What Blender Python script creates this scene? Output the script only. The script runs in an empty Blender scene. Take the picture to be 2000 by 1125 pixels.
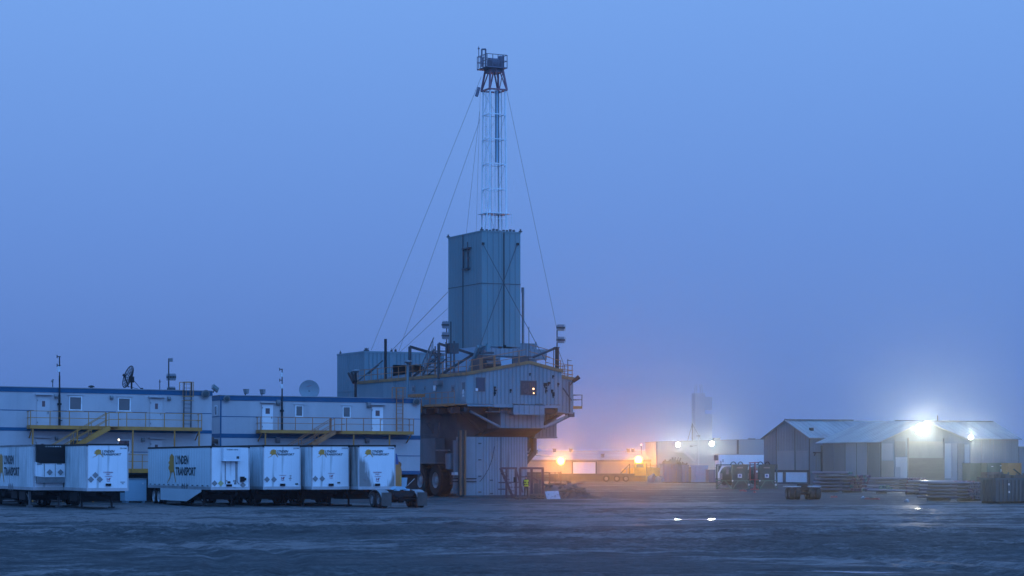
import bpy, bmesh, math, random
import numpy as np
from math import sin, cos, radians, pi, sqrt, atan2
from mathutils import Vector, Matrix
random.seed(7)
sc = bpy.context.scene
COL = sc.collection

# ------------------------------------------------------------------ camera, sky, sun, exposure
F, HZ, CZ = 4500.0, 905.0, 2.83            # focal length in photo pixels, horizon row, eye height
cd = bpy.data.cameras.new('camera'); cam = bpy.data.objects.new('camera', cd); COL.objects.link(cam)
cam.location = (0, 0, CZ); cam.rotation_euler = (radians(90), 0, 0)
cd.sensor_width = 36; cd.lens = F / 2000 * 36; cd.shift_y = (HZ - 562.5) / 2000
cd.clip_start = 1; cd.clip_end = 8000
sc.camera = cam

SUN_EL, SUN_AZ = radians(38), radians(150)   # azimuth clockwise from +Y: the dusk light comes from behind the camera, right
w = bpy.data.worlds.new('World'); sc.world = w; w.use_nodes = True
nt = w.node_tree; N, L = nt.nodes, nt.links
bg = N['Background']; bg.inputs['Strength'].default_value = 1.0
tc = N.new('ShaderNodeTexCoord'); sx = N.new('ShaderNodeSeparateXYZ'); L.new(tc.outputs['Generated'], sx.inputs[0])
rp = N.new('ShaderNodeValToRGB'); L.new(sx.outputs['Z'], rp.inputs[0])
els = rp.color_ramp.elements
els[0].position = 0.0; els[0].color = (.080, .190, .545, 1)
els[1].position = 0.20; els[1].color = (.162, .352, .82, 1)
e2 = els.new(0.10); e2.color = (.112, .262, .695, 1)
e3 = els.new(1.0); e3.color = (.125, .35, .95, 1)
dt = N.new('ShaderNodeVectorMath'); dt.operation = 'DOT_PRODUCT'; L.new(tc.outputs['Generated'], dt.inputs[0])
dt.inputs[1].default_value = (sin(SUN_AZ) * cos(SUN_EL), cos(SUN_AZ) * cos(SUN_EL), sin(SUN_EL))
mr = N.new('ShaderNodeMapRange'); L.new(dt.outputs['Value'], mr.inputs[0])
mr.inputs[1].default_value = -.25; mr.inputs[2].default_value = 1; mr.inputs[3].default_value = 0.0; mr.inputs[4].default_value = 1.0
lb = N.new('ShaderNodeMix'); lb.data_type = 'RGBA'; L.new(mr.outputs[0], lb.inputs[0])
lb.inputs[6].default_value = (1, 1, 1, 1); lb.inputs[7].default_value = (1.7, 2.35, 2.55, 1)   # the brighter dusk side of the sky, behind the camera
vm = N.new('ShaderNodeVectorMath'); vm.operation = 'MULTIPLY'; L.new(rp.outputs[0], vm.inputs[0]); L.new(lb.outputs[2], vm.inputs[1])
sky = N.new('ShaderNodeTexSky'); sky.sky_type = 'NISHITA'; sky.sun_disc = False; sky.sun_elevation = radians(1); sky.sun_rotation = SUN_AZ
vs = N.new('ShaderNodeVectorMath'); vs.operation = 'SCALE'; L.new(sky.outputs[0], vs.inputs[0]); vs.inputs['Scale'].default_value = .02
va = N.new('ShaderNodeVectorMath'); va.operation = 'ADD'; L.new(vm.outputs[0], va.inputs[0]); L.new(vs.outputs[0], va.inputs[1])
L.new(va.outputs[0], bg.inputs['Color'])

sl = bpy.data.lights.new('sun', 'SUN'); sl.energy = .22; sl.angle = radians(40); sl.color = (.30, .60, 1.0)
so = bpy.data.objects.new('sun', sl); COL.objects.link(so)
so.rotation_euler = Vector((-sin(SUN_AZ) * cos(SUN_EL), -cos(SUN_AZ) * cos(SUN_EL), -sin(SUN_EL))).to_track_quat('-Z', 'Y').to_euler()

sc.view_settings.view_transform = 'Standard'; sc.view_settings.look = 'None'
sc.view_settings.exposure = 0; sc.view_settings.gamma = 1
sc.cycles.volume_bounces = 1; sc.cycles.max_bounces = 6; sc.cycles.use_denoising = True
sc.cycles.sample_clamp_indirect = 6

# ------------------------------------------------------------------ helpers
def wx(px, Y): return (px - 1000) * Y / F
def wz(py, Y): return CZ + (HZ - py) * Y / F
def gY(py): return F * CZ / (py - HZ)

class Fr:
    """Survey frame of a building: origin on the ground, u along its front, v into its depth."""
    def __init__(s, px, Y, deg, tilt=0):
        s.o = (wx(px, Y), Y); s.rz = radians(deg); s.c = cos(s.rz); s.s = sin(s.rz); s.t = radians(tilt)
    def Y(s, u, v): return s.o[1] + u * s.s + v * s.c
    def U(s, px, v=0):
        k = (px - 1000) / F
        return (k * (s.o[1] + v * s.c) - s.o[0] + v * s.s) / (s.c - k * s.s)
    def V(s, px, u=0):
        k = (px - 1000) / F
        return (s.o[0] + u * s.c - k * (s.o[1] + u * s.s)) / (s.s + k * s.c)
    def Z(s, py, u=0, v=0): return wz(py, s.Y(u, v)) + u * sin(s.t)
    def thing(s, name, label, cat, group=None):
        return thing(name, label, cat, (s.o[0], s.o[1], 0), (0, s.t, s.rz), group)

def thing(name, label, cat, loc=(0, 0, 0), rot=(0, 0, 0), group=None):
    o = bpy.data.objects.new(name, None); COL.objects.link(o)
    o.location = loc; o.rotation_euler = rot; o.empty_display_size = .2
    return tag(o, label, cat, group)

def tag(o, label, cat, group=None):
    o['label'] = label; o['category'] = cat
    if group: o['group'] = group
    return o

class MB:
    def __init__(s): s.v = []; s.f = []; s.m = []; s.cm = 0
    def add(s, vs, fs):
        b = len(s.v); s.v += [tuple(p) for p in vs]; s.f += [tuple(b + i for i in f) for f in fs]; s.m += [s.cm] * len(fs)
        return s
    def box(s, a, b, c, d, e, f):
        if a > b: a, b = b, a
        if c > d: c, d = d, c
        if e > f: e, f = f, e
        return s.add([(a, c, e), (b, c, e), (b, d, e), (a, d, e), (a, c, f), (b, c, f), (b, d, f), (a, d, f)],
                     [(0, 3, 2, 1), (4, 5, 6, 7), (0, 1, 5, 4), (1, 2, 6, 5), (2, 3, 7, 6), (3, 0, 4, 7)])
    def hexa(s, p): return s.add(p, [(0, 3, 2, 1), (4, 5, 6, 7), (0, 1, 5, 4), (1, 2, 6, 5), (2, 3, 7, 6), (3, 0, 4, 7)])
    def prism(s, pts, vec):
        n = len(pts); V = Vector(vec); q = [Vector(p) for p in pts]
        return s.add(q + [p + V for p in q], [tuple(range(n)), tuple(range(2 * n - 1, n - 1, -1))] +
                     [(i, (i + 1) % n, n + (i + 1) % n, n + i) for i in range(n)])
    def bar(s, p, q, w, h=None):
        h = h or w; p, q = Vector(p), Vector(q); d = (q - p).normalized()
        up = Vector((0, 0, 1)) if abs(d.z) < .95 else Vector((0, 1, 0))
        a = d.cross(up).normalized() * (w / 2); b = a.cross(d).normalized() * (h / 2)
        return s.hexa([p - a - b, p + a - b, q + a - b, q - a - b, p - a + b, p + a + b, q + a + b, q - a + b])
    def tube(s, p, q, r, r2=None, n=8):
        r2 = r if r2 is None else r2; p, q = Vector(p), Vector(q); d = (q - p).normalized()
        up = Vector((0, 0, 1)) if abs(d.z) < .95 else Vector((1, 0, 0))
        a = d.cross(up).normalized(); b = a.cross(d)
        vs = []
        for c, rr in ((p, r), (q, r2)):
            vs += [c + (a * cos(2 * pi * i / n) + b * sin(2 * pi * i / n)) * rr for i in range(n)]
        return s.add(vs, [tuple(range(n - 1, -1, -1)), tuple(range(n, 2 * n))] + [(i, (i + 1) % n, n + (i + 1) % n, n + i) for i in range(n)])
    def path(s, pts, r, n=6):
        for a, b in zip(pts, pts[1:]): s.tube(a, b, r, None, n)
        return s
    def lathe(s, c, ax, prof, n=24, closed=False):
        """profile of (radius, height along ax) revolved round ax through c"""
        c = Vector(c); d = Vector(ax).normalized()
        up = Vector((0, 0, 1)) if abs(d.z) < .9 else Vector((1, 0, 0))
        a = d.cross(up).normalized(); b = a.cross(d); vs = []
        for r, h in prof:
            vs += [c + d * h + (a * cos(2 * pi * i / n) + b * sin(2 * pi * i / n)) * max(r, 1e-4) for i in range(n)]
        m = len(prof); fs = []
        for j in range(m if closed else m - 1):
            k = (j + 1) % m
            fs += [(j * n + i, j * n + (i + 1) % n, k * n + (i + 1) % n, k * n + i) for i in range(n)]
        return s.add(vs, fs)
    def ribs(s, a0, a1, pitch, z0, z1, at, axis='u', w=.05, d=.03, face=-1):
        """raised vertical ribs of profiled cladding; z0/z1 numbers or functions of the running coordinate"""
        n = max(1, int(round(abs(a1 - a0) / pitch)))
        for i in range(1, n):
            a = a0 + (a1 - a0) * i / n
            lo = z0(a) if callable(z0) else z0; hi = z1(a) if callable(z1) else z1
            if hi - lo < .05: continue
            if axis == 'u': s.box(a - w / 2, a + w / 2, at, at + face * d, lo, hi)
            else: s.box(at, at + face * d, a - w / 2, a + w / 2, lo, hi)
            s.cm = 1; g = w / 2 + .045                      # dark strip beside each rib: joint with gap shadow and dirt in its colour
            if axis == 'u': s.box(a + w / 2, a + g, at, at + face * .006, lo, hi)
            else: s.box(at, at + face * .006, a + w / 2, a + g, lo, hi)
            s.cm = 0
        return s
    def build(s, name, mats, parent=None, smooth=True):
        me = bpy.data.meshes.new(name); me.from_pydata(s.v, [], s.f)
        if not isinstance(mats, (list, tuple)): mats = [mats]
        for m in mats: me.materials.append(m)
        for i in range(len(mats), max(s.m, default=0) + 1): me.materials.append(mats[0])
        if s.m and max(s.m): me.polygons.foreach_set('material_index', s.m)
        bm = bmesh.new(); bm.from_mesh(me); bmesh.ops.recalc_face_normals(bm, faces=bm.faces); bm.to_mesh(me); bm.free()
        if smooth:
            me.polygons.foreach_set('use_smooth', [True] * len(me.polygons)); me.set_sharp_from_angle(angle=radians(38))
        o = bpy.data.objects.new(name, me); COL.objects.link(o)
        if parent is not None: o.parent = parent
        return o

# ------------------------------------------------------------------ materials
MC = {}
def M(name, c1, c2=None, scale=1.0, stretch=(1, 1, 1), rough=.6, rvar=.15, metal=0.0, bump=0.0, bscale=None, lo=.42, hi=.66, panel=None, drip=None):
    """weathered paint or metal: base colour, wear colour through stretched noise, optional sheet-to-sheet variation and rust/soot drips"""
    if name in MC: return MC[name]
    m = bpy.data.materials.new(name); m.use_nodes = True; t = m.node_tree; n, l = t.nodes, t.links
    b = n['Principled BSDF']; b.inputs['Metallic'].default_value = metal
    if c2 is None: c2 = tuple(x * .72 for x in c1)
    co = n.new('ShaderNodeTexCoord'); mp = n.new('ShaderNodeMapping'); l.new(co.outputs['Object'], mp.inputs[0]); mp.inputs['Scale'].default_value = stretch
    nz = n.new('ShaderNodeTexNoise'); nz.inputs['Scale'].default_value = scale; nz.inputs['Detail'].default_value = 7; nz.inputs['Roughness'].default_value = .62
    l.new(mp.outputs[0], nz.inputs['Vector'])
    cr = n.new('ShaderNodeValToRGB'); l.new(nz.outputs[0], cr.inputs[0])
    cr.color_ramp.elements[0].position = lo; cr.color_ramp.elements[0].color = (*c1, 1)
    cr.color_ramp.elements[1].position = hi; cr.color_ramp.elements[1].color = (*c2, 1)
    col = cr.outputs[0]
    if panel:
        axis, wd, amt = panel
        sp = n.new('ShaderNodeSeparateXYZ'); l.new(co.outputs['Object'], sp.inputs[0])
        dv = n.new('ShaderNodeMath'); dv.operation = 'DIVIDE'; l.new(sp.outputs[axis], dv.inputs[0]); dv.inputs[1].default_value = wd
        fl = n.new('ShaderNodeMath'); fl.operation = 'FLOOR'; l.new(dv.outputs[0], fl.inputs[0])
        wn = n.new('ShaderNodeTexWhiteNoise'); wn.noise_dimensions = '1D'; l.new(fl.outputs[0], wn.inputs['W'])
        r2 = n.new('ShaderNodeMapRange'); l.new(wn.outputs['Value'], r2.inputs[0]); r2.inputs[3].default_value = 1 - amt; r2.inputs[4].default_value = 1 + amt
        hs = n.new('ShaderNodeVectorMath'); hs.operation = 'SCALE'; l.new(col, hs.inputs[0]); l.new(r2.outputs[0], hs.inputs['Scale'])
        col = hs.outputs[0]
    if drip:
        dc, ds, dlo = drip
        m2 = n.new('ShaderNodeMapping'); l.new(co.outputs['Object'], m2.inputs[0]); m2.inputs['Scale'].default_value = (3 * ds, 3 * ds, .22 * ds)
        n2 = n.new('ShaderNodeTexNoise'); n2.inputs['Scale'].default_value = 1; n2.inputs['Detail'].default_value = 5; l.new(m2.outputs[0], n2.inputs['Vector'])
        mr_ = n.new('ShaderNodeMapRange'); l.new(n2.outputs[0], mr_.inputs[0]); mr_.inputs[1].default_value = dlo; mr_.inputs[2].default_value = dlo + .14
        mx = n.new('ShaderNodeMix'); mx.data_type = 'RGBA'; l.new(mr_.outputs[0], mx.inputs[0]); l.new(col, mx.inputs[6]); mx.inputs[7].default_value = (*dc, 1)
        col = mx.outputs[2]
    l.new(col, b.inputs['Base Color'])
    rr = n.new('ShaderNodeMapRange'); l.new(nz.outputs[0], rr.inputs[0]); rr.inputs[3].default_value = max(.05, rough - rvar); rr.inputs[4].default_value = min(1, rough + rvar)
    l.new(rr.outputs[0], b.inputs['Roughness'])
    if bump:
        n3 = n.new('ShaderNodeTexNoise'); n3.inputs['Scale'].default_value = bscale or scale * 4; n3.inputs['Detail'].default_value = 6; l.new(mp.outputs[0], n3.inputs['Vector'])
        bp = n.new('ShaderNodeBump'); bp.inputs['Strength'].default_value = bump; bp.inputs['Distance'].default_value = .1; l.new(n3.outputs[0], bp.inputs['Height'])
        l.new(bp.outputs[0], b.inputs['Normal'])
    MC[name] = m; return m

def EM(name, col, s):
    if name in MC: return MC[name]
    m = bpy.data.materials.new(name); m.use_nodes = True; n = m.node_tree; n.nodes.remove(n.nodes['Principled BSDF'])
    e = n.nodes.new('ShaderNodeEmission'); e.inputs[0].default_value = (*col, 1); e.inputs[1].default_value = s
    n.links.new(e.outputs[0], n.nodes['Material Output'].inputs[0]); MC[name] = m; return m

CAMPW = M('camp_wall_panel', (.40, .385, .40), (.34, .33, .35), .5, (1, 1, .3), .55, panel=(0, 1.22, .035))
CAMPB = M('camp_blue_trim', (.0015, .080, .17), (.0015, .068, .145), .8, rough=.5)
CAMPB.node_tree.nodes['Principled BSDF'].inputs['Specular IOR Level'].default_value = .2
CAMPROOF = M('roof_membrane', (.25, .26, .28), None, .4, rough=.8)
YEL = M('yellow_steel', (.46, .185, .016), (.34, .13, .02), 1.5, (1, 1, 1), .55, drip=((.12, .06, .03), .8, .62))
ORG = M('orange_steel', (.42, .145, .04), (.28, .10, .04), 1.5, rough=.6, drip=((.10, .05, .03), .8, .6))
DOORM = M('door_paint', (.42, .42, .44), (.38, .38, .40), .9, rough=.45)
DOORW = M('white_door_paint', (.66, .67, .70), (.60, .61, .64), .9, rough=.45)
FRAMEW = M('white_frame', (.68, .70, .72), None, 1, rough=.4)
GLASS = M('dark_glass', (.05, .06, .065), (.035, .04, .045), .6, rough=.12, rvar=.05)
BLIND = M('blind_glass', (.065, .095, .10), (.055, .08, .085), .6, rough=.22, rvar=.05)
DARK = M('dark_steel', (.018, .018, .020), (.028, .023, .021), 1.3, rough=.6)
BLACK = M('black_plastic', (.010, .010, .012), None, 2, rough=.5)
for _m in (BLACK, DARK): _m.node_tree.nodes['Principled BSDF'].inputs['Specular IOR Level'].default_value = .15
GREYS = M('grey_steel', (.17, .18, .19), (.12, .12, .12), 1.3, rough=.5)
ALU = M('aluminium', (.42, .43, .45), (.33, .33, .34), 1.0, rough=.4, metal=.3)
RUB = M('tyre_rubber', (.013, .013, .014), (.026, .024, .022), 2.5, rough=.85, bump=.3)
RIMW = M('white_rim', (.42, .44, .46), (.30, .30, .30), 2.0, rough=.5)
TRW = M('trailer_white', (.70, .72, .75), (.64, .66, .69), .5, (1, 1, .25), .4, panel=(0, .62, .02), drip=((.40, .42, .43), .8, .60))
TRS = M('trailer_side_white', (.60, .64, .66), (.36, .42, .44), .45, (.5, .5, .55), .45, lo=.46, hi=.72, drip=((.24, .26, .25), .7, .60))
TRSC = M('trailer_side_clean', (.56, .64, .68), (.50, .58, .62), .5, (.3, .3, .5), .4, panel=(1, 1.2, .03))
RIG = M('rig_cladding', (.135, .215, .25), (.115, .18, .21), .5, (1, 1, .35), .5, panel=(0, .9, .05), drip=((.09, .085, .08), .55, .66))
RIGV = M('rig_side_cladding', (.14, .225, .26), (.12, .19, .22), .5, (1, 1, .35), .5, panel=(1, .9, .06), drip=((.08, .09, .095), .55, .65))
SEAM = M('joint_shadow_dirt', (.045, .065, .08), (.05, .05, .055), .8, rough=.7); SEAML = M('faint_joint_shadow_dirt', (.085, .13, .15), (.07, .10, .12), .8, rough=.7)  # joint tones: gap shadow and dirt put into the colour
TOW = M('tower_cladding', (.115, .205, .225), (.10, .18, .20), .35, (1, 1, .12), .5, panel=(0, 1.0, .05))
TOWL = M('light_blue_cladding', (.26, .40, .49), (.22, .34, .42), .5, (1, 1, .3), .5)
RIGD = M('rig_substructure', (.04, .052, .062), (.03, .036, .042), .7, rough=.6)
BASEW = M('base_cladding', (.20, .255, .29), (.15, .19, .215), .5, (1, 1, .3), .5, panel=(0, .75, .05), drip=((.13, .13, .13), .6, .6))
RIGE = M('rig_edge_paint', (.34, .15, .04), (.20, .10, .045), 1.2, rough=.6, drip=((.10, .06, .045), .6, .58))
RED = M('crown_red', (.21, .075, .10), (.16, .06, .085), 1.2, rough=.55)  # red paled for the fog, the fade is put into the colour
MASTW = M('mast_white', (.72, .76, .78), (.62, .66, .68), 1.0, rough=.5)
WIRE = M('guy_wire', (.05, .055, .06), None, 3, rough=.5)
GALV = M('galvanised_wall', (.105, .138, .17), (.088, .114, .14), .35, (1, 1, .25), .5, panel=(0, 2.1, .07), drip=((.10, .085, .075), .5, .63))
GALV2 = M('galvanised_side', (.102, .136, .17), (.086, .112, .14), .35, (1, 1, .25), .5, panel=(1, 2.1, .10), drip=((.10, .085, .075), .5, .63))
SHROOF = M('shed_roof_sheet', (.205, .235, .235), (.15, .165, .17), .4, (1, .25, 1), .45, panel=(0, 1.6, .12), drip=((.16, .12, .09), .25, .66))
SHROOF2 = M('shed_roof_sheet_cross', (.21, .24, .24), (.155, .17, .175), .4, (.25, 1, 1), .45, panel=(1, 1.6, .14), drip=((.16, .12, .09), .25, .66))
PLY = M('weathered_plywood', (.085, .066, .055), (.065, .05, .043), .9, (.4, 1, 3), .75)
WALLB = M('beige_siding', (.28, .255, .225), (.24, .215, .19), .4, (1, 1, .3), .6, panel=(0, .95, .03))
WROOF = M('pale_roof_sheet', (.25, .25, .26), (.20, .20, .21), .3, rough=.6)
SIDING = M('white_metal_siding', (.28, .30, .32), (.25, .27, .29), .3, (.2, 1, 1), .45)
WHITEB = M('white_box_paint', (.62, .66, .70), (.55, .58, .62), .4, rough=.45)
BLUEB = M('blue_bin_paint', (.028, .065, .20), (.022, .05, .14), 1.1, rough=.55, drip=((.10, .07, .06), .9, .62))
TEAL = M('teal_bin_paint', (.018, .050, .065), (.014, .038, .048), 1.0, rough=.5, drip=((.07, .05, .045), .9, .66))
GREEN = M('green_paint', (.010, .046, .036), (.008, .034, .028), 1.2, rough=.5)
GREEN2 = M('green_container_paint', (.045, .10, .07), (.035, .08, .055), .8, rough=.55, panel=(0, .28, .08))
ORANGEB = M('orange_box_paint', (.46, .165, .035), (.38, .135, .03), .8, rough=.55)
REDF = M('red_frame_paint', (.34, .05, .035), (.25, .04, .03), 1, rough=.55)
LABELW = M('white_label', (.68, .70, .72), None, 4, rough=.5)
PIPE = M('steel_pipe', (.21, .21, .27), (.13, .115, .16), .8, (6, .4, 6), .32, rvar=.1, metal=.9)
PURP = M('purple_cap', (.13, .04, .11), None, 4, rough=.5)
PINK = M('red_cap', (.20, .035, .06), None, 4, rough=.5)
TURQ = M('green_cap', (.02, .16, .13), None, 4, rough=.5)
BORE = M('pipe_bore', (.008, .008, .008), None, 4, rough=.8)
WOOD = M('weathered_timber', (.13, .10, .08), (.085, .07, .06), 1.2, (1, 1, 6), .8)
TARP = M('brown_tarp', (.11, .085, .075), (.07, .055, .05), 1.0, rough=.7, bump=.4)
GTARP = M('grey_tarp', (.13, .12, .13), (.09, .08, .09), 1.0, rough=.6, bump=.4)
YMACH = M('machine_yellow', (.50, .30, .04), (.36, .21, .05), 1.2, rough=.5, drip=((.14, .08, .04), .8, .62))
GOLD = M('gold_lettering', (.52, .23, .02), (.26, .14, .03), 9, (1, 1, 1), .45, lo=.5, hi=.68)
INK = M('dark_green_lettering', (.012, .035, .045), None, 3, rough=.5)
REDINK = M('red_lettering', (.28, .05, .09), None, 3, rough=.5)
PLAC = M('grey_placard', (.20, .20, .21), (.15, .15, .15), 6, rough=.4)
PLACY = M('yellow_placard', (.42, .38, .12), (.30, .30, .2), 6, rough=.4)
HIVIS = M('hi_vis_fabric', (.50, .62, .03), None, 3, rough=.6)
CLOTH = M('dark_workwear', (.022, .024, .03), None, 5, rough=.85)
SKIN = M('skin', (.36, .22, .16), None, 5, rough=.55)

# ------------------------------------------------------------------ lettering
TXT = {}
def text_mesh(s, bold=.02, shear=0.0):
    k = (s, bold, shear)
    if k in TXT: return TXT[k]
    c = bpy.data.curves.new('lettering', 'FONT'); c.body = s; c.size = 1; c.offset = bold; c.shear = shear; c.resolution_u = 2
    o = bpy.data.objects.new('lettering', c); COL.objects.link(o)
    dg = bpy.context.evaluated_depsgraph_get(); dg.update()
    me = bpy.data.meshes.new_from_object(o.evaluated_get(dg))
    vs = [tuple(v.co[:2]) for v in me.vertices]; fs = [tuple(p.vertices) for p in me.polygons]
    bpy.data.objects.remove(o); bpy.data.curves.remove(c); bpy.data.meshes.remove(me)
    x0 = min(v[0] for v in vs); x1 = max(v[0] for v in vs); y0 = min(v[1] for v in vs); y1 = max(v[1] for v in vs)
    TXT[k] = ([((x - x0) / (x1 - x0), (y - y0) / (y1 - y0)) for x, y in vs], fs); return TXT[k]

def letters(mb, s, o, ax, width, height, bold=.02, shear=0.0):
    """flat lettering: lower-left corner o, running along ax, standing up z"""
    vs, fs = text_mesh(s, bold, shear); o, ax = Vector(o), Vector(ax)
    mb.add([o + ax * (x * width) + Vector((0, 0, y * height)) for x, y in vs], fs)

LOGO = [(.52, 1), (.66, .95), (.80, .90), (.80, .42), (.88, .36), (.98, .18), (1.06, .02), (1.0, -.02), (.9, .14), (.79, .3), (.70, .36), (.6, .35),
        (.54, .30), (.50, .36), (.43, .28), (.34, .17), (.2, .08), (.02, 0), (-.06, -.06), (-.08, -.02), (.05, .06), (.2, .15), (.31, .25), (.33, .32),
        (.25, .34), (.22, .41), (.12, .43), (.06, .5), (.16, .58), (.24, .60), (.14, .63), (.06, .68), (.16, .73), (.26, .75), (.2, .82), (.3, .92)]
def logo(mb, o, ax, w, h):
    o, ax = Vector(o), Vector(ax); n = len(LOGO)
    bm_pts = [o + ax * (x * w) + Vector((0, 0, y * h)) for x, y in LOGO]
    from mathutils.geometry import tessellate_polygon
    mb.add(bm_pts, [tuple(t) for t in tessellate_polygon([[Vector((x, y, 0)) for x, y in LOGO]])])

# ------------------------------------------------------------------ ground
PUD = [  # x, y, radius x, radius y of the puddles
    (wx(1405, 119), 119.5, 2.5, 1.5), (wx(1798, 146), 146, .9, 1.6), (wx(1800, 139), 139, .35, .8),
    (wx(1545, 61.5), 61.6, .95, .55), (wx(1700, 61.0), 61.2, 1.0, .75), (wx(1850, 63), 63.2, .95, .45), (wx(1500, 57.6), 57.8, .9, .35),
    (wx(1092, 60.5), 60.7, .16, .25), (wx(1802, 65.2), 65.3, .14, .3), (wx(627, 81), 81.3, .3, .8), (wx(800, 122), 122, 3.4, 2.2),
    (wx(240, 62.5), 62.6, .5, .5)]
def softnoise(x, y, s, seed):
    r = np.random.RandomState(seed); out = np.zeros_like(x)
    for _ in range(7):
        a = r.uniform(0, 2 * pi); k = s * r.uniform(.6, 1.7)
        out += np.sin((x * cos(a) + y * sin(a)) * k + r.uniform(0, 6.28)) * r.uniform(.5, 1)
    return out / 7
def ground_h(x, y):
    rough = np.clip(.55 + 1.6 * softnoise(x, y, .22, 11), .1, 1.3)       # churned patches between smoother ones
    h = .06 * softnoise(x, y, .16, 1) + .06 * softnoise(x, y, .6, 2) + .07 * softnoise(x, y, 1.9, 3) + rough * (.11 * softnoise(x, y, 4.2, 5) + .09 * softnoise(x, y, 8.5, 6))
    for cx, cy, R, wdt in ((-70, 60, 62, .5), (-70, 60, 64.1, .5), (40, -60, 160, .55), (40, -60, 162.2, .55), (-160, 30, 175, .5), (-160, 30, 177, .5), (30, 160, 68, .5),
                           (30, 160, 70.1, .5), (-20, 260, 165, .55), (-20, 260, 167.2, .55), (-20, 300, 190, .5), (-20, 300, 192.2, .5), (90, 40, 120, .5), (90, 40, 122, .5)):
        d = np.abs(np.hypot(x - cx, y - cy) - R)
        h += -.085 * np.exp(-(d / wdt) ** 2) + .06 * np.exp(-((d - 1.1 * wdt) / (.5 * wdt)) ** 2)
    flat = np.clip((y - 130) / 60, 0, 1); h *= (1 - .75 * flat)
    h -= .02
    for px, py, rx, ry in PUD:
        q = ((x - px) / rx) ** 2 + ((y - py) / ry) ** 2
        wgt = np.exp(-np.clip(q, 0, 60) ** 2 * .5)
        h = h * (1 - .75 * wgt) - .12 * wgt
    return h
def ground_mat():
    m = bpy.data.materials.new('wet_mud_and_gravel'); m.use_nodes = True; t = m.node_tree; n, l = t.nodes, t.links; b = n['Principled BSDF']
    co = n.new('ShaderNodeTexCoord')
    def noise(s, d=8, r=.62, st=(1, 1, 1)):
        mp = n.new('ShaderNodeMapping'); l.new(co.outputs['Object'], mp.inputs[0]); mp.inputs['Scale'].default_value = st
        z = n.new('ShaderNodeTexNoise'); z.inputs['Scale'].default_value = s; z.inputs['Detail'].default_value = d; z.inputs['Roughness'].default_value = r; l.new(mp.outputs[0], z.inputs['Vector']); return z
    big = noise(.085, 7, .6, (.75, 1, 1)); mid = noise(.6); fine = noise(4.5, 6, .7); st = noise(14, 3, .7)
    spx = n.new('ShaderNodeSeparateXYZ'); l.new(co.outputs['Object'], spx.inputs[0])
    la = n.new('ShaderNodeMapRange'); la.interpolation_type = 'SMOOTHSTEP'; l.new(spx.outputs[1], la.inputs[0]); la.inputs[1].default_value = 84; la.inputs[2].default_value = 126; la.inputs[3].default_value = -.035; la.inputs[4].default_value = .085
    lb_ = n.new('ShaderNodeMapRange'); lb_.interpolation_type = 'SMOOTHSTEP'; l.new(spx.outputs[1], lb_.inputs[0]); lb_.inputs[1].default_value = 150; lb_.inputs[2].default_value = 188; lb_.inputs[3].default_value = 1; lb_.inputs[4].default_value = -.6
    lm = n.new('ShaderNodeMath'); lm.operation = 'MULTIPLY'; l.new(la.outputs[0], lm.inputs[0]); l.new(lb_.outputs[0], lm.inputs[1])   # the driven lane before the trailers is wetter than the mud in front of it
    cr = n.new('ShaderNodeValToRGB'); l.new(mid.outputs[0], cr.inputs[0])
    cr.color_ramp.elements[0].position = .36; cr.color_ramp.elements[0].color = (.018, .018, .018, 1)
    cr.color_ramp.elements[1].position = .64; cr.color_ramp.elements[1].color = (.06, .058, .056, 1)
    mx = n.new('ShaderNodeMix'); mx.data_type = 'RGBA'; mx.blend_type = 'MULTIPLY'; mx.inputs[0].default_value = .8
    c2 = n.new('ShaderNodeValToRGB'); l.new(fine.outputs[0], c2.inputs[0]); c2.color_ramp.elements[0].position = .38; c2.color_ramp.elements[0].color = (.22, .22, .22, 1); c2.color_ramp.elements[1].position = .68; c2.color_ramp.elements[1].color = (1.9, 1.85, 1.8, 1)
    l.new(cr.outputs[0], mx.inputs[6]); l.new(c2.outputs[0], mx.inputs[7]); l.new(mx.outputs[2], b.inputs['Base Color'])
    ad = n.new('ShaderNodeMath'); ad.operation = 'ADD'; l.new(big.outputs[0], ad.inputs[0]); sc2 = n.new('ShaderNodeMath'); sc2.operation = 'MULTIPLY_ADD'; l.new(mid.outputs[0], sc2.inputs[0]); sc2.inputs[1].default_value = .45; sc2.inputs[2].default_value = -.225; l.new(sc2.outputs[0], ad.inputs[1])
    a3 = n.new('ShaderNodeMath'); a3.operation = 'ADD'; l.new(ad.outputs[0], a3.inputs[0]); l.new(lm.outputs[0], a3.inputs[1])
    a4 = n.new('ShaderNodeMath'); a4.operation = 'MULTIPLY_ADD'; l.new(fine.outputs[0], a4.inputs[0]); a4.inputs[1].default_value = .22; l.new(a3.outputs[0], a4.inputs[2])
    a5 = n.new('ShaderNodeMath'); a5.operation = 'SUBTRACT'; l.new(a4.outputs[0], a5.inputs[0]); a5.inputs[1].default_value = .11
    wet = n.new('ShaderNodeMapRange'); wet.interpolation_type = 'SMOOTHSTEP'; l.new(a5.outputs[0], wet.inputs[0]); wet.inputs[1].default_value = .44; wet.inputs[2].default_value = .62
    ro = n.new('ShaderNodeMapRange'); l.new(wet.outputs[0], ro.inputs[0]); ro.inputs[3].default_value = .92; ro.inputs[4].default_value = .43; l.new(ro.outputs[0], b.inputs['Roughness'])
    bs = n.new('ShaderNodeMapRange'); l.new(wet.outputs[0], bs.inputs[0]); bs.inputs[3].default_value = 1.0; bs.inputs[4].default_value = .55
    hm = n.new('ShaderNodeMath'); hm.operation = 'MULTIPLY_ADD'; l.new(fine.outputs[0], hm.inputs[0]); hm.inputs[1].default_value = .5; l.new(mid.outputs[0], hm.inputs[2])
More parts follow.
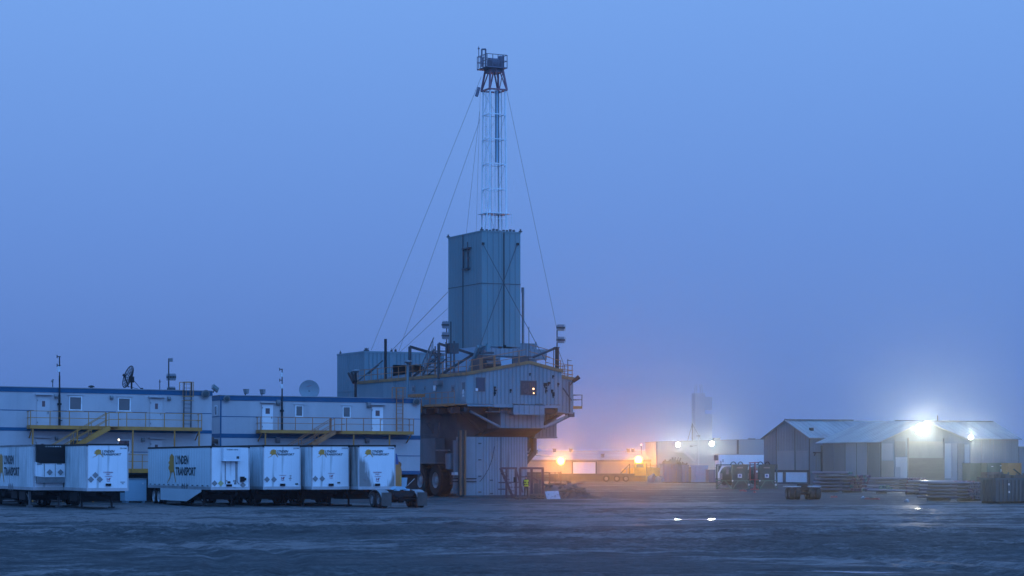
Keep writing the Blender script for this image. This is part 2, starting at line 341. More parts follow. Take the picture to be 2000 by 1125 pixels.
    h2 = n.new('ShaderNodeMath'); h2.operation = 'MULTIPLY_ADD'; l.new(st.outputs[0], h2.inputs[0]); h2.inputs[1].default_value = .22; l.new(hm.outputs[0], h2.inputs[2])
    bp = n.new('ShaderNodeBump'); bp.inputs['Distance'].default_value = .16; l.new(h2.outputs[0], bp.inputs['Height']); l.new(bs.outputs[0], bp.inputs['Strength']); l.new(bp.outputs[0], b.inputs['Normal'])
    b.inputs['Specular IOR Level'].default_value = .4
    return m
def make_ground():
    xs = np.concatenate([[-900, -600, -400, -250, -160, -110, -80], np.arange(-60, -25, .5), np.arange(-25, 25.01, .24), np.arange(25.5, 60.01, .5), [80, 110, 160, 250, 400, 600, 900]])
    ys = [-50, -20, 0, 15, 25, 33, 40, 45]; y = 48.0
    while y < 320: ys.append(y); y += max(.17, .17 * (y / 70) ** 1.6)
    while y < 2740: ys.append(y); y *= 1.06
    ys = np.array(ys + [2760]); X, Y = np.meshgrid(xs, ys); H = ground_h(X, Y)
    H = H * np.clip((75 - np.abs(X)) / 15, 0, 1) * np.clip((330 - Y) / 40, 0, 1) * np.clip((Y - 20) / 20, 0, 1)
    nx, ny = len(xs), len(ys); co = np.stack([X, Y, H], -1).reshape(-1, 3)
    i = np.arange(ny - 1)[:, None] * nx + np.arange(nx - 1)[None, :]
    q = np.stack([i, i + 1, i + nx + 1, i + nx], -1).reshape(-1)
    me = bpy.data.meshes.new('ground'); me.vertices.add(len(co)); me.vertices.foreach_set('co', co.ravel())
    nf = (nx - 1) * (ny - 1); me.loops.add(nf * 4); me.loops.foreach_set('vertex_index', q)
    me.polygons.add(nf); me.polygons.foreach_set('loop_start', np.arange(nf) * 4)
    me.polygons.foreach_set('use_smooth', [True] * nf); me.update(calc_edges=True); me.validate()
    me.materials.append(ground_mat()); o = bpy.data.objects.new('ground', me); COL.objects.link(o); o['kind'] = 'structure'
make_ground()
def water_mat():
    m = bpy.data.materials.new('puddle_water'); m.use_nodes = True; t = m.node_tree; n, l = t.nodes, t.links; b = n['Principled BSDF']
    b.inputs['Base Color'].default_value = (.02, .024, .03, 1); b.inputs['Roughness'].default_value = .07; b.inputs['IOR'].default_value = 1.33
    z = n.new('ShaderNodeTexNoise'); z.inputs['Scale'].default_value = 3.5; z.inputs['Detail'].default_value = 4; co = n.new('ShaderNodeTexCoord'); l.new(co.outputs['Object'], z.inputs['Vector'])
    bp = n.new('ShaderNodeBump'); bp.inputs['Strength'].default_value = .35; bp.inputs['Distance'].default_value = .02; l.new(z.outputs[0], bp.inputs['Height']); l.new(bp.outputs[0], b.inputs['Normal'])
    return m
WATER = water_mat()
for cx, cy, rx, ry in PUD:
    hc = float(ground_h(np.array([cx]), np.array([cy]))[0]); mb = MB(); n = 28
    mb.add([(1.75 * rx * cos(2 * pi * i / n), 1.75 * ry * sin(2 * pi * i / n), 0) for i in range(n)], [tuple(range(n))])
    o = mb.build('puddle', WATER); o.location = (cx, cy, hc + .062); o['kind'] = 'structure'

# ------------------------------------------------------------------ wheels (thing part > tyre, rim)
def wheel(parent, c, ax, r, wd, name='wheel', dual=False, rimm=None, tread=0, rim_r=.56):
    """axle along ax, outer face at c; tyre is the part, rim a sub-part"""
    ax = Vector(ax).normalized(); c = Vector(c); mb = MB(); W = wd
    for off in ((0, 1.15 * W) if dual else (0,)):
        p = c - ax * off
        mb.lathe(p, ax, [(r * rim_r, -W), (r * .9, -W), (r, -W * .86), (r, -W * .14), (r * .9, 0), (r * rim_r, -W * .02)], 28, True)
        if tread:
            up = Vector((0, 0, 1)); sd = ax.cross(up).normalized()
            for i in range(tread):
                for hh, sg in ((0, 1), (.5, -1)):
                    a = 2 * pi * (i + hh) / tread; d = up * cos(a) + sd * sin(a); tg = up * -sin(a) + sd * cos(a)
                    q0 = p + d * (r * 1.0) - ax * (W * (.08 if sg > 0 else .5)); q1 = p + d * (r * 1.0) - ax * (W * (.5 if sg > 0 else .92)) + tg * .1
                    mb.bar(q0, q1, .14, .12)
    o = mb.build(name, RUB, parent)
    m2 = MB(); R = r * rim_r
    m2.lathe(c, ax, [(R, -W * .9), (R * 1.02, -W * .04), (R * .93, -W * .05), (R * .86, -W * .3), (R * .5, -W * .38), (R * .46, -W * .1), (R * .3, -W * .06), (.001, -W * .06)], 22)
    up = Vector((0, 0, 1)); sd = ax.cross(up).normalized()
    for i in range(8):
        a = 2 * pi * i / 8; m2.tube(c - ax * W * .4 + (up * cos(a) + sd * sin(a)) * R * .66, c - ax * W * .26 + (up * cos(a) + sd * sin(a)) * R * .66, R * .07, None, 6)
    m2.build('rim', rimm or RIMW, o)
    return o

# ------------------------------------------------------------------ trailers
TG = 'box trailers parked in a row'
def trailer(px, Y, label, top=4.05, deg=24, side=TRS, white=TRW, LEN=15.6, num='', clear=0, calif=False, placards=(), sidelogo=False, front='plain', tag_at=None, marks=()):
    fr = Fr(px, Y, deg); t = fr.thing('box_trailer', label, 'trailer', TG); Wd = 2.6; zb = 1.10
    mb = MB(); mb.cm = 0
    mb.box(0, .03, .03, LEN, zb + .2, top - .12); mb.box(Wd - .03, Wd, .03, LEN, zb + .2, top - .12)
    for i in range(1, int(LEN / .6)): mb.box(-.014, 0, i * .6 - .02, i * .6 + .02, zb + .2, top - .12)
    mb.build('side_wall', side, t)
    mb = MB(); mb.box(.03, Wd - .03, .0, .05, zb + .2, top - .1)
    for i in (.72, 1.34, 1.94): mb.box(i - .012, i + .012, -.012, 0, zb + .2, top - .12)
    for i in np.arange(.12, 2.5, .155): mb.box(i - .004, i + .004, -.006, 0, zb + .22, top - .14)
    mb.build('nose_wall', white, t)
    mb = MB(); mb.box(.03, Wd - .03, .05, LEN, top - .06, top - .02); mb.build('roof', ALU, t)
    mb = MB(); mb.box(.03, Wd - .03, LEN - .05, LEN, zb, top - .1); mb.build('rear_door', white, t)
    mb = MB(); mb.box(-.02, Wd + .02, -.03, .06, top - .1, top); mb.box(-.025, .05, .06, LEN, top - .12, top); mb.box(Wd - .05, Wd + .025, .06, LEN, top - .12, top)
    for u in (-.03, Wd - .07): mb.box(u, u + .1, -.04, .08, top - .16, top + .012)
    mb.build('top_rail', DARK if front != 'reefer' else GREYS, t)
    mb = MB(); mb.box(-.02, Wd + .02, -.02, .06, zb, zb + .2); mb.box(-.02, .05, .06, LEN, zb, zb + .2); mb.box(Wd - .05, Wd + .02, .06, LEN, zb, zb + .2)
    mb.build('bottom_rail', ALU, t)
    for u in (-.012, Wd - .06):
        mb = MB(); mb.box(u, u + .072, -.02, .08, zb + .2, top - .1); mb.build('corner_post', ALU, t)
    mb = MB(); mb.box(.05, Wd - .05, .06, LEN - .06, zb + .02, zb + .1)
    for v in np.arange(.5, LEN, .8): mb.box(.1, Wd - .1, v - .05, v + .05, zb - .1, zb + .02)
    mb.box(.7, .8, .5, LEN, zb - .32, zb - .1); mb.box(1.8, 1.9, .5, LEN, zb - .32, zb - .1); mb.box(.4, 2.2, .2, 1.3, zb - .06, zb + .02)
    mb.box(.5, 2.1, LEN - 4, LEN - .4, .55, zb - .1); mb.box(.25, 2.35, 3.7, 5.6, .42, zb - .1); mb.box(.3, 2.3, 6.6, 8.4, .5, zb - .1)  # last two boxes are added fill that darkens the space under the trailer
    mb.build('chassis_dark_fill', DARK, t)
    for u in (.34, 2.26):
        mb = MB(); mb.box(u - .08, u + .08, 2.75, 2.91, .45, zb); mb.box(u - .055, u + .055, 2.775, 2.885, .08, .5); mb.box(u - .18, u + .18, 2.68, 2.98, -.08, .08)
        mb.bar((u, 2.83, .5), (u, 4.1, zb - .1), .06); mb.build('landing_leg', DARK if px > 160 else GREYS, t)
    mb = MB(); mb.bar((.4, 2.83, .62), (2.2, 2.83, .62), .06); mb.bar((.4, 2.83, .7), (1.3, 2.83, 1.05), .05); mb.bar((2.2, 2.83, .7), (1.3, 2.83, 1.05), .05); mb.build('leg_brace', DARK, t)
    for v in (LEN - 1.35, LEN - 2.65):
        wheel(t, (.04, v, .5), (-1, 0, 0), .5, .25, dual=True, rim_r=.74); wheel(t, (Wd - .04, v, .5), (1, 0, 0), .5, .25, dual=True, rim_r=.74)
        mb = MB(); mb.tube((.2, v, .5), (2.4, v, .5), .09); mb.build('axle', DARK, t)
    for u in (.1, 1.9):
        mb = MB(); mb.box(u, u + .6, LEN - .5, LEN - .48, .2, zb); mb.build('mudflap', BLACK, t)
    Uv, Zv = (1, 0, 0), lambda p: 2.83 + (HZ - p) * Y / F
    S = Y / F / .957                                        # metres along the nose per photo pixel
    if front in ('plain', 'heater'):
        if front == 'plain':
            g = MB(); logo(g, (.40, -.016, Zv(893)), Uv, .60, Zv(877.5) - Zv(893)); g.build('logo', GOLD, t)
            g = MB(); letters(g, 'LYNDEN', (.92, -.017, Zv(884)), Uv, .82, Zv(879) - Zv(884), .035, .25); letters(g, 'TRANSPORT', (.90, -.017, Zv(889.6)), Uv, 1.27, Zv(885.2) - Zv(889.6), .035, .25); g.build('lettering', INK, t)
            mb = MB(); mb.box(1.17, 1.5, -.10, 0, Zv(949.2), Zv(944.6)); mb.box(1.22, 1.45, -.16, -.1, Zv(948.2), Zv(946)); mb.build('coupling_box', BLACK, t)
        if num:
            g = MB(); letters(g, num, (2.08, -.017, Zv(877)), Uv, .42, .10, .02); g.build('fleet_number', INK, t)
        if clear:
            g = MB(); letters(g, 'CLEARANCE', (1.12, -.017, Zv(clear - 4.6)), Uv, .47, .055, .03); letters(g, "14'", (1.24, -.017, Zv(clear + 2.6)), Uv, .24, Zv(0) - Zv(5.2), .05); letters(g, 'FEET', (1.25, -.017, Zv(clear + 5)), Uv, .22, .05, .03); g.build('height_marking', REDINK, t)
        if calif:
            g = MB(); letters(g, 'CALIFORNIA', (1.02, -.017, Zv(clear - 12)), Uv, .62, .085, .03); letters(g, 'ONLY', (1.2, -.017, Zv(clear - 8.4)), Uv, .27, .08, .03); g.build('notice_lettering', REDINK, t)
        if tag_at:
            mb = MB(); u, p = tag_at; mb.box(u, u + .2, -.02, 0, Zv(p) - .05, Zv(p) + .05); mb.build('tag_plate', GREEN, t)
        for u, p, r in marks:
            mb = MB(); mb.box(u, u + r, -.017, -.013, Zv(p) - .02, Zv(p) + .03); mb.box(u + r * .3, u + r * .7, -.017, -.013, Zv(p) - .12, Zv(p) - .07); mb.build('decal', PLAC, t)
    for u, p, mt in placards:
        mb = MB(); r = .2; z = Zv(p); d = -.03 if front != 'reefer' else -.40
        mb.prism([(u, d, z - r), (u + r, d, z), (u, d, z + r), (u - r, d, z)], (0, .014, 0)); mb.build('placard', mt, t)
    if front == 'heater':
        mb = MB(); mb.box(.72, 1.88, -.42, 0, Zv(899.5), Zv(874)); mb.box(.70, 1.9, -.44, 0, Zv(899.5) - .04, Zv(899.5)); h = mb.build('refrigeration_unit', WHITEB, t)
        g = MB(); letters(g, 'THERMO KING', (.93, -.424, Zv(879.6)), Uv, .78, .09, .03); g.build('unit_lettering', INK, h)
        mb = MB(); mb.box(1.60, 1.78, -.43, -.41, Zv(896), Zv(891)); mb.build('vent', INK, h)
        mb = MB()
        for u in (.96, 1.68, 1.76): mb.path([(u, -.03, Zv(900)), (u, -.03, Zv(941)), (u + (.14 if u > 1.7 else 0), -.05, Zv(946))], .018, 6)
        mb.build('hose', BLACK, t)
        mb = MB(); mb.box(1.97, 2.23, -.18, 0, Zv(941), Zv(931)); mb.box(2.23, 2.36, -.12, 0, Zv(938.5), Zv(933.5)); mb.build('battery_box', BLACK, t)
        mb = MB(); mb.box(1.03, 1.40, -.1, 0, Zv(950), Zv(946)); mb.box(1.12, 1.30, -.05, 0, Zv(944), Zv(940)); mb.build('coupling_box', BLACK, t)
        for (u, p, a, b) in ((1.02, 938, .08, .07), (1.5, 938, .2, .1), (1.56, 942, .1, .14), (1.5, 952, .18, .06)):
            mb = MB(); mb.box(u, u + a, -.02, 0, Zv(p) - b, Zv(p)); mb.build('decal', PLAC, t)
        mb = MB()                                            # aerodynamic side skirt in front of the bogie
        mb.prism([(-.03, LEN - 3.4, zb), (-.03, LEN - 3.4, .28), (-.03, 5.6, .28), (-.03, 2.2, .95), (-.03, 2.2, zb)], (.03, 0, 0)); mb.build('side_skirt', TRSC, t)
        mb = MB()
        for i in range(13): mb.box(-.03, -.024, .5 + i * 1.18, .9 + i * 1.18, zb + .23, zb + .29)
        mb.build('reflector_tape', INK, t)
    if front == 'reefer':
        zt, zm, zl, z0 = Zv(868), Zv(903), Zv(931), Zv(943)
        mb = MB(); mb.prism([(.10, -.45, zm), (.35, -.52, zm - .06), (2.05, -.52, zm - .06), (2.32, -.45, zm), (2.32, -.45, zt), (.10, -.45, zt)], (0, .44, 0)); h = mb.build('refrigeration_unit', BLACK, t)
        for i, ch in enumerate('CARRIER'):
            g = MB(); g.cm = 0; letters(g, ch, (.66 + i * .155, -.466, zt - .17), Uv, .075, .07, .03); g.build('unit_letter', LABELW, h)
        mb = MB(); mb.prism([(.04, -.40, zl + .03), (.55, -.47, zl - .03), (1.9, -.47, zl - .03), (2.36, -.40, zl + .03), (2.36, -.40, zm + .02), (2.05, -.47, zm - .06), (.4, -.47, zm - .06), (.04, -.40, zm + .02)], (0, .38, 0)); c = mb.build('unit_cowl', TRW, t)
        for u in (.58, 1.28, 1.92):
            mb = MB(); mb.box(u - .012, u + .012, -.478, -.47, zl, zm - .08); mb.build('panel_seam', DARK, c)
        for u in (.1, 1.38):
            mb = MB(); mb.box(u, u + .32, -.476, -.468, zm - .14, zm - .07); mb.build('vent', GREYS, c)
        for u in (.92, 1.62):
            mb = MB(); r = .2; z = Zv(922.3); mb.prism([(u, -.5, z - r), (u + r, -.5, z), (u, -.5, z + r), (u - r, -.5, z)], (0, .02, 0)); mb.build('placard', PLAC, t)
        mb = MB(); mb.box(.12, 2.3, -.42, 0, z0, zl + .02); mb.build('unit_base', GREYS, t)
        mb = MB(); mb.box(1.9, 2.2, -.2, 0, zb + .2, z0); mb.build('coupling_box', BLACK, t)
    if sidelogo:
        a = (0, -1, 0); Sy = 1.0
        top_, bot_, v0 = sidelogo
        g = MB(); logo(g, (-.02, v0, bot_ - .45), a, 1.9, top_ - bot_ + .5); g.build('logo', GOLD, t)
        g = MB(); hh = (top_ - bot_) * .40
        letters(g, 'LYNDEN', (-.021, v0 - 1.95, top_ - hh - .1), a, 3.1, hh, .03); letters(g, 'TRANSPORT', (-.021, v0 - 1.95, bot_), a, 4.9, hh, .03); g.build('lettering', INK, t)
        for i in range(3):
            mb = MB(); v = v0 - 3.6 - i * .55; z = bot_ - .75; mb.prism([(-.024, v, z - .26), (-.024, v + .26, z), (-.024, v, z + .26), (-.024, v - .26, z)], (.01, 0, 0)); mb.build('placard', PLAC, t)
    return t

trailer(66, 148, 'white refrigerated trailer with black unit on its nose, cut off at the left edge', top=4.05, front='reefer', sidelogo=(3.46, 2.0, 11.2))
trailer(170, 143, 'white box trailer with three diamond placards right beside the refrigerated trailer', num='251184', clear=936, calif=True, placards=((.24, 936.5, PLAC), (.52, 928, PLAC), (.80, 936.5, PLAC)), marks=((2.1, 942, .3),))
trailer(412, 150, 'white trailer showing its clean lettered side, heater unit on its nose', top=3.98, side=TRSC, front='heater', num='', placards=((.24, 944, PLAC), (.66, 944, PLACY), (2.16, 947.5, PLAC)), sidelogo=(3.46, 2.0, 10.3))
trailer(514, 152, 'white trailer with small decals right of its red height marking, green tag near corner', num='253984', clear=934, placards=((.26, 936.5, PLAC), (.74, 936.5, PLAC)), tag_at=(2.22, 945.5), marks=((1.82, 929.5, .14), (1.76, 935, .2)))
trailer(609, 152, 'clean white trailer directly left of the trailer with brown soot stains', num='253074', clear=930, placards=((.24, 935, PLAC), (.72, 935, PLAC)), tag_at=(1.78, 943))

# soot stained trailer: the stain has a shape of its own on the nose paint
def stained():
    m = M('trailer_white_stained', (.70, .72, .75), (.64, .66, .69), .5, (1, 1, .25), .4); t = m.node_tree; n, l = t.nodes, t.links; b = n['Principled BSDF']
    src = b.inputs['Base Color'].links[0].from_socket
    co = n.new('ShaderNodeTexCoord'); sp = n.new('ShaderNodeSeparateXYZ'); l.new(co.outputs['Object'], sp.inputs[0])
    mp = n.new('ShaderNodeMapping'); l.new(co.outputs['Object'], mp.inputs[0]); mp.inputs['Scale'].default_value = (5, 1, .8)
    nz = n.new('ShaderNodeTexNoise'); nz.inputs['Scale'].default_value = 1.2; nz.inputs['Detail'].default_value = 6; l.new(mp.outputs[0], nz.inputs['Vector'])
    def mth(op, a, bb, c=None):
        k = n.new('ShaderNodeMath'); k.operation = op
        for i, v in enumerate((a, bb, c)):
            if v is None: continue
            if isinstance(v, (int, float)): k.inputs[i].default_value = v
            else: l.new(v, k.inputs[i])
        return k.outputs[0]
    lim = mth('MULTIPLY_ADD', sp.outputs[2], -.42, 1.72)      # left stain widens downwards
    a = mth('SUBTRACT', lim, sp.outputs[0]); a = mth('MULTIPLY_ADD', nz.outputs[0], 1.1, mth('ADD', a, -.45))
    f1 = n.new('ShaderNodeMapRange'); f1.interpolation_type = 'SMOOTHSTEP'; l.new(a, f1.inputs[0]); f1.inputs[1].default_value = -.05; f1.inputs[2].default_value = .42
    tp = n.new('ShaderNodeMapRange'); l.new(sp.outputs[2], tp.inputs[0]); tp.inputs[1].default_value = 3.6; tp.inputs[2].default_value = 2.9
    f = mth('MULTIPLY', f1.outputs[0], tp.outputs[0])
    lim2 = mth('MULTIPLY_ADD', sp.outputs[2], .55, 1.42); a2 = mth('SUBTRACT', sp.outputs[0], lim2); a2 = mth('MULTIPLY_ADD', nz.outputs[0], .9, mth('ADD', a2, -.15))
    f2 = n.new('ShaderNodeMapRange'); f2.interpolation_type = 'SMOOTHSTEP'; l.new(a2, f2.inputs[0]); f2.inputs[1].default_value = -.05; f2.inputs[2].default_value = .4
    f = mth('MAXIMUM', f, f2.outputs[0]); f = mth('MULTIPLY', f, .82)
    mx = n.new('ShaderNodeMix'); mx.data_type = 'RGBA'; l.new(f, mx.inputs[0]); l.new(src, mx.inputs[6]); mx.inputs[7].default_value = (.085, .075, .062, 1)
    l.new(mx.outputs[2], b.inputs['Base Color']); return m
TRSOOT = M('trailer_side_soot', (.34, .35, .34), (.13, .125, .12), .6, (.6, .6, .45), .5, lo=.4, hi=.62, drip=((.09, .09, .085), .8, .55))
trailer(700, 152, 'white box trailer with brown soot stains spreading over its nose', side=TRSOOT, white=stained(), num='253088', clear=936, calif=True, placards=((.52, 934, PLAC),))

# ------------------------------------------------------------------ tandem dolly parked in front of the last trailer
def dolly():
    fr = Fr(748, 146, 22); t = fr.thing('tandem_dolly', 'dark tandem dolly with mudflaps and light blue coupling plate beside the stained trailer', 'dolly')
    uL, uR = 0, fr.U(836)
    mb = MB(); mb.box(uL + .8, uL + .92, .3, 4.0, .82, 1.08); mb.box(uR - .92, uR - .80, .3, 4.0, .82, 1.08)
    mb.box(uL + .92, uR - .92, .3, .42, .72, 1.05)
    for v in (1.4, 2.7, 3.9): mb.box(uL + .92, uR - .92, v - .1, v + .1, .8, 1.02)
    mb.box(uL + .7, uR - .7, .9, 1.2, .62, .9); mb.build('frame', DARK, t)
    for v in (.95, 2.25):
        wheel(t, (uL, v, .52), (-1, 0, 0), .52, .27, dual=True, rimm=GREYS); wheel(t, (uR, v, .52), (1, 0, 0), .52, .27, dual=True, rimm=GREYS)
        mb = MB(); mb.tube((uL + .2, v, .52), (uR - .2, v, .52), .1); mb.lathe(((uL + uR) / 2, v, .52), (1, 0, 0), [(.01, -.24), (.22, -.15), (.22, .15), (.01, .24)], 14); mb.build('axle', DARK, t)
    for u in (uL - .02, uR - .64):
        mb = MB(); mb.box(u, u + .66, .2, .23, .12, .98); mb.build('mudflap', M('worn_mudflap', (.06, .058, .055), (.035, .033, .03), 2, rough=.7), t)
        mb = MB(); vs = [(u, 1.6 + 1.35 * cos(q), .50 + .62 * sin(q)) for q in np.linspace(.25, pi - .25, 9)]
        for p, q in zip(vs, vs[1:]): mb.hexa([Vector(p), Vector(p) + Vector((.66, 0, 0)), Vector(q) + Vector((.66, 0, 0)), Vector(q)] + [Vector(p) + Vector((0, 0, .03)), Vector(p) + Vector((.66, 0, .03)), Vector(q) + Vector((.66, 0, .03)), Vector(q) + Vector((0, 0, .03))])
        mb.build('fender', GREYS, t)
    um = (uL + uR) / 2
    mb = MB(); mb.prism([(um - .45, 1.1, 1.14), (um + .5, 1.1, 1.14), (um + .32, 1.1, 1.34), (um - .2, 1.1, 1.36)], (0, .8, 0)); mb.box(um - .42, um - .2, .5, 1.1, 1.08, 1.2); mb.box(um + .24, um + .46, .5, 1.1, 1.08, 1.2)
    mb.build('fifth_wheel', TOWL, t); mb = MB(); mb.bar((um - .6, 1.5, 1.09), (um + .55, 1.5, 1.09), .13); mb.build('pivot', DARK, t)
    mb = MB(); mb.bar((uL + .86, 4.0, .95), (um, 6.0, .75), .1); mb.bar((uR - .86, 4.0, .95), (um, 6.0, .75), .1); mb.build('drawbar', DARK, t)
dolly()
def loader():
    fr = Fr(742, 170, 22); t = fr.thing('yellow_loader', 'yellow loader mostly hidden behind the stained trailer, blue hood showing at its right side', 'loader')
    ur = fr.U(784.5); u2 = fr.U(777); mb = MB(); mb.prism([(0, 0, 1.0), (ur, 0, 1.0), (ur, 0, 2.3), (ur - .12, 0, 2.75), (0, 0, 2.75)], (0, 2.6, 0)); mb.box(.2, ur - .2, -.25, 0, 1.1, 2.0); mb.build('body', ORANGEB, t)
    mb = MB(); mb.prism([(.1, .2, 2.75), (u2 + .2, .2, 2.75), (u2 - .02, .2, 3.55), (.3, .2, 3.62)], (0, 1.7, 0)); mb.build('cab', BLUEB, t)
    mb = MB(); mb.box(.35, u2 - .2, .17, .2, 2.9, 3.45); mb.build('pane', GLASS, t)
    mb = MB(); mb.tube((ur - .12, .3, 2.75), (ur - .12, .3, 2.95), .12, None, 10); mb.tube((u2 + .32, .4, 2.6), (u2 + .32, .4, 2.86), .1, None, 8); mb.build('beacon', M('amber_cap', (.30, .10, .03), None, 2, rough=.4), t)
    mb = MB(); mb.prism([(ur - .45, -.02, 1.35), (ur - .05, -.02, 1.35), (ur - .02, -.02, 1.9), (ur - .5, -.02, 1.9)], (0, .02, 0)); mb.build('hazard_plate', YMACH, t)
    for u in (.15, ur - .5): wheel(t, (u if u < 1 else u + .45, .7, .6), (-1 if u < 1 else 1, 0, 0), .6, .4, rimm=YMACH); wheel(t, (u if u < 1 else u + .45, 2.2, .6), (-1 if u < 1 else 1, 0, 0), .6, .4, rimm=YMACH)
    mb = MB(); a = fr.U(787); mb.prism([(a, .3, fr.Z(951)), (a + .38, .3, fr.Z(951)), (a + .46, .3, fr.Z(933)), (a - .06, .3, fr.Z(933))], (0, .3, 0)); mb.bar((ur - .1, .5, 1.2), (a + .1, .45, 1.3), .1); mb.build('bucket_arm', TOWL, t)
    mb = MB(); mb.path([(a + .45, .3, fr.Z(949)), (a + .95, .1, fr.Z(935))], .03); mb.build('lever', ALU, t)
loader()

# small blue box standing under the first camp building, between two trailers
fr = Fr(244, 166, 22); t = fr.thing('storage_box', 'light blue flat storage box in the gap between two trailers', 'box')
u1 = fr.U(286); mb = MB(); mb.box(0, u1, 0, 1.6, .12, fr.Z(935.5)); mb.box(.1, .3, .1, 1.5, -.05, .12); mb.box(u1 - .3, u1 - .1, .1, 1.5, -.05, .12); mb.build('body', TOWL, t)
mb = MB(); mb.box(-.05, u1 + .05, -.06, 1.66, fr.Z(935.5), fr.Z(934)); mb.build('lid', GREYS, t)
mb = MB(); mb.box(u1 * .8, u1 * .87, -.03, 0, fr.Z(946), fr.Z(943)); mb.build('latch', LABELW, t)

# ------------------------------------------------------------------ camp buildings
def camp(fr, label, ulo, uhi, D, rows, doors, wins, lamps, walk, stair_px, ladder, stripes, orange, endwin=None, lowdoors=(), lowwins=(), posts=(), lowwalk=False, doorm=DOORM, square=.3):
    t = fr.thing('camp_building', label, 'building')
    zt, zf, zb = rows['top'], rows['fascia'], rows['base']
    mb = MB(); mb.box(ulo, uhi, 0, D, zb, zt - .05)
    for u in np.arange(ulo + 1.22, uhi - .3, 1.22): mb.box(u - .006, u + .006, -.008, 0, zb, zf)
    mb.build('wall', CAMPW, t)
    mb = MB(); mb.box(ulo - .04, uhi + .04, -.05, D + .04, zf, zt); mb.build('roof_trim', CAMPB, t)
    mb = MB(); mb.box(ulo - .1, uhi + .1, -.1, D + .1, zt, zt + .06); mb.build('roof', CAMPROOF, t)
    for a, b in stripes:
        mb = MB()
        if b - a < .15:                                      # thin line, broken at the doors
            cuts = sorted([(fr.U(d[0]) - .25, fr.U(d[1]) + .25) for d in doors if fr.Z(d[3], fr.U(d[0])) < a < fr.Z(d[2], fr.U(d[0]))] + [(fr.U(q[0]) - .12, fr.U(q[1]) + .12) for q in wins if fr.Z(q[3], fr.U(q[0])) - .1 < a < fr.Z(q[2], fr.U(q[0]))])
            x = ulo
            for c, d in cuts + [(uhi, uhi)]:
                mb.box(x, c, -.012, 0, a, b); x = d
        else: mb.box(ulo - .02, uhi + .02, -.02, 0, a, b)
        mb.box(ulo - .012, ulo, 0, D, a, b); mb.build('stripe', CAMPB, t)
    mb = MB(); mb.box(uhi - .09, uhi + .03, -.03, 0, zb, zf) if False else mb.box(ulo - .03, ulo + .07, -.03, .06, zb, zf); mb.build('corner_trim', CAMPB, t)
    mb = MB()
    for v in (.6, 2.4): mb.box(ulo, uhi, v, v + .3, .35, zb)
    for u in np.arange(ulo + .5, uhi, 2.4): mb.box(u, u + .3, .3, D, .0, .4)
    mb.box(ulo + .2, uhi - .2, .75, .95, 0, zb - .02)  # solid skirt added to darken the gap under the building
    mb.build('skid_frame_dark_skirt', DARK, t)
    for a, b, c, d in list(doors) + list(lowdoors):
        u0, u1 = fr.U(a), fr.U(b); z1, z0 = fr.Z(c, u0), fr.Z(d, u0)
        mb = MB(); mb.box(u0, u1, -.05, 0, z0, z1); o = mb.build('door', doorm, t)
        mb = MB(); mb.box(u0 - .05, u0, -.06, 0, z0, z1 + .05); mb.box(u1, u1 + .05, -.06, 0, z0, z1 + .05); mb.box(u0, u1, -.06, 0, z1, z1 + .05); mb.build('frame', CAMPW, o)
        um = (u0 + u1) / 2; hgt = z1 - z0
        mb = MB(); mb.box(um - square / 2, um + square / 2 , -.056, -.05, z1 - .28 - square * (1.9 if square < .28 else 1.25), z1 - .28); mb.build('pane', GLASS, o)
        mb = MB(); mb.box(u1 - .14, u1 - .08, -.1, -.05, z0 + .92, z0 + 1.08); mb.build('handle', GREYS, o)
        mb = MB(); mb.box(u0 - .16, u1 + .16, -.3, 0, z1 + .16, z1 + .24); mb.build('canopy', CAMPW, o)
        mb = MB()
        for zz in (z0 + .2, z1 - .3): mb.box(u0 - .02, u0 + .04, -.075, -.05, zz, zz + .12)
        mb.build('hinge', GREYS, o)
    for a, b, c, d in list(wins) + list(lowwins):
        u0, u1 = fr.U(a), fr.U(b); z1, z0 = fr.Z(c, u0), fr.Z(d, u0); e = .085
        mb = MB(); mb.box(u0, u1, -.05, 0, z0, z0 + e); mb.box(u0, u1, -.05, 0, z1 - e, z1); mb.box(u0, u0 + e, -.05, 0, z0 + e, z1 - e); mb.box(u1 - e, u1, -.05, 0, z0 + e, z1 - e)
        o = mb.build('window', FRAMEW, t)
        mb = MB(); mb.box(u0 + e, u1 - e, -.012, 0, z0 + e, z1 - e); mb.build('pane', BLIND if (a, b, c, d) in wins else GLASS, o)
        mb = MB(); mb.box(u0 - .1, u1 + .1, -.1, 0, z1 + .05, z1 + .09); mb.build('drip_cap', CAMPW, o)
    for p, y, s in lamps:
        u = fr.U(p); z = fr.Z(y, u)
        mb = MB(); mb.prism([(u - s, 0, z - s * 1.3), (u - s, -.16, z - s * 1.3), (u - s, -.24, z), (u - s, -.2, z + s * 1.3), (u - s, 0, z + s * 1.3)], (2 * s, 0, 0)); o = mb.build('wall_lamp', GREYS, t)
        mb = MB(); mb.box(u - s * .7, u + s * .7, -.25, -.17, z - s * .9, z - s * .1); mb.build('lens', BLIND, o)
    # walkway
    pL, pR, pdeck = walk; vo = -1.3
    u0, u1 = fr.U(pL, vo), fr.U(pR, vo); zd = fr.Z(pdeck, u0, vo)
    st = fr.U(stair_px, vo)
    mb = MB(); mb.box(u0, u1, vo, 0, zd - .05, zd); mb.box(u0, u1, vo - .04, vo, zd - .24, zd + .02); mb.box(u0 - .04, u0, vo, -.01, zd - .24, zd + .02); mb.box(u1, u1 + .04, vo, -.01, zd - .24, zd + .02)
    for u in np.arange(u0 + .8, u1, 1.2): mb.box(u - .04, u + .04, vo, 0, zd - .2, zd - .05)
    for u in (u0 + .15, u1 - .15): mb.bar((u, vo + .1, zd - .2), (u, -.02, zd - .9), .07)
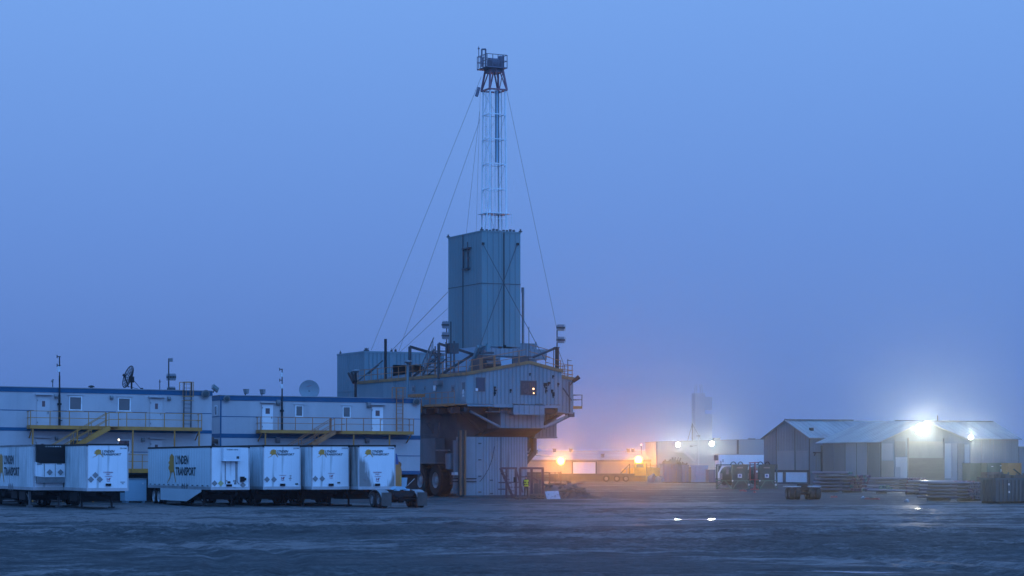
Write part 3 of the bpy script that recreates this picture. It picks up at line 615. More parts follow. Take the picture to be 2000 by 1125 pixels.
    wk = mb.build('walkway', YEL if not orange else ORG if orange == 1 else YEL, t)
    RM = YEL if not orange else ORG
    pu = [u0 + .02]; n = max(2, int((u1 - u0) / 1.32))
    pu = [u0 + (u1 - u0) * i / n for i in range(n + 1)]
    pu = [p for p in pu if not (st - .1 < p < st + .95)] + [st - .05, st + .9]
    mb = MB()
    for p in pu: mb.bar((p, vo, zd), (p, vo, zd + 1.07), .05)
    for z in (1.05, .56):
        mb.bar((u0, vo, zd + z), (st - .05, vo, zd + z), .042); mb.bar((st + .9, vo, zd + z), (u1, vo, zd + z), .042)
        for u in (u0, u1): mb.bar((u, vo, zd + z), (u, 0, zd + z), .042)
    for u in (u0, u1): mb.bar((u, -.25, zd), (u, -.25, zd + 1.05), .05)
    mb.build('railing', RM, wk)
    # stair going down to the left in front of the walkway
    rise = zd - rows['landing']; run = rise / math.tan(radians(31)); x1, x0 = st + .85, st + .85 - run - .85
    va, vb = vo - .95, vo - .05
    mb = MB(); mb.box(st, x1, va, vo - .04, zd - .05, zd)
    a, b = st, st - run
    for v in (va, vb): mb.prism([(a + .1, v - .03, zd - .28), (a + .1, v - .03, zd + .02), (a - .05, v - .03, zd + .02), (b, v - .03, zd - rise + .1), (b, v - .03, zd - rise - .18)], (0, .06, 0))
    k = int(rise / .2)
    for i in range(1, k): mb.box(a - run * i / k - .02, a - run * i / k + .26, va, vb, zd - rise * i / k - .035, zd - rise * i / k)
    s_ = mb.build('stair', RM if orange else YEL, t)
    mb = MB()
    for v in (va, vb):
        for h in (1.0, .5): mb.bar((a, v, zd + h), (b, v, zd - rise + h), .045); mb.bar((a, v, zd + h), (x1, v, zd + h), .045) if v == va else None
        for i in range(0, 5): q = i / 4; mb.bar((a - run * q, v, zd - rise * q), (a - run * q, v, zd - rise * q + 1.0), .045)
    mb.build('handrail', RM if orange else YEL, s_)
    for p in posts:
        u = fr.U(p, vo); mb = MB(); mb.bar((u, vo + .05, rows['landing'] if lowwalk else 0), (u, vo + .05, zd - .06), .10); mb.build('support_post', YEL, t)
    if lowwalk:
        zl = rows['landing']; mb = MB(); mb.box(u0, u1, va - .3, 0, zl - .06, zl); mb.box(u0, u1, va - .34, va - .3, zl - .28, zl + .03)
        for u in np.arange(u0, u1, 2.2): mb.bar((u, va - .2, -.1), (u, va - .2, zl), .09)
        wl = mb.build('walkway', YEL, t); mb = MB()
        for u in np.arange(u0, u1 + .01, 1.33): mb.bar((u, va - .3, zl), (u, va - .3, zl + 1.05), .05)
        for z in (1.05, .56): mb.bar((u0, va - .3, zl + z), (u1, va - .3, zl + z), .042)
        mb.build('railing', YEL, wl)
    # ladder
    la, lb, lt = ladder; ua, ub = fr.U(la, -.2), fr.U(lb, -.2); zt2 = fr.Z(lt, ua)
    mb = MB()
    for u in (ua, ub): mb.bar((u, -.2, zd), (u, -.2, zt2), .06, .09)
    for z in np.arange(zd + .3, zt2, .3): mb.tube((ua, -.2, z), (ub, -.2, z), .018, None, 6)
    ld = mb.build('ladder', DARK if not orange else ORG, t)
    mb = MB(); um = (ua + ub) / 2; R = .42; hoops = [zt2 - .02, zt2 - .8, zt + .1] if orange else [zt2, zt - .75, zd + 2.35]
    for z in hoops:
        pts = [(um - R * cos(q), -.2 - .75 * sin(q), z) for q in np.linspace(0, pi, 9)]; mb.path(pts, .024, 6)
    for q in np.linspace(.25, pi - .25, 5): mb.path([(um - R * cos(q), -.2 - .75 * sin(q), hoops[-1]), (um - R * cos(q), -.2 - .75 * sin(q), hoops[0])], .016, 6)
    mb.bar((ub + .12, .1, zt), (ub + .12, .1, zt2), .05); mb.bar((ua - .25, .2, zt), (ua - .25, .2, zt2), .05); mb.bar((ua - .25, .2, zt2), (ub + .12, .1, zt2), .05); mb.build('cage', YEL if not orange else ORG, ld)
    if endwin:
        v0, v1, z0, z1 = endwin; mb = MB(); mb.box(ulo - .05, ulo, v0, v1, z0, z1); o = mb.build('window', FRAMEW, t)
        mb = MB(); mb.box(ulo - .056, ulo - .05, v0 + .08, v1 - .08, z0 + .08, z1 - .08); mb.build('pane', BLIND, o)
    return t

C1 = Fr(412, 174, 22, .55)
u = 0
camp(C1, 'two storey camp building with wide windows, yellow railings and a mesh dish on top', -21, 0, 7.3,
     dict(top=C1.Z(764.5), fascia=C1.Z(773), base=1.95, landing=2.35),
     doors=[(71, 95, 775.5, 832), (292, 315, 780.5, 834)], wins=[(132.5, 158.5, 773.5, 801.5), (228, 253.5, 776, 803.5)],
     lamps=[(107, 774, .11), (215.7, 776.5, .11), (328, 778.5, .11), (109, 856, .11), (278, 859, .11)],
     walk=(58, 392.5, 830.5), stair_px=206, ladder=(357.5, 371.5, 746.5), orange=0,
     stripes=[(C1.Z(808.6), C1.Z(807.2)), (C1.Z(847), C1.Z(840.5)), (C1.Z(885.3), C1.Z(884)), (1.95, 2.25)],
     lowdoors=[(69, 94, 859, 916), (293, 315, 861, 916)], lowwins=[(133, 158, 857.5, 886), (228, 253.5, 858, 884)], posts=[63, 150, 258.5, 340, 388], lowwalk=True, square=.22)
C2 = Fr(430, 185, 22, .32)
camp(C2, 'two storey camp building with narrow windows, orange ladder and a round solid dish on top', 0, C2.U(820), 6.8,
     dict(top=C2.Z(772.6), fascia=C2.Z(781.5), base=2.0, landing=2.2),
     doors=[(511, 532, 790.5, 839.5), (725.5, 747, 795, 842.5)], wins=[(575.5, 591, 791.5, 814), (668, 684, 793.5, 816)],
     lamps=[(542, 786.5, .17), (719, 791, .17), (541.5, 859.5, .17), (716, 860.5, .17)],
     walk=(508.5, 807, 839.7), stair_px=646, ladder=(773.5, 786, 757), orange=2,
     stripes=[(C2.Z(814), C2.Z(812.6)), (C2.Z(855), C2.Z(846.6)), (C2.Z(888.5), C2.Z(887)), (2.0, 2.3)],
     endwin=(1.0, 1.75, C2.Z(811.5), C2.Z(791)), posts=[518, 690.5, 760.5], doorm=DOORW, square=.36)

u = C1.U(232, -.1); Y = C1.Y(u, -.1); t = thing('bulkhead_light', 'tiny lit white lamp on the wall just above the white trailer with three placards', 'light', (wx(232, Y), Y, wz(859, Y)), (0, 0, C1.rz))
mb = MB(); mb.box(-.1, .1, -.02, .1, -.1, .1); mb.build('housing', GREYS, t); mb = MB(); mb.lathe((0, -.02, 0), (0, -1, 0), [(.075, 0), (.06, .03), (.001, .05)], 12); mb.build('lens', EM('small_white', (1, .95, .85), 4), t)
# things on the camp roofs
def mast(fr, px, ptop, pbot, label, v, boxes, arms, name='antenna_mast', cat='antenna'):
    u = fr.U(px, v); fr2 = thing(name, label, cat, (fr.o[0] + u * fr.c - v * fr.s, fr.Y(u, v), 0), (0, 0, fr.rz), None)
    Y = fr.Y(u, v); z1, z0 = wz(ptop, Y), wz(pbot, Y); h = z1 - z0
    mb = MB(); mb.tube((0, 0, z0), (0, 0, z0 + h * .45), .085, .075); mb.tube((0, 0, z0 + h * .45), (0, 0, z0 + h * .72), .06); mb.tube((0, 0, z0 + h * .72), (0, 0, z1), .042); mb.box(-.15, .15, -.02, .3, z0 + h * .3, z0 + h * .33); mb.build('pole', DARK, fr2)
    for y, a, b in arms:
        z = wz(y, Y); mb = MB(); mb.bar((a, 0, z), (b, 0, z), .06); mb.tube((a, 0, z - .12), (a, 0, z + .12), .035); mb.build('aerial', DARK, fr2)
    for y, a in boxes:
        z = wz(y, Y); mb = MB(); mb.box(-.17, .02, -.14, -.04, z - a, z + a); mb.build('radio_box', LABELW, fr2)
mast(C1, 116.3, 696, 832, 'tall thin antenna mast standing in front of the mesh dish building', -.12, [(721, .2)], [(696.5, -.18, .08), (713.5, -.18, .08), (821, .05, .2)])
mast(C2, 551, 720, 840, 'thin antenna mast on the building with the round solid dish', -.12, [(732, .17), (754.5, .17)], [(721.5, -.2, .04), (742.5, -.2, .04)])

def at_roof(fr, px, v, ztop):
    u = fr.U(px, v); return u, fr.Y(u, v), (fr.o[0] + u * fr.c - v * fr.s, fr.Y(u, v), ztop - u * sin(fr.t))
# mesh dish, seen from its side and back
u, Y, p = at_roof(C1, 250, 2.0, C1.Z(764.5) + .06)
t = thing('mesh_satellite_dish', 'large dark mesh satellite dish tilted on the roof of a camp building', 'satellite dish', p)
ctr = Vector((0, 0, .98)); ax = Vector((-.80, -.48, .30)).normalized(); mb = MB()
A = ax.cross(Vector((0, 0, 1))).normalized(); B = A.cross(ax); R = .86
def dish_pt(r, a): return ctr + ax * (-.22 * (1 - (r / R) ** 2)) + (A * cos(a) + B * sin(a)) * r
for k in range(16): mb.path([dish_pt(r, 2 * pi * k / 16) for r in (.08, .4, .65, R)], .022, 5)
for r in (.22, .45, .66): mb.path([dish_pt(r, 2 * pi * k / 24) for k in range(25)], .014, 5)
mb.path([dish_pt(R, 2 * pi * k / 32) for k in range(33)], .035, 6); mb.build('rib_frame', DARK, t)
mb = MB()
for r0, r1 in ((.1, .3), (.3, .5), (.5, .68), (.68, .84)):
    for k in range(48):
        a0 = 2 * pi * k / 48; a1 = a0 + 2 * pi / 48 * .42
        mb.add([dish_pt(r0, a0), dish_pt(r1, a0), dish_pt(r1, a1), dish_pt(r0, a1)], [(0, 1, 2, 3)])
mb.build('mesh_panel', GREYS, t)
mb = MB(); f = ctr + ax * .30
for k in range(3): mb.bar(dish_pt(R * .95, 2 * pi * k / 3 + .5), f, .025)
mb.tube(f - ax * .1, f + ax * .12, .1); mb.bar(f, ctr + Vector((.05, -.1, -.8)), .09); mb.build('feed_horn', DARK, t)
mb = MB(); bk = ctr - ax * .3; mb.tube((bk.x, bk.y, 0), bk, .07); mb.box(bk.x - .18, bk.x + .18, bk.y - .15, bk.y + .15, .55, 1.0); mb.bar((.95, .5, 0), dish_pt(R * .9, 3.3), .03); mb.bar((.95, .5, 0), dish_pt(R * .9, 4.4), .03); mb.box(.85, 1.05, .4, .6, -.02, .15); mb.build('mount', DARK, t)
# round solid dish facing the camera
u, Y, p = at_roof(C2, 604, 2.0, C2.Z(772.6) + .06)
t = thing('solid_satellite_dish', 'round solid grey satellite dish low on a camp roof, facing the yard', 'satellite dish', p)
rr = 19.6 * Y / F; ctr = Vector((0, 0, wz(761.5, Y) - p[2])); ax = Vector((.13, -1, .25)).normalized()
mb = MB(); mb.lathe(ctr - ax * .16, ax, [(.001, 0), (rr * .4, .03), (rr * .75, .1), (rr, .2), (rr * 1.02, .19), (rr * .75, .06), (rr * .4, -.02), (.001, -.04)], 40); mb.build('reflector', M('dish_grey', (.17, .20, .22), (.15, .18, .20), .6, rough=.6), t)
mb = MB(); q = ctr + Vector((-.03, -.16, .30)); mb.prism([(q.x - .28, q.y, q.z - .05), (q.x + .1, q.y, q.z), (q.x + .32, q.y, q.z + .09), (q.x, q.y, q.z + .03)], (0, .01, 0)); mb.build('logo', REDINK, t)
mb = MB(); bk = ctr - ax * .2; mb.tube((bk.x, bk.y + .1, 0), bk, .09); mb.bar((-.5, .7, 0), bk, .06); mb.bar((.5, .7, 0), bk, .06); mb.build('mount', DARK, t)

def cage_light(parent, c, wdt, hgt):
    """flood light bar inside a wire guard"""
    x, y, z = c; mb = MB(); mb.box(x - wdt / 2, x + wdt / 2, y - .08, y + .08, z - .07, z + .07); o = mb.build('light_bar', BLACK, parent)
    mb = MB(); n = 7
    for i in range(n):
        a = -wdt / 2 + wdt * i / (n - 1); s = .82 if i in (0, n - 1) else 1
        mb.bar((x + a, y - .1, z - hgt / 2 * s), (x + a, y - .1, z + hgt / 2 * s), .026)
    for q in (-.5, -.28, .28, .5): mb.bar((x - wdt * .46, y - .1, z + q * hgt), (x + wdt * .46, y - .1, z + q * hgt), .026)
    mb.build('wire_guard', GREYS, o)
    mb = MB(); mb.box(x - wdt * .46, x + wdt * .46, y + .02, y + .05, z - hgt * .45, z + hgt * .45); mb.build('diffuser', M('frosted_lens', (.30, .34, .40), None, 1, rough=.35), o)
u, Y, p = at_roof(C1, 329.5, 2.4, C1.Z(764.5) + .06)
t = thing('floodlight_pole', 'thin pole with two stacked caged floodlights on a camp roof, near the yellow ladder', 'floodlight', p)
z0 = p[2]; mb = MB(); mb.tube((0, 0, -.1), (0, 0, wz(700, Y) - z0), .055, .045); mb.bar((0, 0, wz(702, Y) - z0), (.2, 0, wz(702, Y) - z0), .05); mb.build('pole', DARK, t)
mb = MB(); z = wz(703, Y) - z0; mb.box(.12, .30, -.1, .1, z - .13, z + .13); mb.box(.02, .1, -.1, .1, z - .13, z + .13); mb.build('lamp_head', GREYS, t)
cage_light(t, (.20, 0, wz(736.5, Y) - z0), .72, .5); cage_light(t, (.20, 0, wz(760, Y) - z0), .62, .34)
for fr, px, h, lab in ((C1, 312, .78, 'short whip aerial on a camp roof, right of the mesh dish'), (C1, 103, .55, 'small hooded vent aerial on a camp roof, left of the tall mast')):
    u, Y, p = at_roof(fr, px, 1.0, fr.Z(764.5) + .06); t = thing('roof_aerial', lab, 'antenna', p)
    mb = MB(); mb.tube((0, 0, -.05), (0, 0, h), .03); mb.tube((0, 0, h * .7), (.01, 0, h * .98), .05, .02); mb.build('pole', DARK, t)
    if px == 103: mb = MB(); mb.bar((-.1, 0, h - .12), (.06, 0, h + .06), .11); mb.build('sensor', GREYS, t)
    else: mb = MB(); mb.bar((-.1, 0, h * .8), (.1, 0, h * .8), .02); mb.build('crossarm', DARK, t)
def floodhead(p, label, rot, s=.28, name='floodlight', group=None):
    t = thing(name, label, 'floodlight', p, rot, group)
    mb = MB(); mb.prism([(-s, 0, -.0), (-s, -.12, .05), (-s, -.16, s * 1.5), (-s, .1, s * 1.5)], (2 * s, 0, 0)); mb.build('housing', GREYS, t)
    mb = MB(); mb.box(-s * .85, s * .85, -.165, -.15, .1, s * 1.4); mb.build('lens', BLIND, t)
    mb = MB(); mb.bar((0, .05, -.15), (0, .0, .1), .06); mb.build('bracket', DARK, t)
zr1, zr2 = C1.Z(764.5) + .06, C2.Z(772.6) + .06
for fr, px, v, zz, lab, ro in ((C2, 480, .4, zr2, 'left one of two small floodlights on the roof edge, left of the thin mast', (0, 0, 2.2)), (C2, 512, .4, zr2, 'right one of two small floodlights on the roof edge, left of the thin mast', (0, 0, 2.2)),
                               (C1, 418, .3, zr1 - .1, 'white floodlight tilted outward at the right roof corner of the mesh dish building', (-.5, .6, .6))):
    u, Y, p = at_roof(fr, px, v, zz); floodhead((p[0], p[1], p[2] + .1), lab, ro)
for fr, px, py, lab, s in ((C1, 401, 769, 'big round floodlight on the blue trim above the right corner, mesh dish building', .34), (C2, 442.5, 778, 'round floodlight on the blue trim at the left corner beside the narrow end window', .28), (C2, 813, 784, 'big square floodlight on the blue trim next to the drilling rig', .34)):
    u = fr.U(px, -.2); Y = fr.Y(u, -.2); p = (wx(px, Y), Y, wz(py, Y))
    t = thing('floodlight', lab, 'floodlight', p, (.35, 0, fr.rz))
    mb = MB(); mb.lathe((0, .18, 0), (0, -1, 0), [(.05, 0), (s * .7, .03), (s, .26), (s, .3), (s * .9, .3), (.001, .27)], 18); mb.build('housing', GREYS, t)
    mb = MB(); mb.lathe((0, -.09, 0), (0, -1, 0), [(s * .88, 0), (s * .6, .03), (.001, .045)], 18); mb.build('lens', BLIND, t)
    mb = MB(); mb.bar((0, .1, 0), (0, .2, -.05), .09); mb.build('bracket', DARK, t)
u, Y, p = at_roof(C1, 178.5, 1.2, zr1)
t = thing('roof_vent', 'low domed vent cap on a camp roof, left of the mesh dish', 'vent', p)
mb = MB(); mb.tube((0, 0, 0), (0, 0, .12), .13, None, 12); mb.build('pipe', GREYS, t); mb = MB(); mb.lathe((0, 0, .1), (0, 0, 1), [(.26, 0), (.24, .06), (.12, .13), (.001, .15)], 16); mb.build('cap', DARK, t)
# exhaust hood on the end wall of the second building, low down
u = -.01; v = C2.V(424, 0); t = thing('exhaust_hood', 'brown rusty exhaust hood low on the end wall in the gap between the camp buildings', 'vent', (wx(424, C2.Y(0, v)), C2.Y(0, v), wz(862, C2.Y(0, v))), (0, 0, C2.rz))
mb = MB(); mb.lathe((0, 0, 0), (-1, 0, 0), [(.18, -.1), (.2, .25), (.36, .3), (.36, .62), (.2, .66), (.001, .66)], 14); mb.build('hood', M('rusty_brown', (.11, .06, .045), (.07, .045, .04), 3, rough=.8), t); mb = MB(); mb.bar((-.3, 0, -.15), (0, 0, -.6), .06); mb.build('bracket', DARK, t)

# ------------------------------------------------------------------ drilling rig
RF = Fr(912, 193, 26)
rig = RF.thing('drilling_rig', 'huge grey blue clad wheeled drilling rig with tall lattice mast and walled tower', 'drilling rig')
U, V, Z = RF.U, RF.V, RF.Z
ZB = Z(788.5); uR = U(1097); uP = U(1033); zeL, zeP, zeR = Z(733, 0), Z(710.5, uP), Z(728, uR); VD = 24.5
def zroof(u): return zeL + (zeP - zeL) * u / uP if u < uP else zeP + (zeR - zeP) * (u - uP) / (uR - uP)
# cabin module: long body under a low gable
mb = MB(); mb.prism([(0, 0, ZB), (uR, 0, ZB), (uR, 0, zeR), (uP, 0, zeP), (0, 0, zeL)], (0, VD, 0))
mb.ribs(.25, uR, .36, ZB, lambda u: zroof(u) - .02, 0, 'u', .045, .035)
cabin = mb.build('cabin', [RIG, SEAM], rig)
mb = MB(); mb.box(-.04, 0, 0, VD, ZB, zeL); mb.ribs(.3, 16, .42, ZB, zeL, -.04, 'v', .05, .035); mb.build('side_wall', [RIGV, SEAM], cabin)
mb = MB()                                                     # yellow roof edge trim
for a, b, za, zb_ in ((-.12, uP, zeL, zeP), (uP, uR + .12, zeP, zeR)):
    mb.prism([(a, -.12, za), (b, -.12, zb_), (b, -.12, zb_ + .26), (a, -.12, za + .26)], (0, .14, 0))
mb.box(-.12, .02, -.12, VD, zeL, zeL + .26)
mb.build('roof_edge', RIGE, cabin)
mb = MB(); mb.prism([(-.05, .03, zeL + .01), (uP, .03, zeP + .01), (uR, .03, zeR + .01), (uR, .03, zeR + .12), (uP, .03, zeP + .12), (-.05, .03, zeL + .12)], (0, VD, 0)); mb.build('roof', RIGD, cabin)
mb = MB(); mb.box(U(912.5), U(965), -.05, 0, ZB - .22, ZB - .05); mb.box(U(965), U(1001), -.05, 0, ZB - .28, ZB); mb.box(U(1063), uR, -.05, 0, ZB - .28, ZB); mb.build('sill_beam', RIG, cabin)
rust = M('rust_streak', (.14, .09, .07), (.10, .075, .07), 3, rough=.8)
for a, b, y in ((1000, 1026, 789), (1044, 1060, 789.5), (1066, 1096, 790.5)):
    u0, u1 = U(a), U(b); z = Z(y, u0); mb = MB()
    q = u0
    while q < u1 - .1:
        l = random.uniform(.12, .5); mb.box(q, min(q + l, u1), -.056, -.05 - .0, z - random.uniform(.02, .07), z + random.uniform(.02, .05)); q += l + random.uniform(.02, .18)
    mb.build('rust_patch', rust, cabin)
def rig_window(a, b, c, d, mt, parent=cabin, fm=RIGD):
    u0, u1 = U(a), U(b); z1, z0 = Z(c, u0), Z(d, u0); mb = MB(); e = .06
    mb.box(u0 - e, u1 + e, -.06, 0, z1, z1 + e); mb.box(u0 - e, u1 + e, -.06, 0, z0 - e, z0); mb.box(u0 - e, u0, -.06, 0, z0, z1); mb.box(u1, u1 + e, -.06, 0, z0, z1)
    o = mb.build('window', fm, parent); mb = MB(); mb.box(u0, u1, -.042, -.0, z0, z1); mb.build('pane', mt, o); return o, u0, u1, z0, z1
rig_window(930.5, 946, 738.5, 763, M('dusk_glass', (.03, .045, .07), (.025, .035, .055), .6, rough=.15))
o, u0, u1, z0, z1 = rig_window(1017.5, 1046.5, 744.5, 770, M('brown_lit_room', (.05, .032, .035), (.035, .025, .03), 1.2, rough=.25))
mb = MB()
for q in np.linspace(.12, .9, 7): mb.box(u0 + (u1 - u0) * q - .012, u0 + (u1 - u0) * q + .012, -.048, -.042, z0 + .05, z1 - .15)
mb.build('bars', M('brown_bars', (.12, .07, .06), None, 2), o)
for px, py, r in ((1041, 759.5, .075), (1041.5, 768, .055)):
    mb = MB(); mb.lathe((U(px), -.09, Z(py, U(px))), (0, -1, 0), [(.001, -r), (r * .7, -r * .7), (r, 0), (r * .7, r * .7), (.001, r)], 10); mb.build('lit_bulb', EM('amber_bulb', (1, .55, .22), 6), o)
mb = MB(); mb.box(U(928.5), U(932.5), -.12, 0, Z(763.5), Z(758)); mb.build('white_box', LABELW, cabin)
for px, pt, pb, w_ in ((966, 755, 759, .14), (967, 761, 764, .2), (966, 766, 770, .14), (997, 760, 764, .12), (1065, 748, 754, .3), (1072, 746, 750, .2), (1066.5, 756, 760, .12), (1066.5, 762, 765, .18), (1078, 761, 765, .14), (1080.5, 766, 774, .14), (1090, 748, 752, .12), (1035, 729, 731, .1), (1080, 733, 736, .12)):
    u = U(px); z1, z0 = Z(pt, u), Z(pb, u); mb = MB(); mb.box(u - w_ / 2, u + w_ / 2, -.13, 0, z0, z1); mb.box(u - w_ / 3, u - w_ / 6, -.1, 0, z0 - .14, z0); mb.build('wall_fitting', BLACK, cabin)
# doors and panes of the left side wall
for a, b, c, d, mt in ((903.5, 911.5, 743, 785, BLIND), (883, 889.5, 752, 765, GLASS), (848, 854, 752, 764, BLIND), (830, 833, 754, 762, GLASS), (806.5, 812, 753, 765, BLIND), (856, 866, 743, 751.5, RIGD)):
    v0, v1 = V(b), V(a); v0 = max(v0, .06); z1, z0 = Z(c, 0, v0), Z(d, 0, v0); mb = MB()
    if mt is RIGD: mb.box(-.5, -.04, v0, v1, z0, z1); mb.build('hood_box', GREYS, cabin)
    else:
        dr = a == 903.5; mb.box(-.09, -.04, v0, v1, z0, z1); o = mb.build('door' if dr else 'window', RIGV if dr else GREYS, cabin)
        mb = MB(); mb.box(-.10, -.09, v0 + .1, v1 - .1, z0 + (.9 if dr else .08), z1 - .15); mb.build('pane', mt, o)
for px, py, r in ((907.5, 763.5, .11), (907, 766.5, .12), (907.5, 773, .09), (851.5, 758, .22)):
    v = V(px); mb = MB(); mb.box(-.16, -.09, v - r, v + r, Z(py, 0, v) - r, Z(py, 0, v) + r); mb.build('notice_plate', LABELW, cabin)
# balcony along the left side
v0, v1 = .05, V(831, -1.0); zb_ = ZB - .02
mb = MB(); mb.box(-1.1, -.04, v0, v1, zb_ - .08, zb_); mb.box(-1.14, -1.1, v0, v1, zb_ - .14, zb_ + .06); bal = mb.build('balcony', ORG, rig)
mb = MB()
for v in np.arange(v0 + .1, v1, 1.25): mb.bar((-1.1, v, zb_), (-1.1, v, zb_ + 1.05), .045)
for z in (1.03, .55): mb.bar((-1.1, v0, zb_ + z), (-1.1, v1, zb_ + z), .04)
mb.build('railing', ORG, bal)
mb = MB()
for q in np.linspace(v1 + .2, v1 + 2.4, 5): mb.bar((-1.3, q, zb_ - .6), (-1.3, q, zb_ + .9), .07)
mb.box(-1.7, -.9, v1 + .3, v1 + 2.2, zb_ + .75, zb_ + 1.0); mb.build('cargo_frame', ORG, bal)
# railing along the roof edges
mb = MB()
for v in np.arange(0, VD, 1.6): mb.bar((-.06, v, zeL + .2), (-.06, v, zeL + 1.3), .05)
for z in (1.28, .75): mb.bar((-.06, 0, zeL + z), (-.06, VD, zeL + z), .045)
mb.build('roof_railing', ORG, cabin)
mb = MB(); ps = [U(p) for p in (922, 938, 941.5, 965, 967, 1014)]
for u in ps: mb.bar((u, .02, zroof(u) + .1), (u, .02, zroof(u) + 1.25), .07)
for h in (1.2, .68): mb.bar((.2, .02, zroof(.2) + h), (uP - .3, .02, zroof(uP) + h), .05)
mb.build('roof_railing', ORG, cabin)
mb = MB(); ur0 = U(1067)
for p in (1067, 1082, 1096): mb.bar((U(p), .1, zroof(min(U(p), uR)) + .1), (U(p), .1, zroof(min(U(p), uR)) + 1.05), .05)
for h in (1.02, .55): mb.bar((ur0, .1, zroof(ur0) + h), (uR, .1, zroof(uR) + h), .045)
for h in (1.9, 1.3): mb.bar((U(1048), 1.5, zroof(U(1048)) + h), (U(1090), 1.5, zroof(U(1090)) + h), .05)
mb.build('roof_railing', ORG, cabin)
# right end module
ux, uy = uR + .02, U(1119.5, .8); zs0, zs1 = Z(738, ux, .8), Z(743, uy, .8)
mb = MB(); mb.prism([(ux, .8, Z(803)), (uy, .8, Z(806)), (uy, .8, zs1), (ux, .8, zs0)], (0, 6, 0)); mb.ribs(ux + .1, uy, .33, Z(803), zs1 - .02, .8, 'u', .045, .03); endm = mb.build('end_module', [RIG, SEAM], rig)
mb = MB(); mb.prism([(ux, .7, zs0), (uy + .08, .7, zs1), (uy + .08, .7, zs1 + .26), (ux, .7, zs0 + .26)], (0, .12, 0)); mb.build('roof_edge', RIGE, endm)
mb = MB()
for p in (1100, 1103.5, 1110, 1118): mb.bar((U(p, .8), .85, zs1), (U(p, .8), .85, zs1 + 1.3), .05)
for h in (1.3, .85, .5): mb.bar((ux, .85, zs0 + h - .05), (uy, .85, zs1 + h), .045); mb.bar((uy, .85, zs1 + h), (uy, 4, zs1 + h), .045)
mb.build('roof_railing', ORG, endm)
mb = MB(); mb.bar((U(1100, .7), .72, Z(757, ux)), (U(1117, .7), .72, Z(782, uy)), .07); mb.tube((U(1113, .7), .72, Z(803)), (U(1112, .7), .72, Z(745, uy)), .05); mb.build('brace', RIGD, endm)
mb = MB(); ub = U(1134, 1.2); zq = Z(794, uy); mb.box(uy, ub, .9, 2.6, zq - .16, zq + .06); sb = mb.build('side_balcony', YEL, endm)
mb = MB()
for p in (uy + .06, ub): mb.bar((p, .95, zq), (p, .95, zq + 1.05), .05)
for h in (1.03, .62): mb.bar((uy, .95, zq + h), (ub, .95, zq + h), .045); mb.bar((ub, .95, zq + h), (ub, 2.6, zq + h), .045)
mb.build('railing', RIGD, sb)
mb = MB(); p0 = (U(1119, .7), .7, Z(745, uy)); p1 = (U(1130, .6), .5, Z(735.5, uy)); mb.tube(p0, p1, .14, .2, 10); mb.bar((p0[0] - .2, .8, p0[2] - .3), p0, .08); mb.build('spot_lamp', DARK, endm)
mb = MB(); u = U(1109, 1.5); mb.tube((u, 1.5, zs1), (u, 1.5, Z(700, u)), .035); mb.bar((u - .05, 1.5, Z(702, u)), (u + .36, 1.5, Z(703, u)), .05); mb.build('aerial', WIRE, endm)
# long braces holding the right end
def tubeP(name, a, va, b, vb, r, mt, parent=rig):
    ua, ub = U(a[0], va), U(b[0], vb); mb = MB(); mb.tube((ua, va, Z(a[1], ua, va)), (ub, vb, Z(b[1], ub, vb)), r, None, 10); return mb.build(name, mt, parent)
tubeP('strut', (1113, 811), 1.2, (1062, 836), 1.0, .16, RIG); tubeP('strut', (1098, 807), 4, (1062, 828), 4, .14, RIGD)
mb = MB(); u = U(1115, 1.2); mb.box(u - .35, u + .2, .9, 1.6, Z(814, u), Z(805, u)); mb.build('strut_joint', RIGD, rig)
# belly: step panel, chamfered belly box, rear box
ua, ub = U(1002), U(1062.5); mb = MB(); mb.box(ua, ub, -.08, 1.5, Z(809, ua), Z(791, ua)); mb.ribs(ua, ub, .5, Z(809, ua), Z(791, ua), -.08, 'u', .04, .03); mb.box(ua, ub, -.12, 0, Z(810, ua), Z(808.6, ua)); mb.build('step_panel', [RIG, SEAM], rig)
vb = .9; ua, ub = U(978, vb), U(1062, vb); z0, z1 = Z(836, ua, vb), ZB - .3
mb = MB(); mb.box(ua, ub, vb, 7, z0, z1); mb.ribs(ua, ub, .42, z0, z1, vb, 'u', .045, .035); belly = mb.build('belly_box', [RIG, SEAM], rig)
zc = Z(854, ua, vb + 1); mb = MB(); mb.hexa([(ua - 1.4, vb + 1.4, zc), (ub - .5, vb + 1.4, zc), (ub - .5, 7, zc), (ua - 1.4, 7, zc), (ua, vb + .01, z0 - .003), (ub, vb + .01, z0 - .003), (ub, 7, z0 - .003), (ua, 7, z0 - .003)]); mb.build('belly_hopper', RIGD, belly)
vb = 4.2; ua, ub = U(1045, vb), U(1087, vb); mb = MB(); mb.box(ua, ub, vb, vb + 5, Z(853, ub, vb), ZB - .1); mb.ribs(ua, ub, .35, Z(853, ub, vb), ZB - .1, vb, 'u', .045, .035); mb.box(ua - .1, ub + .04, vb - .1, vb + 5, Z(856, ub, vb), Z(853.2, ub, vb)); mb.build('rear_box', [RIG, SEAM], rig)
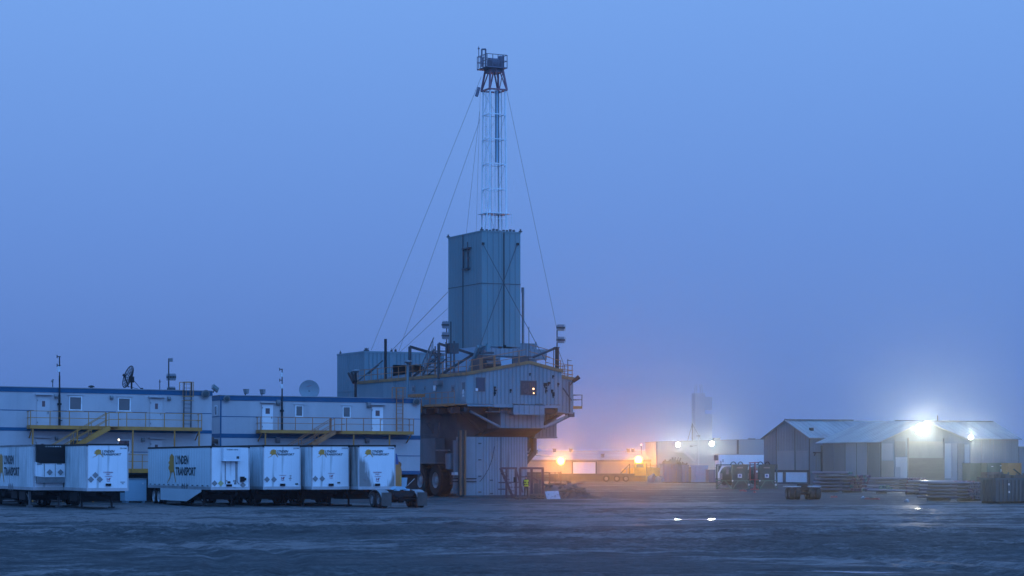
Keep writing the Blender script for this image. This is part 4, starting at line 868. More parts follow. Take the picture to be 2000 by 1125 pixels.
# substructure in the shade under the body
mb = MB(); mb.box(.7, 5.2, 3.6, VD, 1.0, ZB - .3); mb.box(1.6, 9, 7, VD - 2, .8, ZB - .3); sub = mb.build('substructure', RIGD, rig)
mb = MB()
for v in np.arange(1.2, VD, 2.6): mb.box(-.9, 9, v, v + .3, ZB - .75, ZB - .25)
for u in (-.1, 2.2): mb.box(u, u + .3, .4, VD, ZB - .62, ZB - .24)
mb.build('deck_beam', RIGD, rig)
for k, (a, b) in enumerate((((918, 803), (976, 834)), ((900, 806), (952, 851)), ((879, 806), (930, 850)), ((858, 806), (905, 848)))):
    tubeP('brace', a, .9 + k * 1.9, b, 1.1 + k * 1.9, .11, RIG if k == 0 else RIGD)
mb = MB(); mb.box(U(1012, .6), U(950, .6), .6, .8, Z(804), Z(802)); mb.build('sill_beam', RIG, rig)
# base enclosure between belly and ground
vb = 1.9; ua, ub = U(904, vb), U(1030, vb); zt = Z(853, ua, vb)
mb = MB(); mb.box(ua, ub, vb, vb + 1.35, .12, zt); mb.box(ua + 1.4, ub, vb + 1.35, vb + 5, .12, zt); mb.ribs(U(938, vb), ub, .27, .14, zt, vb, 'u', .05, .035); base = mb.build('base_enclosure', [BASEW, SEAM], rig)
mb = MB(); mb.box(ua - .2, ub + .2, vb - .12, vb + 1.5, -.05, .12); mb.build('base_skid', RIGD, base)
mb = MB(); x = U(929.5, vb); mb.box(x - .012, x + .012, vb - .012, vb, .14, zt); x = U(978.5, vb); mb.box(x - .015, x + .015, vb - .05, vb, .14, zt); mb.build('door_seam', DARK, base)
for p, y in ((936.5, 866), (936.5, 898), (936.5, 930), (936.5, 961), (959, 938), (959, 964)):
    x = U(p, vb); z = Z(y, x, vb); mb = MB(); mb.box(x - .1, x + .14, vb - .09, vb, z - .05, z + .05); mb.build('hinge', RIGD, base)
mb = MB(); z = Z(935, ua, vb); mb.box(ua - 1.0, U(930, vb), vb - .08, vb, z - .03, z + .05); z = Z(941, ua, vb); mb.box(ua - 1.0, U(930, vb), vb - .08, vb, z - .03, z + .05); mb.build('guard_rail', DARK, base)
mb = MB(); pts = [(U(p, vb), vb - .08, Z(y, U(p, vb), vb)) for p, y in ((965, 872), (961, 895), (954, 915), (945, 930), (936, 941))]; mb.path(pts, .02, 6); mb.build('cable', BLACK, base)
mb = MB(); x0 = U(893, vb); mb.box(x0, ua, vb + .5, vb + .9, .3, zt - .3); mb.build('side_panel', BASEW, base)
for p in (899.5, 908.5):
    x = U(p, vb - .4); mb = MB(); mb.tube((x, vb - .4, .15), (x, vb - .4, Z(840)), .10, None, 12); mb.build('standpipe', M('orange_pipe', (.24, .10, .04), (.17, .08, .045), 1.2, (3, 3, .3), .55), rig)
mb = MB(); x = U(904, vb - .35); mb.box(x - .3, x + .3, vb - .32, vb, .15, zt); mb.build('pipe_recess', RIGD, base)
# duct column at the right side of the base
vb = 3.4; mb = MB(); mb.box(U(1029, vb), U(1047, vb), vb + .2, vb + 1.6, 3.6, Z(854)); mb.build('duct_box', RIGD, rig)
mb = MB(); pts = [(U(p, vb), vb, Z(y, U(p, vb), vb)) for p, y in ((1043, 856), (1043, 884), (1024.5, 906), (1024.5, 966))]; mb.path(pts, .24, 12)
for q in pts[1:3]: mb.lathe(q, (0, 0, 1), [(.001, -.25), (.2, -.18), (.26, 0), (.2, .18), (.001, .25)], 12)
mb.build('elbow_duct', M('dark_duct', (.075, .06, .055), (.05, .042, .04), 1, rough=.6), rig)
mb = MB(); mb.path([(U(p, vb), vb - .1, Z(y, U(p, vb), vb)) for p, y in ((1020, 878), (1031, 884), (1035, 876))], .07, 8); mb.path([(U(p, vb), vb - .1, Z(y, U(p, vb), vb)) for p, y in ((1022, 900), (1022, 868))], .06, 8); mb.build('pipe_branch', GREYS, rig)
# running gear
for vv, in ((V(849.5, -.05),), (V(849.5, -.05) + 3.3,)):
    wheel(rig, (-.05, vv, 1.38), (-1, 0, 0), 1.38, 1.15, rimm=RIMW, tread=26, rim_r=.5)
vw = V(849.5, -.05)
mb = MB(); mb.tube((1.0, vw, 1.38), (4, vw, 1.38), .35); mb.tube((1.0, vw + 3.3, 1.38), (4, vw + 3.3, 1.38), .35); mb.box(1.3, 2.2, vw - .8, vw + 4.2, 1.0, 2.6); mb.build('bogie', DARK, rig)
v0, v1 = V(850, -.3), V(818, -.3); mb = MB(); mb.box(-.3, .6, v0, v1, Z(904, 0, v0), Z(856, 0, v0)); bx = mb.build('side_tank', M('tank_grey', (.10, .125, .14), (.08, .10, .11), .7, rough=.5), rig)
mb = MB(); mb.box(-.36, .62, v0 - .04, v1, Z(905.5, 0, v0), Z(903.5, 0, v0)); mb.build('tank_lip', GREYS, bx)
mb = MB()
for a, b in (((857, 828), (857, 853)), ((857, 853), (820, 849)), ((832, 826), (845, 846)), ((846, 828), (845, 846)), ((838, 828), (857, 828)), ((820, 826), (838, 826))):
    mb.bar((-.35, V(a[0], -.35), Z(a[1], 0, V(a[0], -.35))), (-.35, V(b[0], -.35), Z(b[1], 0, V(b[0], -.35))), .11)
mb.build('side_frame', RIGD, rig)
mb = MB(); v = V(880, .2); mb.lathe((.1, v, 0), (0, 0, 1), [(.001, Z(917, 0, v)), (.33, Z(916, 0, v)), (.36, Z(890, 0, v)), (.36, Z(886, 0, v)), (.001, Z(884, 0, v))], 16); mb.build('jacking_cylinder', BASEW, rig)
mb = MB(); v = V(889, 0); mb.box(-.2, .3, v - .5, v + .3, Z(928, 0, v), Z(922.5, 0, v)); mb.build('foot_block', FRAMEW, rig)
mb = MB(); v0, v1 = V(878, -.2), V(852, -.2); mb.bar((-.2, v0, Z(879.5, 0, v0)), (-.2, v1, Z(879.5, 0, v1)), .14); mb.build('side_rail', GREYS, rig)

# tower with wind walls
TV = 4.0; tu0, tu1 = U(941, TV), U(1016.5, TV); tv1 = V(875.5, tu0); zt, zb_ = Z(452, tu0, TV), Z(676, tu0, TV)
mb = MB(); mb.box(tu0, tu1, TV, tv1, zb_, zt); mb.ribs(tu0, tu1, .5, zb_, zt, TV, 'u', .03, .02)
mb.ribs(TV, tv1, .55, zb_, zt, tu0, 'v', .03, .02)
tower = mb.build('wind_wall_tower', [TOW, SEAML], rig)
zm = Z(553, tu0, TV); mb = MB(); mb.box(tu0 - .03, tu1 + .02, TV - .03, tv1, zm - .03, zm + .03); mb.build('seam_band', RIGD, tower)
mb = MB(); mb.box(tu0 - .05, tu1 + .05, TV - .05, TV + .1, zt, zt + .1); mb.box(tu0 - .05, tu0 + .1, TV, tv1, zt, zt + .1); mb.box(tu1 - .1, tu1 + .05, TV, tv1, zt, zt + .1); mb.box(tu0 - .05, tu1 + .05, tv1 - .1, tv1 + .05, zt, zt + .1); mb.build('top_rim', TOW, tower)
for u, v in ((tu0, TV), (tu1, TV), (tu0, tv1), (tu1, tv1)):
    mb = MB(); mb.tube((u, v, zt + .1), (u, v, zt + .35), .07); mb.box(u - .12, u + .12, v - .12, v + .12, zt + .1, zt + .2); mb.build('lifting_lug', RIGD, tower)
for k in np.linspace(.15, .85, 9):
    mb = MB(); u = tu0 + (tu1 - tu0) * k; h = random.uniform(.12, .35); mb.box(u - .08, u + .08, TV + .1, TV + .3, zt, zt + h); mb.build('roof_fitting', RIGD, tower)
for p in (981, 984): mb = MB(); x = U(p, TV); mb.box(x - .035, x + .035, TV - .06, TV, zb_ - 1, zt); mb.build('vertical_cable', DARK if p == 984 else TOW, tower)
v = V(905, tu0); mb = MB(); mb.tube((tu0 - .05, v, zb_), (tu0 - .05, v, zt), .05); mb.build('vertical_cable', RIGD, tower)
v0, v1 = V(918, tu0), V(907.5, tu0); z1, z0 = Z(486, tu0, v0), Z(523, tu0, v0); mb = MB()
mb.box(tu0 - .22, tu0 - .1, v0, v0 + .14, z0, z1); mb.box(tu0 - .22, tu0 - .1, v1 - .14, v1, z0, z1); mb.box(tu0 - .3, tu0, v0 - .3, v1, z1, z1 + .12); mb.box(tu0 - .3, tu0, v0 - .1, v1, z0 - .12, z0); mb.bar((tu0 - .2, v0 + .1, z1 + .1), (tu0 - .2, v0 + .1, z1 + .6), .06); mb.bar((tu0 - .2, v0, (z0 + z1) / 2), (tu0 - .2, v0 - .3, (z0 + z1) / 2), .07); mb.build('wall_hatch_frame', RIGD, tower)
for p, y in ((943, 476), (1010.5, 477), (877.5, 537), (985, 676)):
    if p > 900: x = U(p, TV); mb = MB(); mb.box(x - .1, x + .1, TV - .14, TV, Z(y, x, TV) - .1, Z(y, x, TV) + .1); mb.build('cable_anchor', BLACK, tower)
# foot of the tower: light panels, leaning legs, machinery
mb = MB(); va, vb_ = V(935, tu0), V(871, tu0 - .1); zf = zeL + .15
mb.prism([(tu0 + .02, TV + .15, zb_), (tu0 + .02, tv1, zb_), (tu0 + .02, V(868, tu0), zf), (tu0 + .02, TV + 1.6, zf)], (1.6, 0, 0)); mb.build('light_panel', TOWL, tower)
mb = MB(); mb.bar((tu0 - .1, TV + .2, zb_), (tu0 - .1, TV + 2.3, zf), .5, .35); mb.bar((tu0 + .6, TV - .1, zb_ + .2), (tu0 - .3, TV - .2, zf), .3, .3); mb.build('leaning_leg', TOW, tower)
vb = TV + .3; ua, ub = U(1000, vb + 2), U(1047, vb + 2); mb = MB(); mb.box(ua, ub, vb + 2, vb + 6, zf, Z(671, ub, vb + 2)); mb.ribs(ua, ub, .33, zf, Z(671, ub, vb + 2), vb + 2, 'u', .04, .03); mb.box(ub - .05, ub + .04, vb + 1.96, vb + 2.1, zf, Z(668, ub, vb + 2)); mb.build('annex', [RIG, SEAM], rig)
mb = MB(); mb.box(tu0 + .3, ub - .3, TV - .4, TV + 1.5, Z(700, tu0, TV), Z(680, tu0, TV)); mb.ribs(tu0 + .3, ub - .3, .4, Z(700, tu0, TV), Z(680, tu0, TV), TV - .4, 'u', .04, .03); mb.build('lower_skirt', [RIG, SEAM], tower)
mb = MB(); vq = 1.6; mb.box(U(936, vq), U(972, vq), vq, vq + 1.6, zf, Z(699, 0, vq)); mb.box(U(940, vq), U(962, vq), vq - .2, vq + .8, Z(700, 0, vq), Z(692, 0, vq)); mb.tube((U(945, vq), vq - .4, zf + .9), (U(972, vq), vq - .4, zf + .9), .3); mb.build('drawworks', M('machinery_brown', (.075, .06, .06), (.05, .045, .05), 1.5, rough=.6), rig)
mb = MB(); mb.box(U(977, vq), U(1000, vq), vq, vq + 1.3, zf + .3, Z(698, 3, vq)); mb.build('control_box', TOWL, rig)
mb = MB(); mb.box(U(970, vq), U(1046, vq), vq + .2, vq + .4, Z(697, 4, vq), Z(694.5, 4, vq)); mb.box(U(1003, vq), U(1036, vq), vq + .2, vq + 1.6, zf, Z(695, 4, vq)); mb.box(U(940, vq), U(966, vq), vq + .1, vq + .5, Z(691, 3, vq), Z(687, 3, vq)); mb.build('machine_cover', RIGD, rig)
mb = MB(); x = U(1021.5, TV + 1); mb.tube((x, TV + 1, Z(670, x, TV)), (x, TV + 1, Z(560, x, TV)), .115, None, 12); mb.tube((x - .12, TV + 1, Z(570, x, TV)), (x - .12, TV + 1, Z(560, x, TV)), .05); mb.build('vent_stack', GREYS, rig)

# mast
MV = TV + 2.4; mu = U(965, MV); MU = []
zb_, ztop = zt - .5, Z(178, mu, MV); hw = .72
for a, b in ((-1, -1), (1, -1), (1, 1), (-1, 1)):
    mb = MB(); mb.bar((mu + a * (hw + .1), MV + b * (hw + .1), zb_), (mu + a * hw, MV + b * hw, ztop), .10); mb.build('mast_leg', MASTW, rig)
rings = [Z(y, mu, MV) for y in (225, 273.5, 322, 370.5)]
for z in rings:
    mb = MB(); h2 = hw + .06
    for p, q in (((-1, -1), (1, -1)), ((1, -1), (1, 1)), ((1, 1), (-1, 1)), ((-1, 1), (-1, -1))): mb.bar((mu + p[0] * h2, MV + p[1] * h2, z), (mu + q[0] * h2, MV + q[1] * h2, z), .07)
    mb.bar((mu + h2 - .2, MV - h2, z - .12), (mu + h2, MV - h2, z), .08); mb.build('mast_ring', MASTW, rig)
lv = [zb_] + rings[::-1] + [ztop]
for i, (a, b) in enumerate(zip(lv, lv[1:])):
    mb = MB(); s_ = 1 if i % 2 else -1
    mb.bar((mu - s_ * hw, MV + hw, a), (mu + s_ * hw, MV + hw, b), .035); mb.bar((mu - hw, MV - s_ * hw, a), (mu - hw, MV + s_ * hw, b), .035); mb.bar((mu + hw, MV + s_ * hw, a), (mu + hw, MV - s_ * hw, b), .035); mb.build('mast_brace', MASTW, rig)
for du, dv, r, mt, lo in ((-.05, -.45, .055, DARK, 318), (.22, -.45, .06, DARK, 318), (-.5, -.2, .025, MASTW, 450), (-.32, .1, .03, GREYS, 450), (-.42, .1, .022, MASTW, 450), (.42, -.1, .025, GREYS, 450), (.55, .2, .03, GREYS, 450), (.05, 0, .02, GREYS, 450), (-.15, .3, .02, GREYS, 450), (.3, .35, .02, MASTW, 450), (-.6, -.5, .022, MASTW, 450), (-.25, -.6, .02, MASTW, 450), (.36, -.6, .022, MASTW, 450), (.5, -.5, .02, GREYS, 450), (.62, -.3, .02, MASTW, 450), (-.66, .3, .02, MASTW, 450), (-.1, .6, .02, MASTW, 450)):
    mb = MB(); mb.tube((mu + du, MV + dv, Z(lo, mu, MV)), (mu + du * .95, MV + dv, ztop), r, None, 8); mb.build('guide_rail' if mt is DARK else 'mast_line', M('guide_blue_grey', (.09, .12, .15), None, 1) if mt is DARK else mt, rig)
mb = MB(); mb.box(mu - .03, mu + .2, MV - .48, MV - .44, Z(318, mu, MV), ztop); mb.build('guide_plate', TOWL, rig)
for x in (-.62, -.4):
    pass
mb = MB()
for z in np.arange(zb_, ztop, .32): mb.bar((mu - hw - .02, MV - .15, z), (mu - hw - .02, MV + .2, z), .022)
mb.bar((mu - hw - .02, MV - .15, zb_), (mu - hw - .02, MV - .15, ztop), .03); mb.bar((mu - hw - .02, MV + .2, zb_), (mu - hw - .02, MV + .2, ztop), .03); mb.build('mast_ladder', MASTW, rig)
z = Z(417.5, mu, MV); mb = MB(); mb.box(mu - hw - .42, mu + hw + .55, MV - 1.0, MV + 1.0, z - .06, z); pf = mb.build('mast_platform', MASTW, rig)
mb = MB()
for a in np.linspace(-hw - .4, hw + .5, 5): mb.bar((mu + a, MV - 1, z - 1.0), (mu + a, MV - 1, z), .03)
mb.bar((mu - hw - .4, MV - 1, z - .5), (mu + hw + .5, MV - 1, z - .5), .03); mb.bar((mu - hw - .42, MV - 1, z - .1), (mu - hw - 1.0, MV - 1.2, zt + .1), .04); mb.build('railing', MASTW, pf)
# crown
zc0, zc1, zc2 = Z(177, mu, MV), Z(136, mu, MV), Z(110, mu, MV); h0, h1 = .84, .5
mb = MB()
for a, b in ((-1, -1), (1, -1), (1, 1), (-1, 1)):
    mb.bar((mu + a * h0, MV + b * h0, zc0), (mu + a * (h1 + .1), MV + b * h1, zc1), .14)
    mb.bar((mu + a * h0 * .95, MV + b * h0, zc0), (mu + a * h1 * .45, MV + b * h1, zc1), .10)
for p, q in (((-1, -1), (1, -1)), ((1, -1), (1, 1)), ((1, 1), (-1, 1)), ((-1, 1), (-1, -1))): mb.bar((mu + p[0] * h0, MV + p[1] * h0, zc0), (mu + q[0] * h0, MV + q[1] * h0, zc0), .13)
mb.bar((mu - .25, MV - h0, zc1), (mu + .12, MV - h0, zc0), .06); mb.bar((mu + .5, MV - h0, zc1), (mu + .12, MV - h0, zc0), .06); crown = mb.build('crown_frame', RED, rig)
CR = M('crown_grey', (.11, .095, .13), (.09, .08, .11), 1.5, rough=.6)  # grey lightened to stand in for haze at the mast top
mb = MB(); mb.box(mu - 1.15, mu + .78, MV - 1.0, MV + 1.0, zc1, zc1 + .1); mb.box(mu - .6, mu + .6, MV - .6, MV + .6, zc1 - .32, zc1); mb.build('crown_platform', CR, crown)
mb = MB()
for a in (-1.15, -.6, -.1, .35, .78):
    for b in (-1.0, 1.0): mb.bar((mu + a, MV + b, zc1), (mu + a, MV + b, zc2), .05)
for b in (-.35, .35):
    for a in (-1.15, .78): mb.bar((mu + a, MV + b, zc1), (mu + a, MV + b, zc2), .05)
for hz in (zc2, zc1 + (zc2 - zc1) * .55):
    for p, q in (((-1.15, -1), (.78, -1)), ((.78, -1), (.78, 1)), ((.78, 1), (-1.15, 1)), ((-1.15, 1), (-1.15, -1))): mb.bar((mu + p[0], MV + p[1], hz), (mu + q[0], MV + q[1], hz), .05)
mb.build('crown_railing', CR, crown)
mb = MB(); mb.box(mu - .42, mu + .28, MV - .4, MV + .4, zc1, zc1 + .85); mb.lathe((mu - .45, MV, zc1 + .45), (1, 0, 0), [(.001, 0), (.55, 0), (.55, .75), (.001, .75)], 20); mb.build('sheave_block', CR, crown)
mb = MB(); mb.lathe((mu + .52, MV - .2, zc1 + .1), (0, 0, 1), [(.001, 0), (.22, 0), (.22, 1.0), (.12, 1.12), (.001, 1.14)], 12); mb.build('crown_motor', CR, crown)
mb = MB(); x = U(941, MV - .8); x2 = U(948.5, MV - .8); mb.path([(x, MV - .8, zc1), (x, MV - .8, Z(102, mu, MV)), (x2, MV - .8, Z(101, mu, MV)), (x2, MV - .8, zc1)], .075, 8); mb.build('gin_pole', CR, crown)
for p, y in ((935, 93.5), (983, 106)):
    x = U(p, MV); mb = MB(); mb.tube((x, MV, zc1), (x, MV, Z(y, mu, MV)), .035); mb.tube((x, MV, Z(y + 5, mu, MV)), (x, MV, Z(y + 3, mu, MV)), .09); mb.build('beacon_rod', CR, crown)
# guy wires and slings
def wire(name, a, va, b, vb, r=.02, mt=WIRE, parent=rig):
    return tubeP(name, a, va, b, vb, r, mt, parent)
wire('guy_wire', (940, 150), MV, (725, 684), 26, .013); wire('guy_wire', (938, 232), MV, (779, 686), 27.5, .013); wire('guy_wire', (937, 215), MV, (911, 455), tv1 - 1, .011)
wire('guy_wire', (984, 150), MV, (1087, 640), 3, .013); wire('guy_wire', (938, 180), MV, (930, 452), MV + 1, .009)
wire('guy_wire', (875, 570), tv1, (766, 684), 27.4, .02); wire('guy_wire', (875, 602), tv1, (781, 688), 27.4, .014)
wire('cross_cable', (943, 476), TV - .15, (1066, 706), 1.0, .025); wire('cross_cable', (1010.5, 477), TV - .15, (932, 690), TV - .4, .025); wire('guy_wire', (1088, 676), .6, (1104, 720), .9, .02)
wire('counterweight', (935.5, 171), MV - 1, (930.5, 188), MV - 1, .14, CR)
# frames, booms and light poles on the roof
def polyP(name, pts, v, r, mt=RIGD):
    mb = MB()
    for a, b in zip(pts, pts[1:]):
        ua, ub = U(a[0], v), U(b[0], v); mb.bar((ua, v, Z(a[1], ua, v)), (ub, v, Z(b[1], ub, v)), r)
    return mb.build(name, mt, rig)
polyP('boom', [(800.5, 741), (800.5, 677), (860, 694.5)], 13, .22); polyP('boom', [(857, 740), (857, 671), (924, 692), (870, 726), (857, 735)], 5.5, .2); polyP('roof_post', [(887, 736), (887, 666)], 3.2, .12); polyP('roof_post', [(871, 734), (871, 668)], 5.0, .09)
mb = MB(); v = 4.6; a, b = U(879, v), U(896, v); mb.box(a, b, v, v + .8, Z(690, a, v), Z(670, a, v)); mb.build('switch_box', RIGD, rig)
mb = MB(); u = U(876.5, 5.2); v = 5.2
for d in (-.2, .2): mb.tube((u + d, v, Z(722, u, v)), (u + d, v, Z(628, u, v)), .05)
for z in np.arange(Z(722, u, v), Z(668, u, v), .35): mb.bar((u - .2, v, z), (u + .2, v, z), .04)
lp = mb.build('light_mast', DARK, rig)
for y in (635, 656): cage_light(lp, (U(868.5, v), v - .15, Z(y, u, v)), .66, .62)
v = .5; u = U(1088, v); mb = MB(); mb.tube((u, v, Z(728, u, v)), (u, v, Z(679, u, v)), .17, None, 12); mb.tube((u, v, Z(679, u, v)), (u, v, Z(636, u, v)), .05); mb.box(u - .3, u + .2, v - .1, v + .1, Z(680, u, v), Z(678, u, v)); mb.bar((u - .32, v, Z(679, u, v)), (u - .32, v, Z(726, u, v)), .05); lp = mb.build('light_mast', DARK, rig)
for y in (640, 664): cage_light(lp, (U(1094, v), v - .1, Z(y, u, v)), .76, .52)
tubeP('boom', (1040, 698), 1.5, (1087, 679), .5, .11, RIGD)
mb = MB(); u = U(1033, .4); mb.tube((u, .4, zeP), (u, .4, Z(638, u, .4)), .03); mb.build('aerial', WIRE, rig)
v = 20; u = U(753, v); mb = MB(); mb.tube((u, v, zeL), (u, v, Z(662, u, v)), .13, None, 10); mb.build('exhaust_stack', DARK, rig)
for px, yt, v, lab in ((694.5, 724, -1, 0), (796.5, 706, -1, 1)):
    u = -1.2; v = V(px, u); mb = MB(); mb.tube((u, v, ZB - 1.5), (u, v, Z(yt, u, v)), .13, .11, 10); lp = mb.build('light_pole', DARK if lab == 0 else RIG, rig)
    mb = MB(); z = Z(yt, u, v); mb.lathe((u - .1, v - .3, z), (0, 0, 1), [(.001, .12), (.3, .08), (.36, -.05), (.2, -.2), (.001, -.2)], 12); mb.build('lamp_head', GREYS, lp)
    if lab == 0:
        for q in ((681, 729, 692, 746), (687, 727, 694, 745)):
            va, vb_ = V(q[0], u), V(q[2], u); mb = MB(); mb.tube((u, va, Z(q[1], u, va)), (u, vb_, Z(q[3], u, vb_)), .12, .22, 10); mb.build('flare_horn', DARK, lp)
# latticed stair and pipework at the far left of the roof
for (a, va, b, vb_) in (((698, 745), 25, (748, 704), 24), ((720, 730), 24, (740, 712), 23), ((802, 741), 13, (855, 700), 11), ((806, 735), 13, (862, 690), 10), ((830, 738), 9, (872, 700), 7)): tubeP('pipework', a, va, b, vb_, .06, RIGD)
mb = MB()
for k in range(7):
    q = k / 6; v = 11 - 2.2 * q; z = zeL + .4 + 2.0 * q; mb.box(.8, 2.0, v - .5, v + .5, z, z + .08); mb.bar((.8, v, z), (.8, v, z + 1.1), .06)
mb.bar((.8, 11, zeL + .4), (.8, 8.6, zeL + 2.6), .14); mb.bar((.8, 11, zeL + 1.5), (.8, 8.6, zeL + 3.6), .07); mb.build('roof_stair', GREYS, rig)
mb = MB(); v = V(850, 1.5); mb.tube((1.5, v, zeL), (1.5, v, Z(676, 1.5, v)), .06); mb.tube((1.5, v, Z(684, 1.5, v)), (1.5, v, Z(690, 1.5, v)), .05, .16); mb.build('aerial', WIRE, rig)

# rear module
vr = 27.0; ua = U(712, vr); ub = U(868, vr); vl = V(658.5, ua); zt = Z(686.5, ua, vr); zb_ = 4.0
o0, o1 = U(767, vr), U(826, vr); zo0, zo1 = zeL - 1, Z(712.5, o0, vr)
mb = MB(); mb.box(ua, o0, vr, vr + .1, zb_, zt); mb.box(o1, ub, vr, vr + .1, zb_, zt); mb.box(o0, o1, vr, vr + .1, zo1, zt); mb.box(o0, o1, vr, vr + .1, zb_, zo0); mb.box(ua, ua + .1, vr + .1, vl, zb_, zt); mb.box(ub - .1, ub, vr + .1, vl, zb_, zt); mb.box(ua + .1, ub - .1, vl - .1, vl, zb_, zt)
mb.ribs(ua, o0, .4, zb_, zt, vr, 'u', .05, .035); mb.ribs(o0, o1, .4, zo1, zt, vr, 'u', .05, .035); mb.ribs(o1, ub, .4, zb_, zt, vr, 'u', .05, .035); mb.ribs(vr, vl, .5, zb_, zt, ua, 'v', .05, .035)
rm = mb.build('rear_module', [RIG, SEAM], rig)
mb = MB(); mb.box(ua + .1, ub - .1, vr + .1, vl - .1, zt - .1, zt); mb.box(o0, o1, vr + 3, vr + 3.1, zb_, zt); mb.build('roof', RIGD, rm)
mb = MB(); mb.box(ua - .04, ub + .04, vr - .04, vr, zt - .12, zt + .05); mb.box(ua - .04, ua, vr, vl, zt - .12, zt + .05); z = Z(762, ua, vr); mb.box(ua - .045, ua, vr, vl, z - .04, z + .04); mb.build('trim', RIG, rm)
for p in (665, 713, 716, 719, 765, 773):
    v_ = vr + .05; mb = MB()
    if p < 700: vv = V(p, ua); mb.box(ua - .05, ua + .1, vv, vv + .15, zt, zt + .22); mb.tube((ua, vv, zt), (ua, vv, zt + .35), .04)
    else: x = U(p, vr); mb.box(x - .08, x + .1, vr, vr + .15, zt, zt + random.uniform(.12, .3)); mb.tube((x, vr, zt), (x, vr, zt + .35), .04)
    mb.build('roof_fitting', RIGD, rm)

# ------------------------------------------------------------------ right side of the yard: lamps first, as a builder
SOD, WHI = (1.0, .35, .055), (1.0, .93, .74)
def flood(p, label, col, I, wall, r=.42, aim=(-.1, -1, .03), strength=40, spread=40, group='lit yard floodlights', face=0):
    """lit floodlight: housing and lens, with the lamp's own beam and its spill on the wall behind it"""
    t = thing('yard_floodlight', label, 'floodlight', p, (0, 0, face), group)
    mb = MB(); mb.lathe((0, .34, 0), (0, -1, 0), [(.04, 0), (r * .5, .03), (r * .95, .3), (r, .34), (r * .92, .34), (.001, .30)], 20); mb.build('housing', GREYS, t)
    mb = MB(); mb.lathe((0, .02, 0), (0, -1, 0), [(r * .96, 0), (r * .95, r * .22), (r * .78, r * .58), (r * .45, r * .85), (.001, r * .95)], 24); mb.build('lens', EM('lens_%d_%d' % (int(col[2] * 100), int(strength)), col, strength), t)
    mb = MB(); mb.bar((0, .3, -.05), (0, .3 + wall, -.05), .08); mb.build('arm', DARK, t)
    d = Vector(aim).normalized()
    l = bpy.data.lights.new('beam', 'SPOT'); l.energy = I * 4 * pi; l.color = col; l.spot_size = radians(spread); l.spot_blend = 1.0; l.shadow_soft_size = .25
    o = bpy.data.objects.new('beam', l); COL.objects.link(o); o.parent = t; o.location = (0, -r * 1.05, 0); o.rotation_euler = d.to_track_quat('-Z', 'Y').to_euler()
    return t
def spill(t, off, col, I, soft=.35):
    l = bpy.data.lights.new('spill', 'POINT'); l.energy = I * 4 * pi; l.color = col; l.shadow_soft_size = soft
    o = bpy.data.objects.new('spill', l); COL.objects.link(o); o.parent = t; o.location = off

# warehouse far behind, lit by two sodium lamps
WF = Fr(1040, 364, 3); t = WF.thing('warehouse', 'long low beige warehouse with a white roller door and pale roof, between two orange lamps', 'warehouse')
u0, u1 = -6, WF.U(1284); ze, zr = WF.Z(898), WF.Z(880, 0, 12)
mb = MB(); mb.box(u0, u1, 0, 20, 1.12, ze); mb.ribs(u0, u1, .6, 1.12, ze - .2, 0, 'u', .05, .02); mb.build('wall', WALLB, t)
mb = MB(); mb.prism([(u0, -.3, ze), (u0, 12, zr), (u0, 24, ze), (u0, 24, ze - .1), (u0, 12, zr - .12), (u0, -.3, ze - .1)], (u1 - u0, 0, 0)); rf = mb.build('roof', WROOF, t)
mb = MB(); mb.box(u0, u1, -.34, -.3, ze - .28, ze + .02); mb.build('gutter', GREYS, t)
mb = MB(); mb.box(u0, u1, -.15, 20, 0, 1.12); mb.build('dock_wall', M('dock_concrete', (.075, .07, .07), (.055, .05, .05), .5, rough=.8), t)
a, b = WF.U(1119), WF.U(1163); z0, z1 = WF.Z(925.5), WF.Z(902.5); mb = MB(); mb.box(a, b, -.06, 0, z0, z1)
for z in np.linspace(z0, z1, 6)[1:-1]: mb.box(a, b, -.075, -.06, z - .015, z + .015)
dr = mb.build('roller_door', WHITEB, t); mb = MB(); mb.box(a - .2, a, -.12, 0, z0, z1 + .22); mb.box(b, b + .2, -.12, 0, z0, z1 + .22); mb.box(a, b, -.12, 0, z1, z1 + .22); mb.build('frame', RIGD, dr)
for px, y, v in ((1083, 880, 10), (1115, 881, 10), (1227, 878, 10), (1236, 879, 10), (1177, 893, 3), (1047, 884, 8)):
    u = WF.U(px, v); z = ze + (zr - ze) * (v + .3) / 12.3; mb = MB(); mb.box(u - .25, u + .25, v - .25, v + .25, z - .2, z + .45); mb.box(u - .32, u + .32, v - .32, v + .32, z + .45, z + .55); mb.build('roof_vent', GREYS, rf)
mb = MB(); v = 4; mb.path([(WF.U(1044, v), v, ze + (zr - ze) * .25 + .35), (WF.U(1084, v), v, ze + (zr - ze) * .2 + .2)], .06); mb.build('roof_pipe', GREYS, rf)
for px, y, lab in ((1095, 900, 'left of two orange sodium floodlights glowing on the beige warehouse'), (1247, 898, 'right of two orange sodium floodlights glowing on the beige warehouse, above the yellow truck')):
    u = WF.U(px, -1.9); Y = WF.Y(u, -1.9); f = flood((wx(px, Y), Y, wz(y, Y)), lab, SOD, 2200, 1.5, .62, aim=(-.10, -1, .03), strength=14, group='orange sodium floodlights')
    spill(f, (0, -.9, -.2), SOD, 75)
t2 = thing('obstruction_light', 'tiny pale red light on a thin post above the right orange floodlight', 'light', (wx(1252.5, 372), 372, 3.5))
mb = MB(); z = wz(868.5, 372) - 3.5; mb.tube((0, 0, 0), (0, 0, z - .15), .04); mb.build('post', DARK, t2); mb = MB(); mb.lathe((0, 0, z), (0, 0, 1), [(.001, -.15), (.14, -.06), (.14, .06), (.001, .15)], 10); mb.build('lens', EM('pale_red', (1, .45, .35), 5), t2)

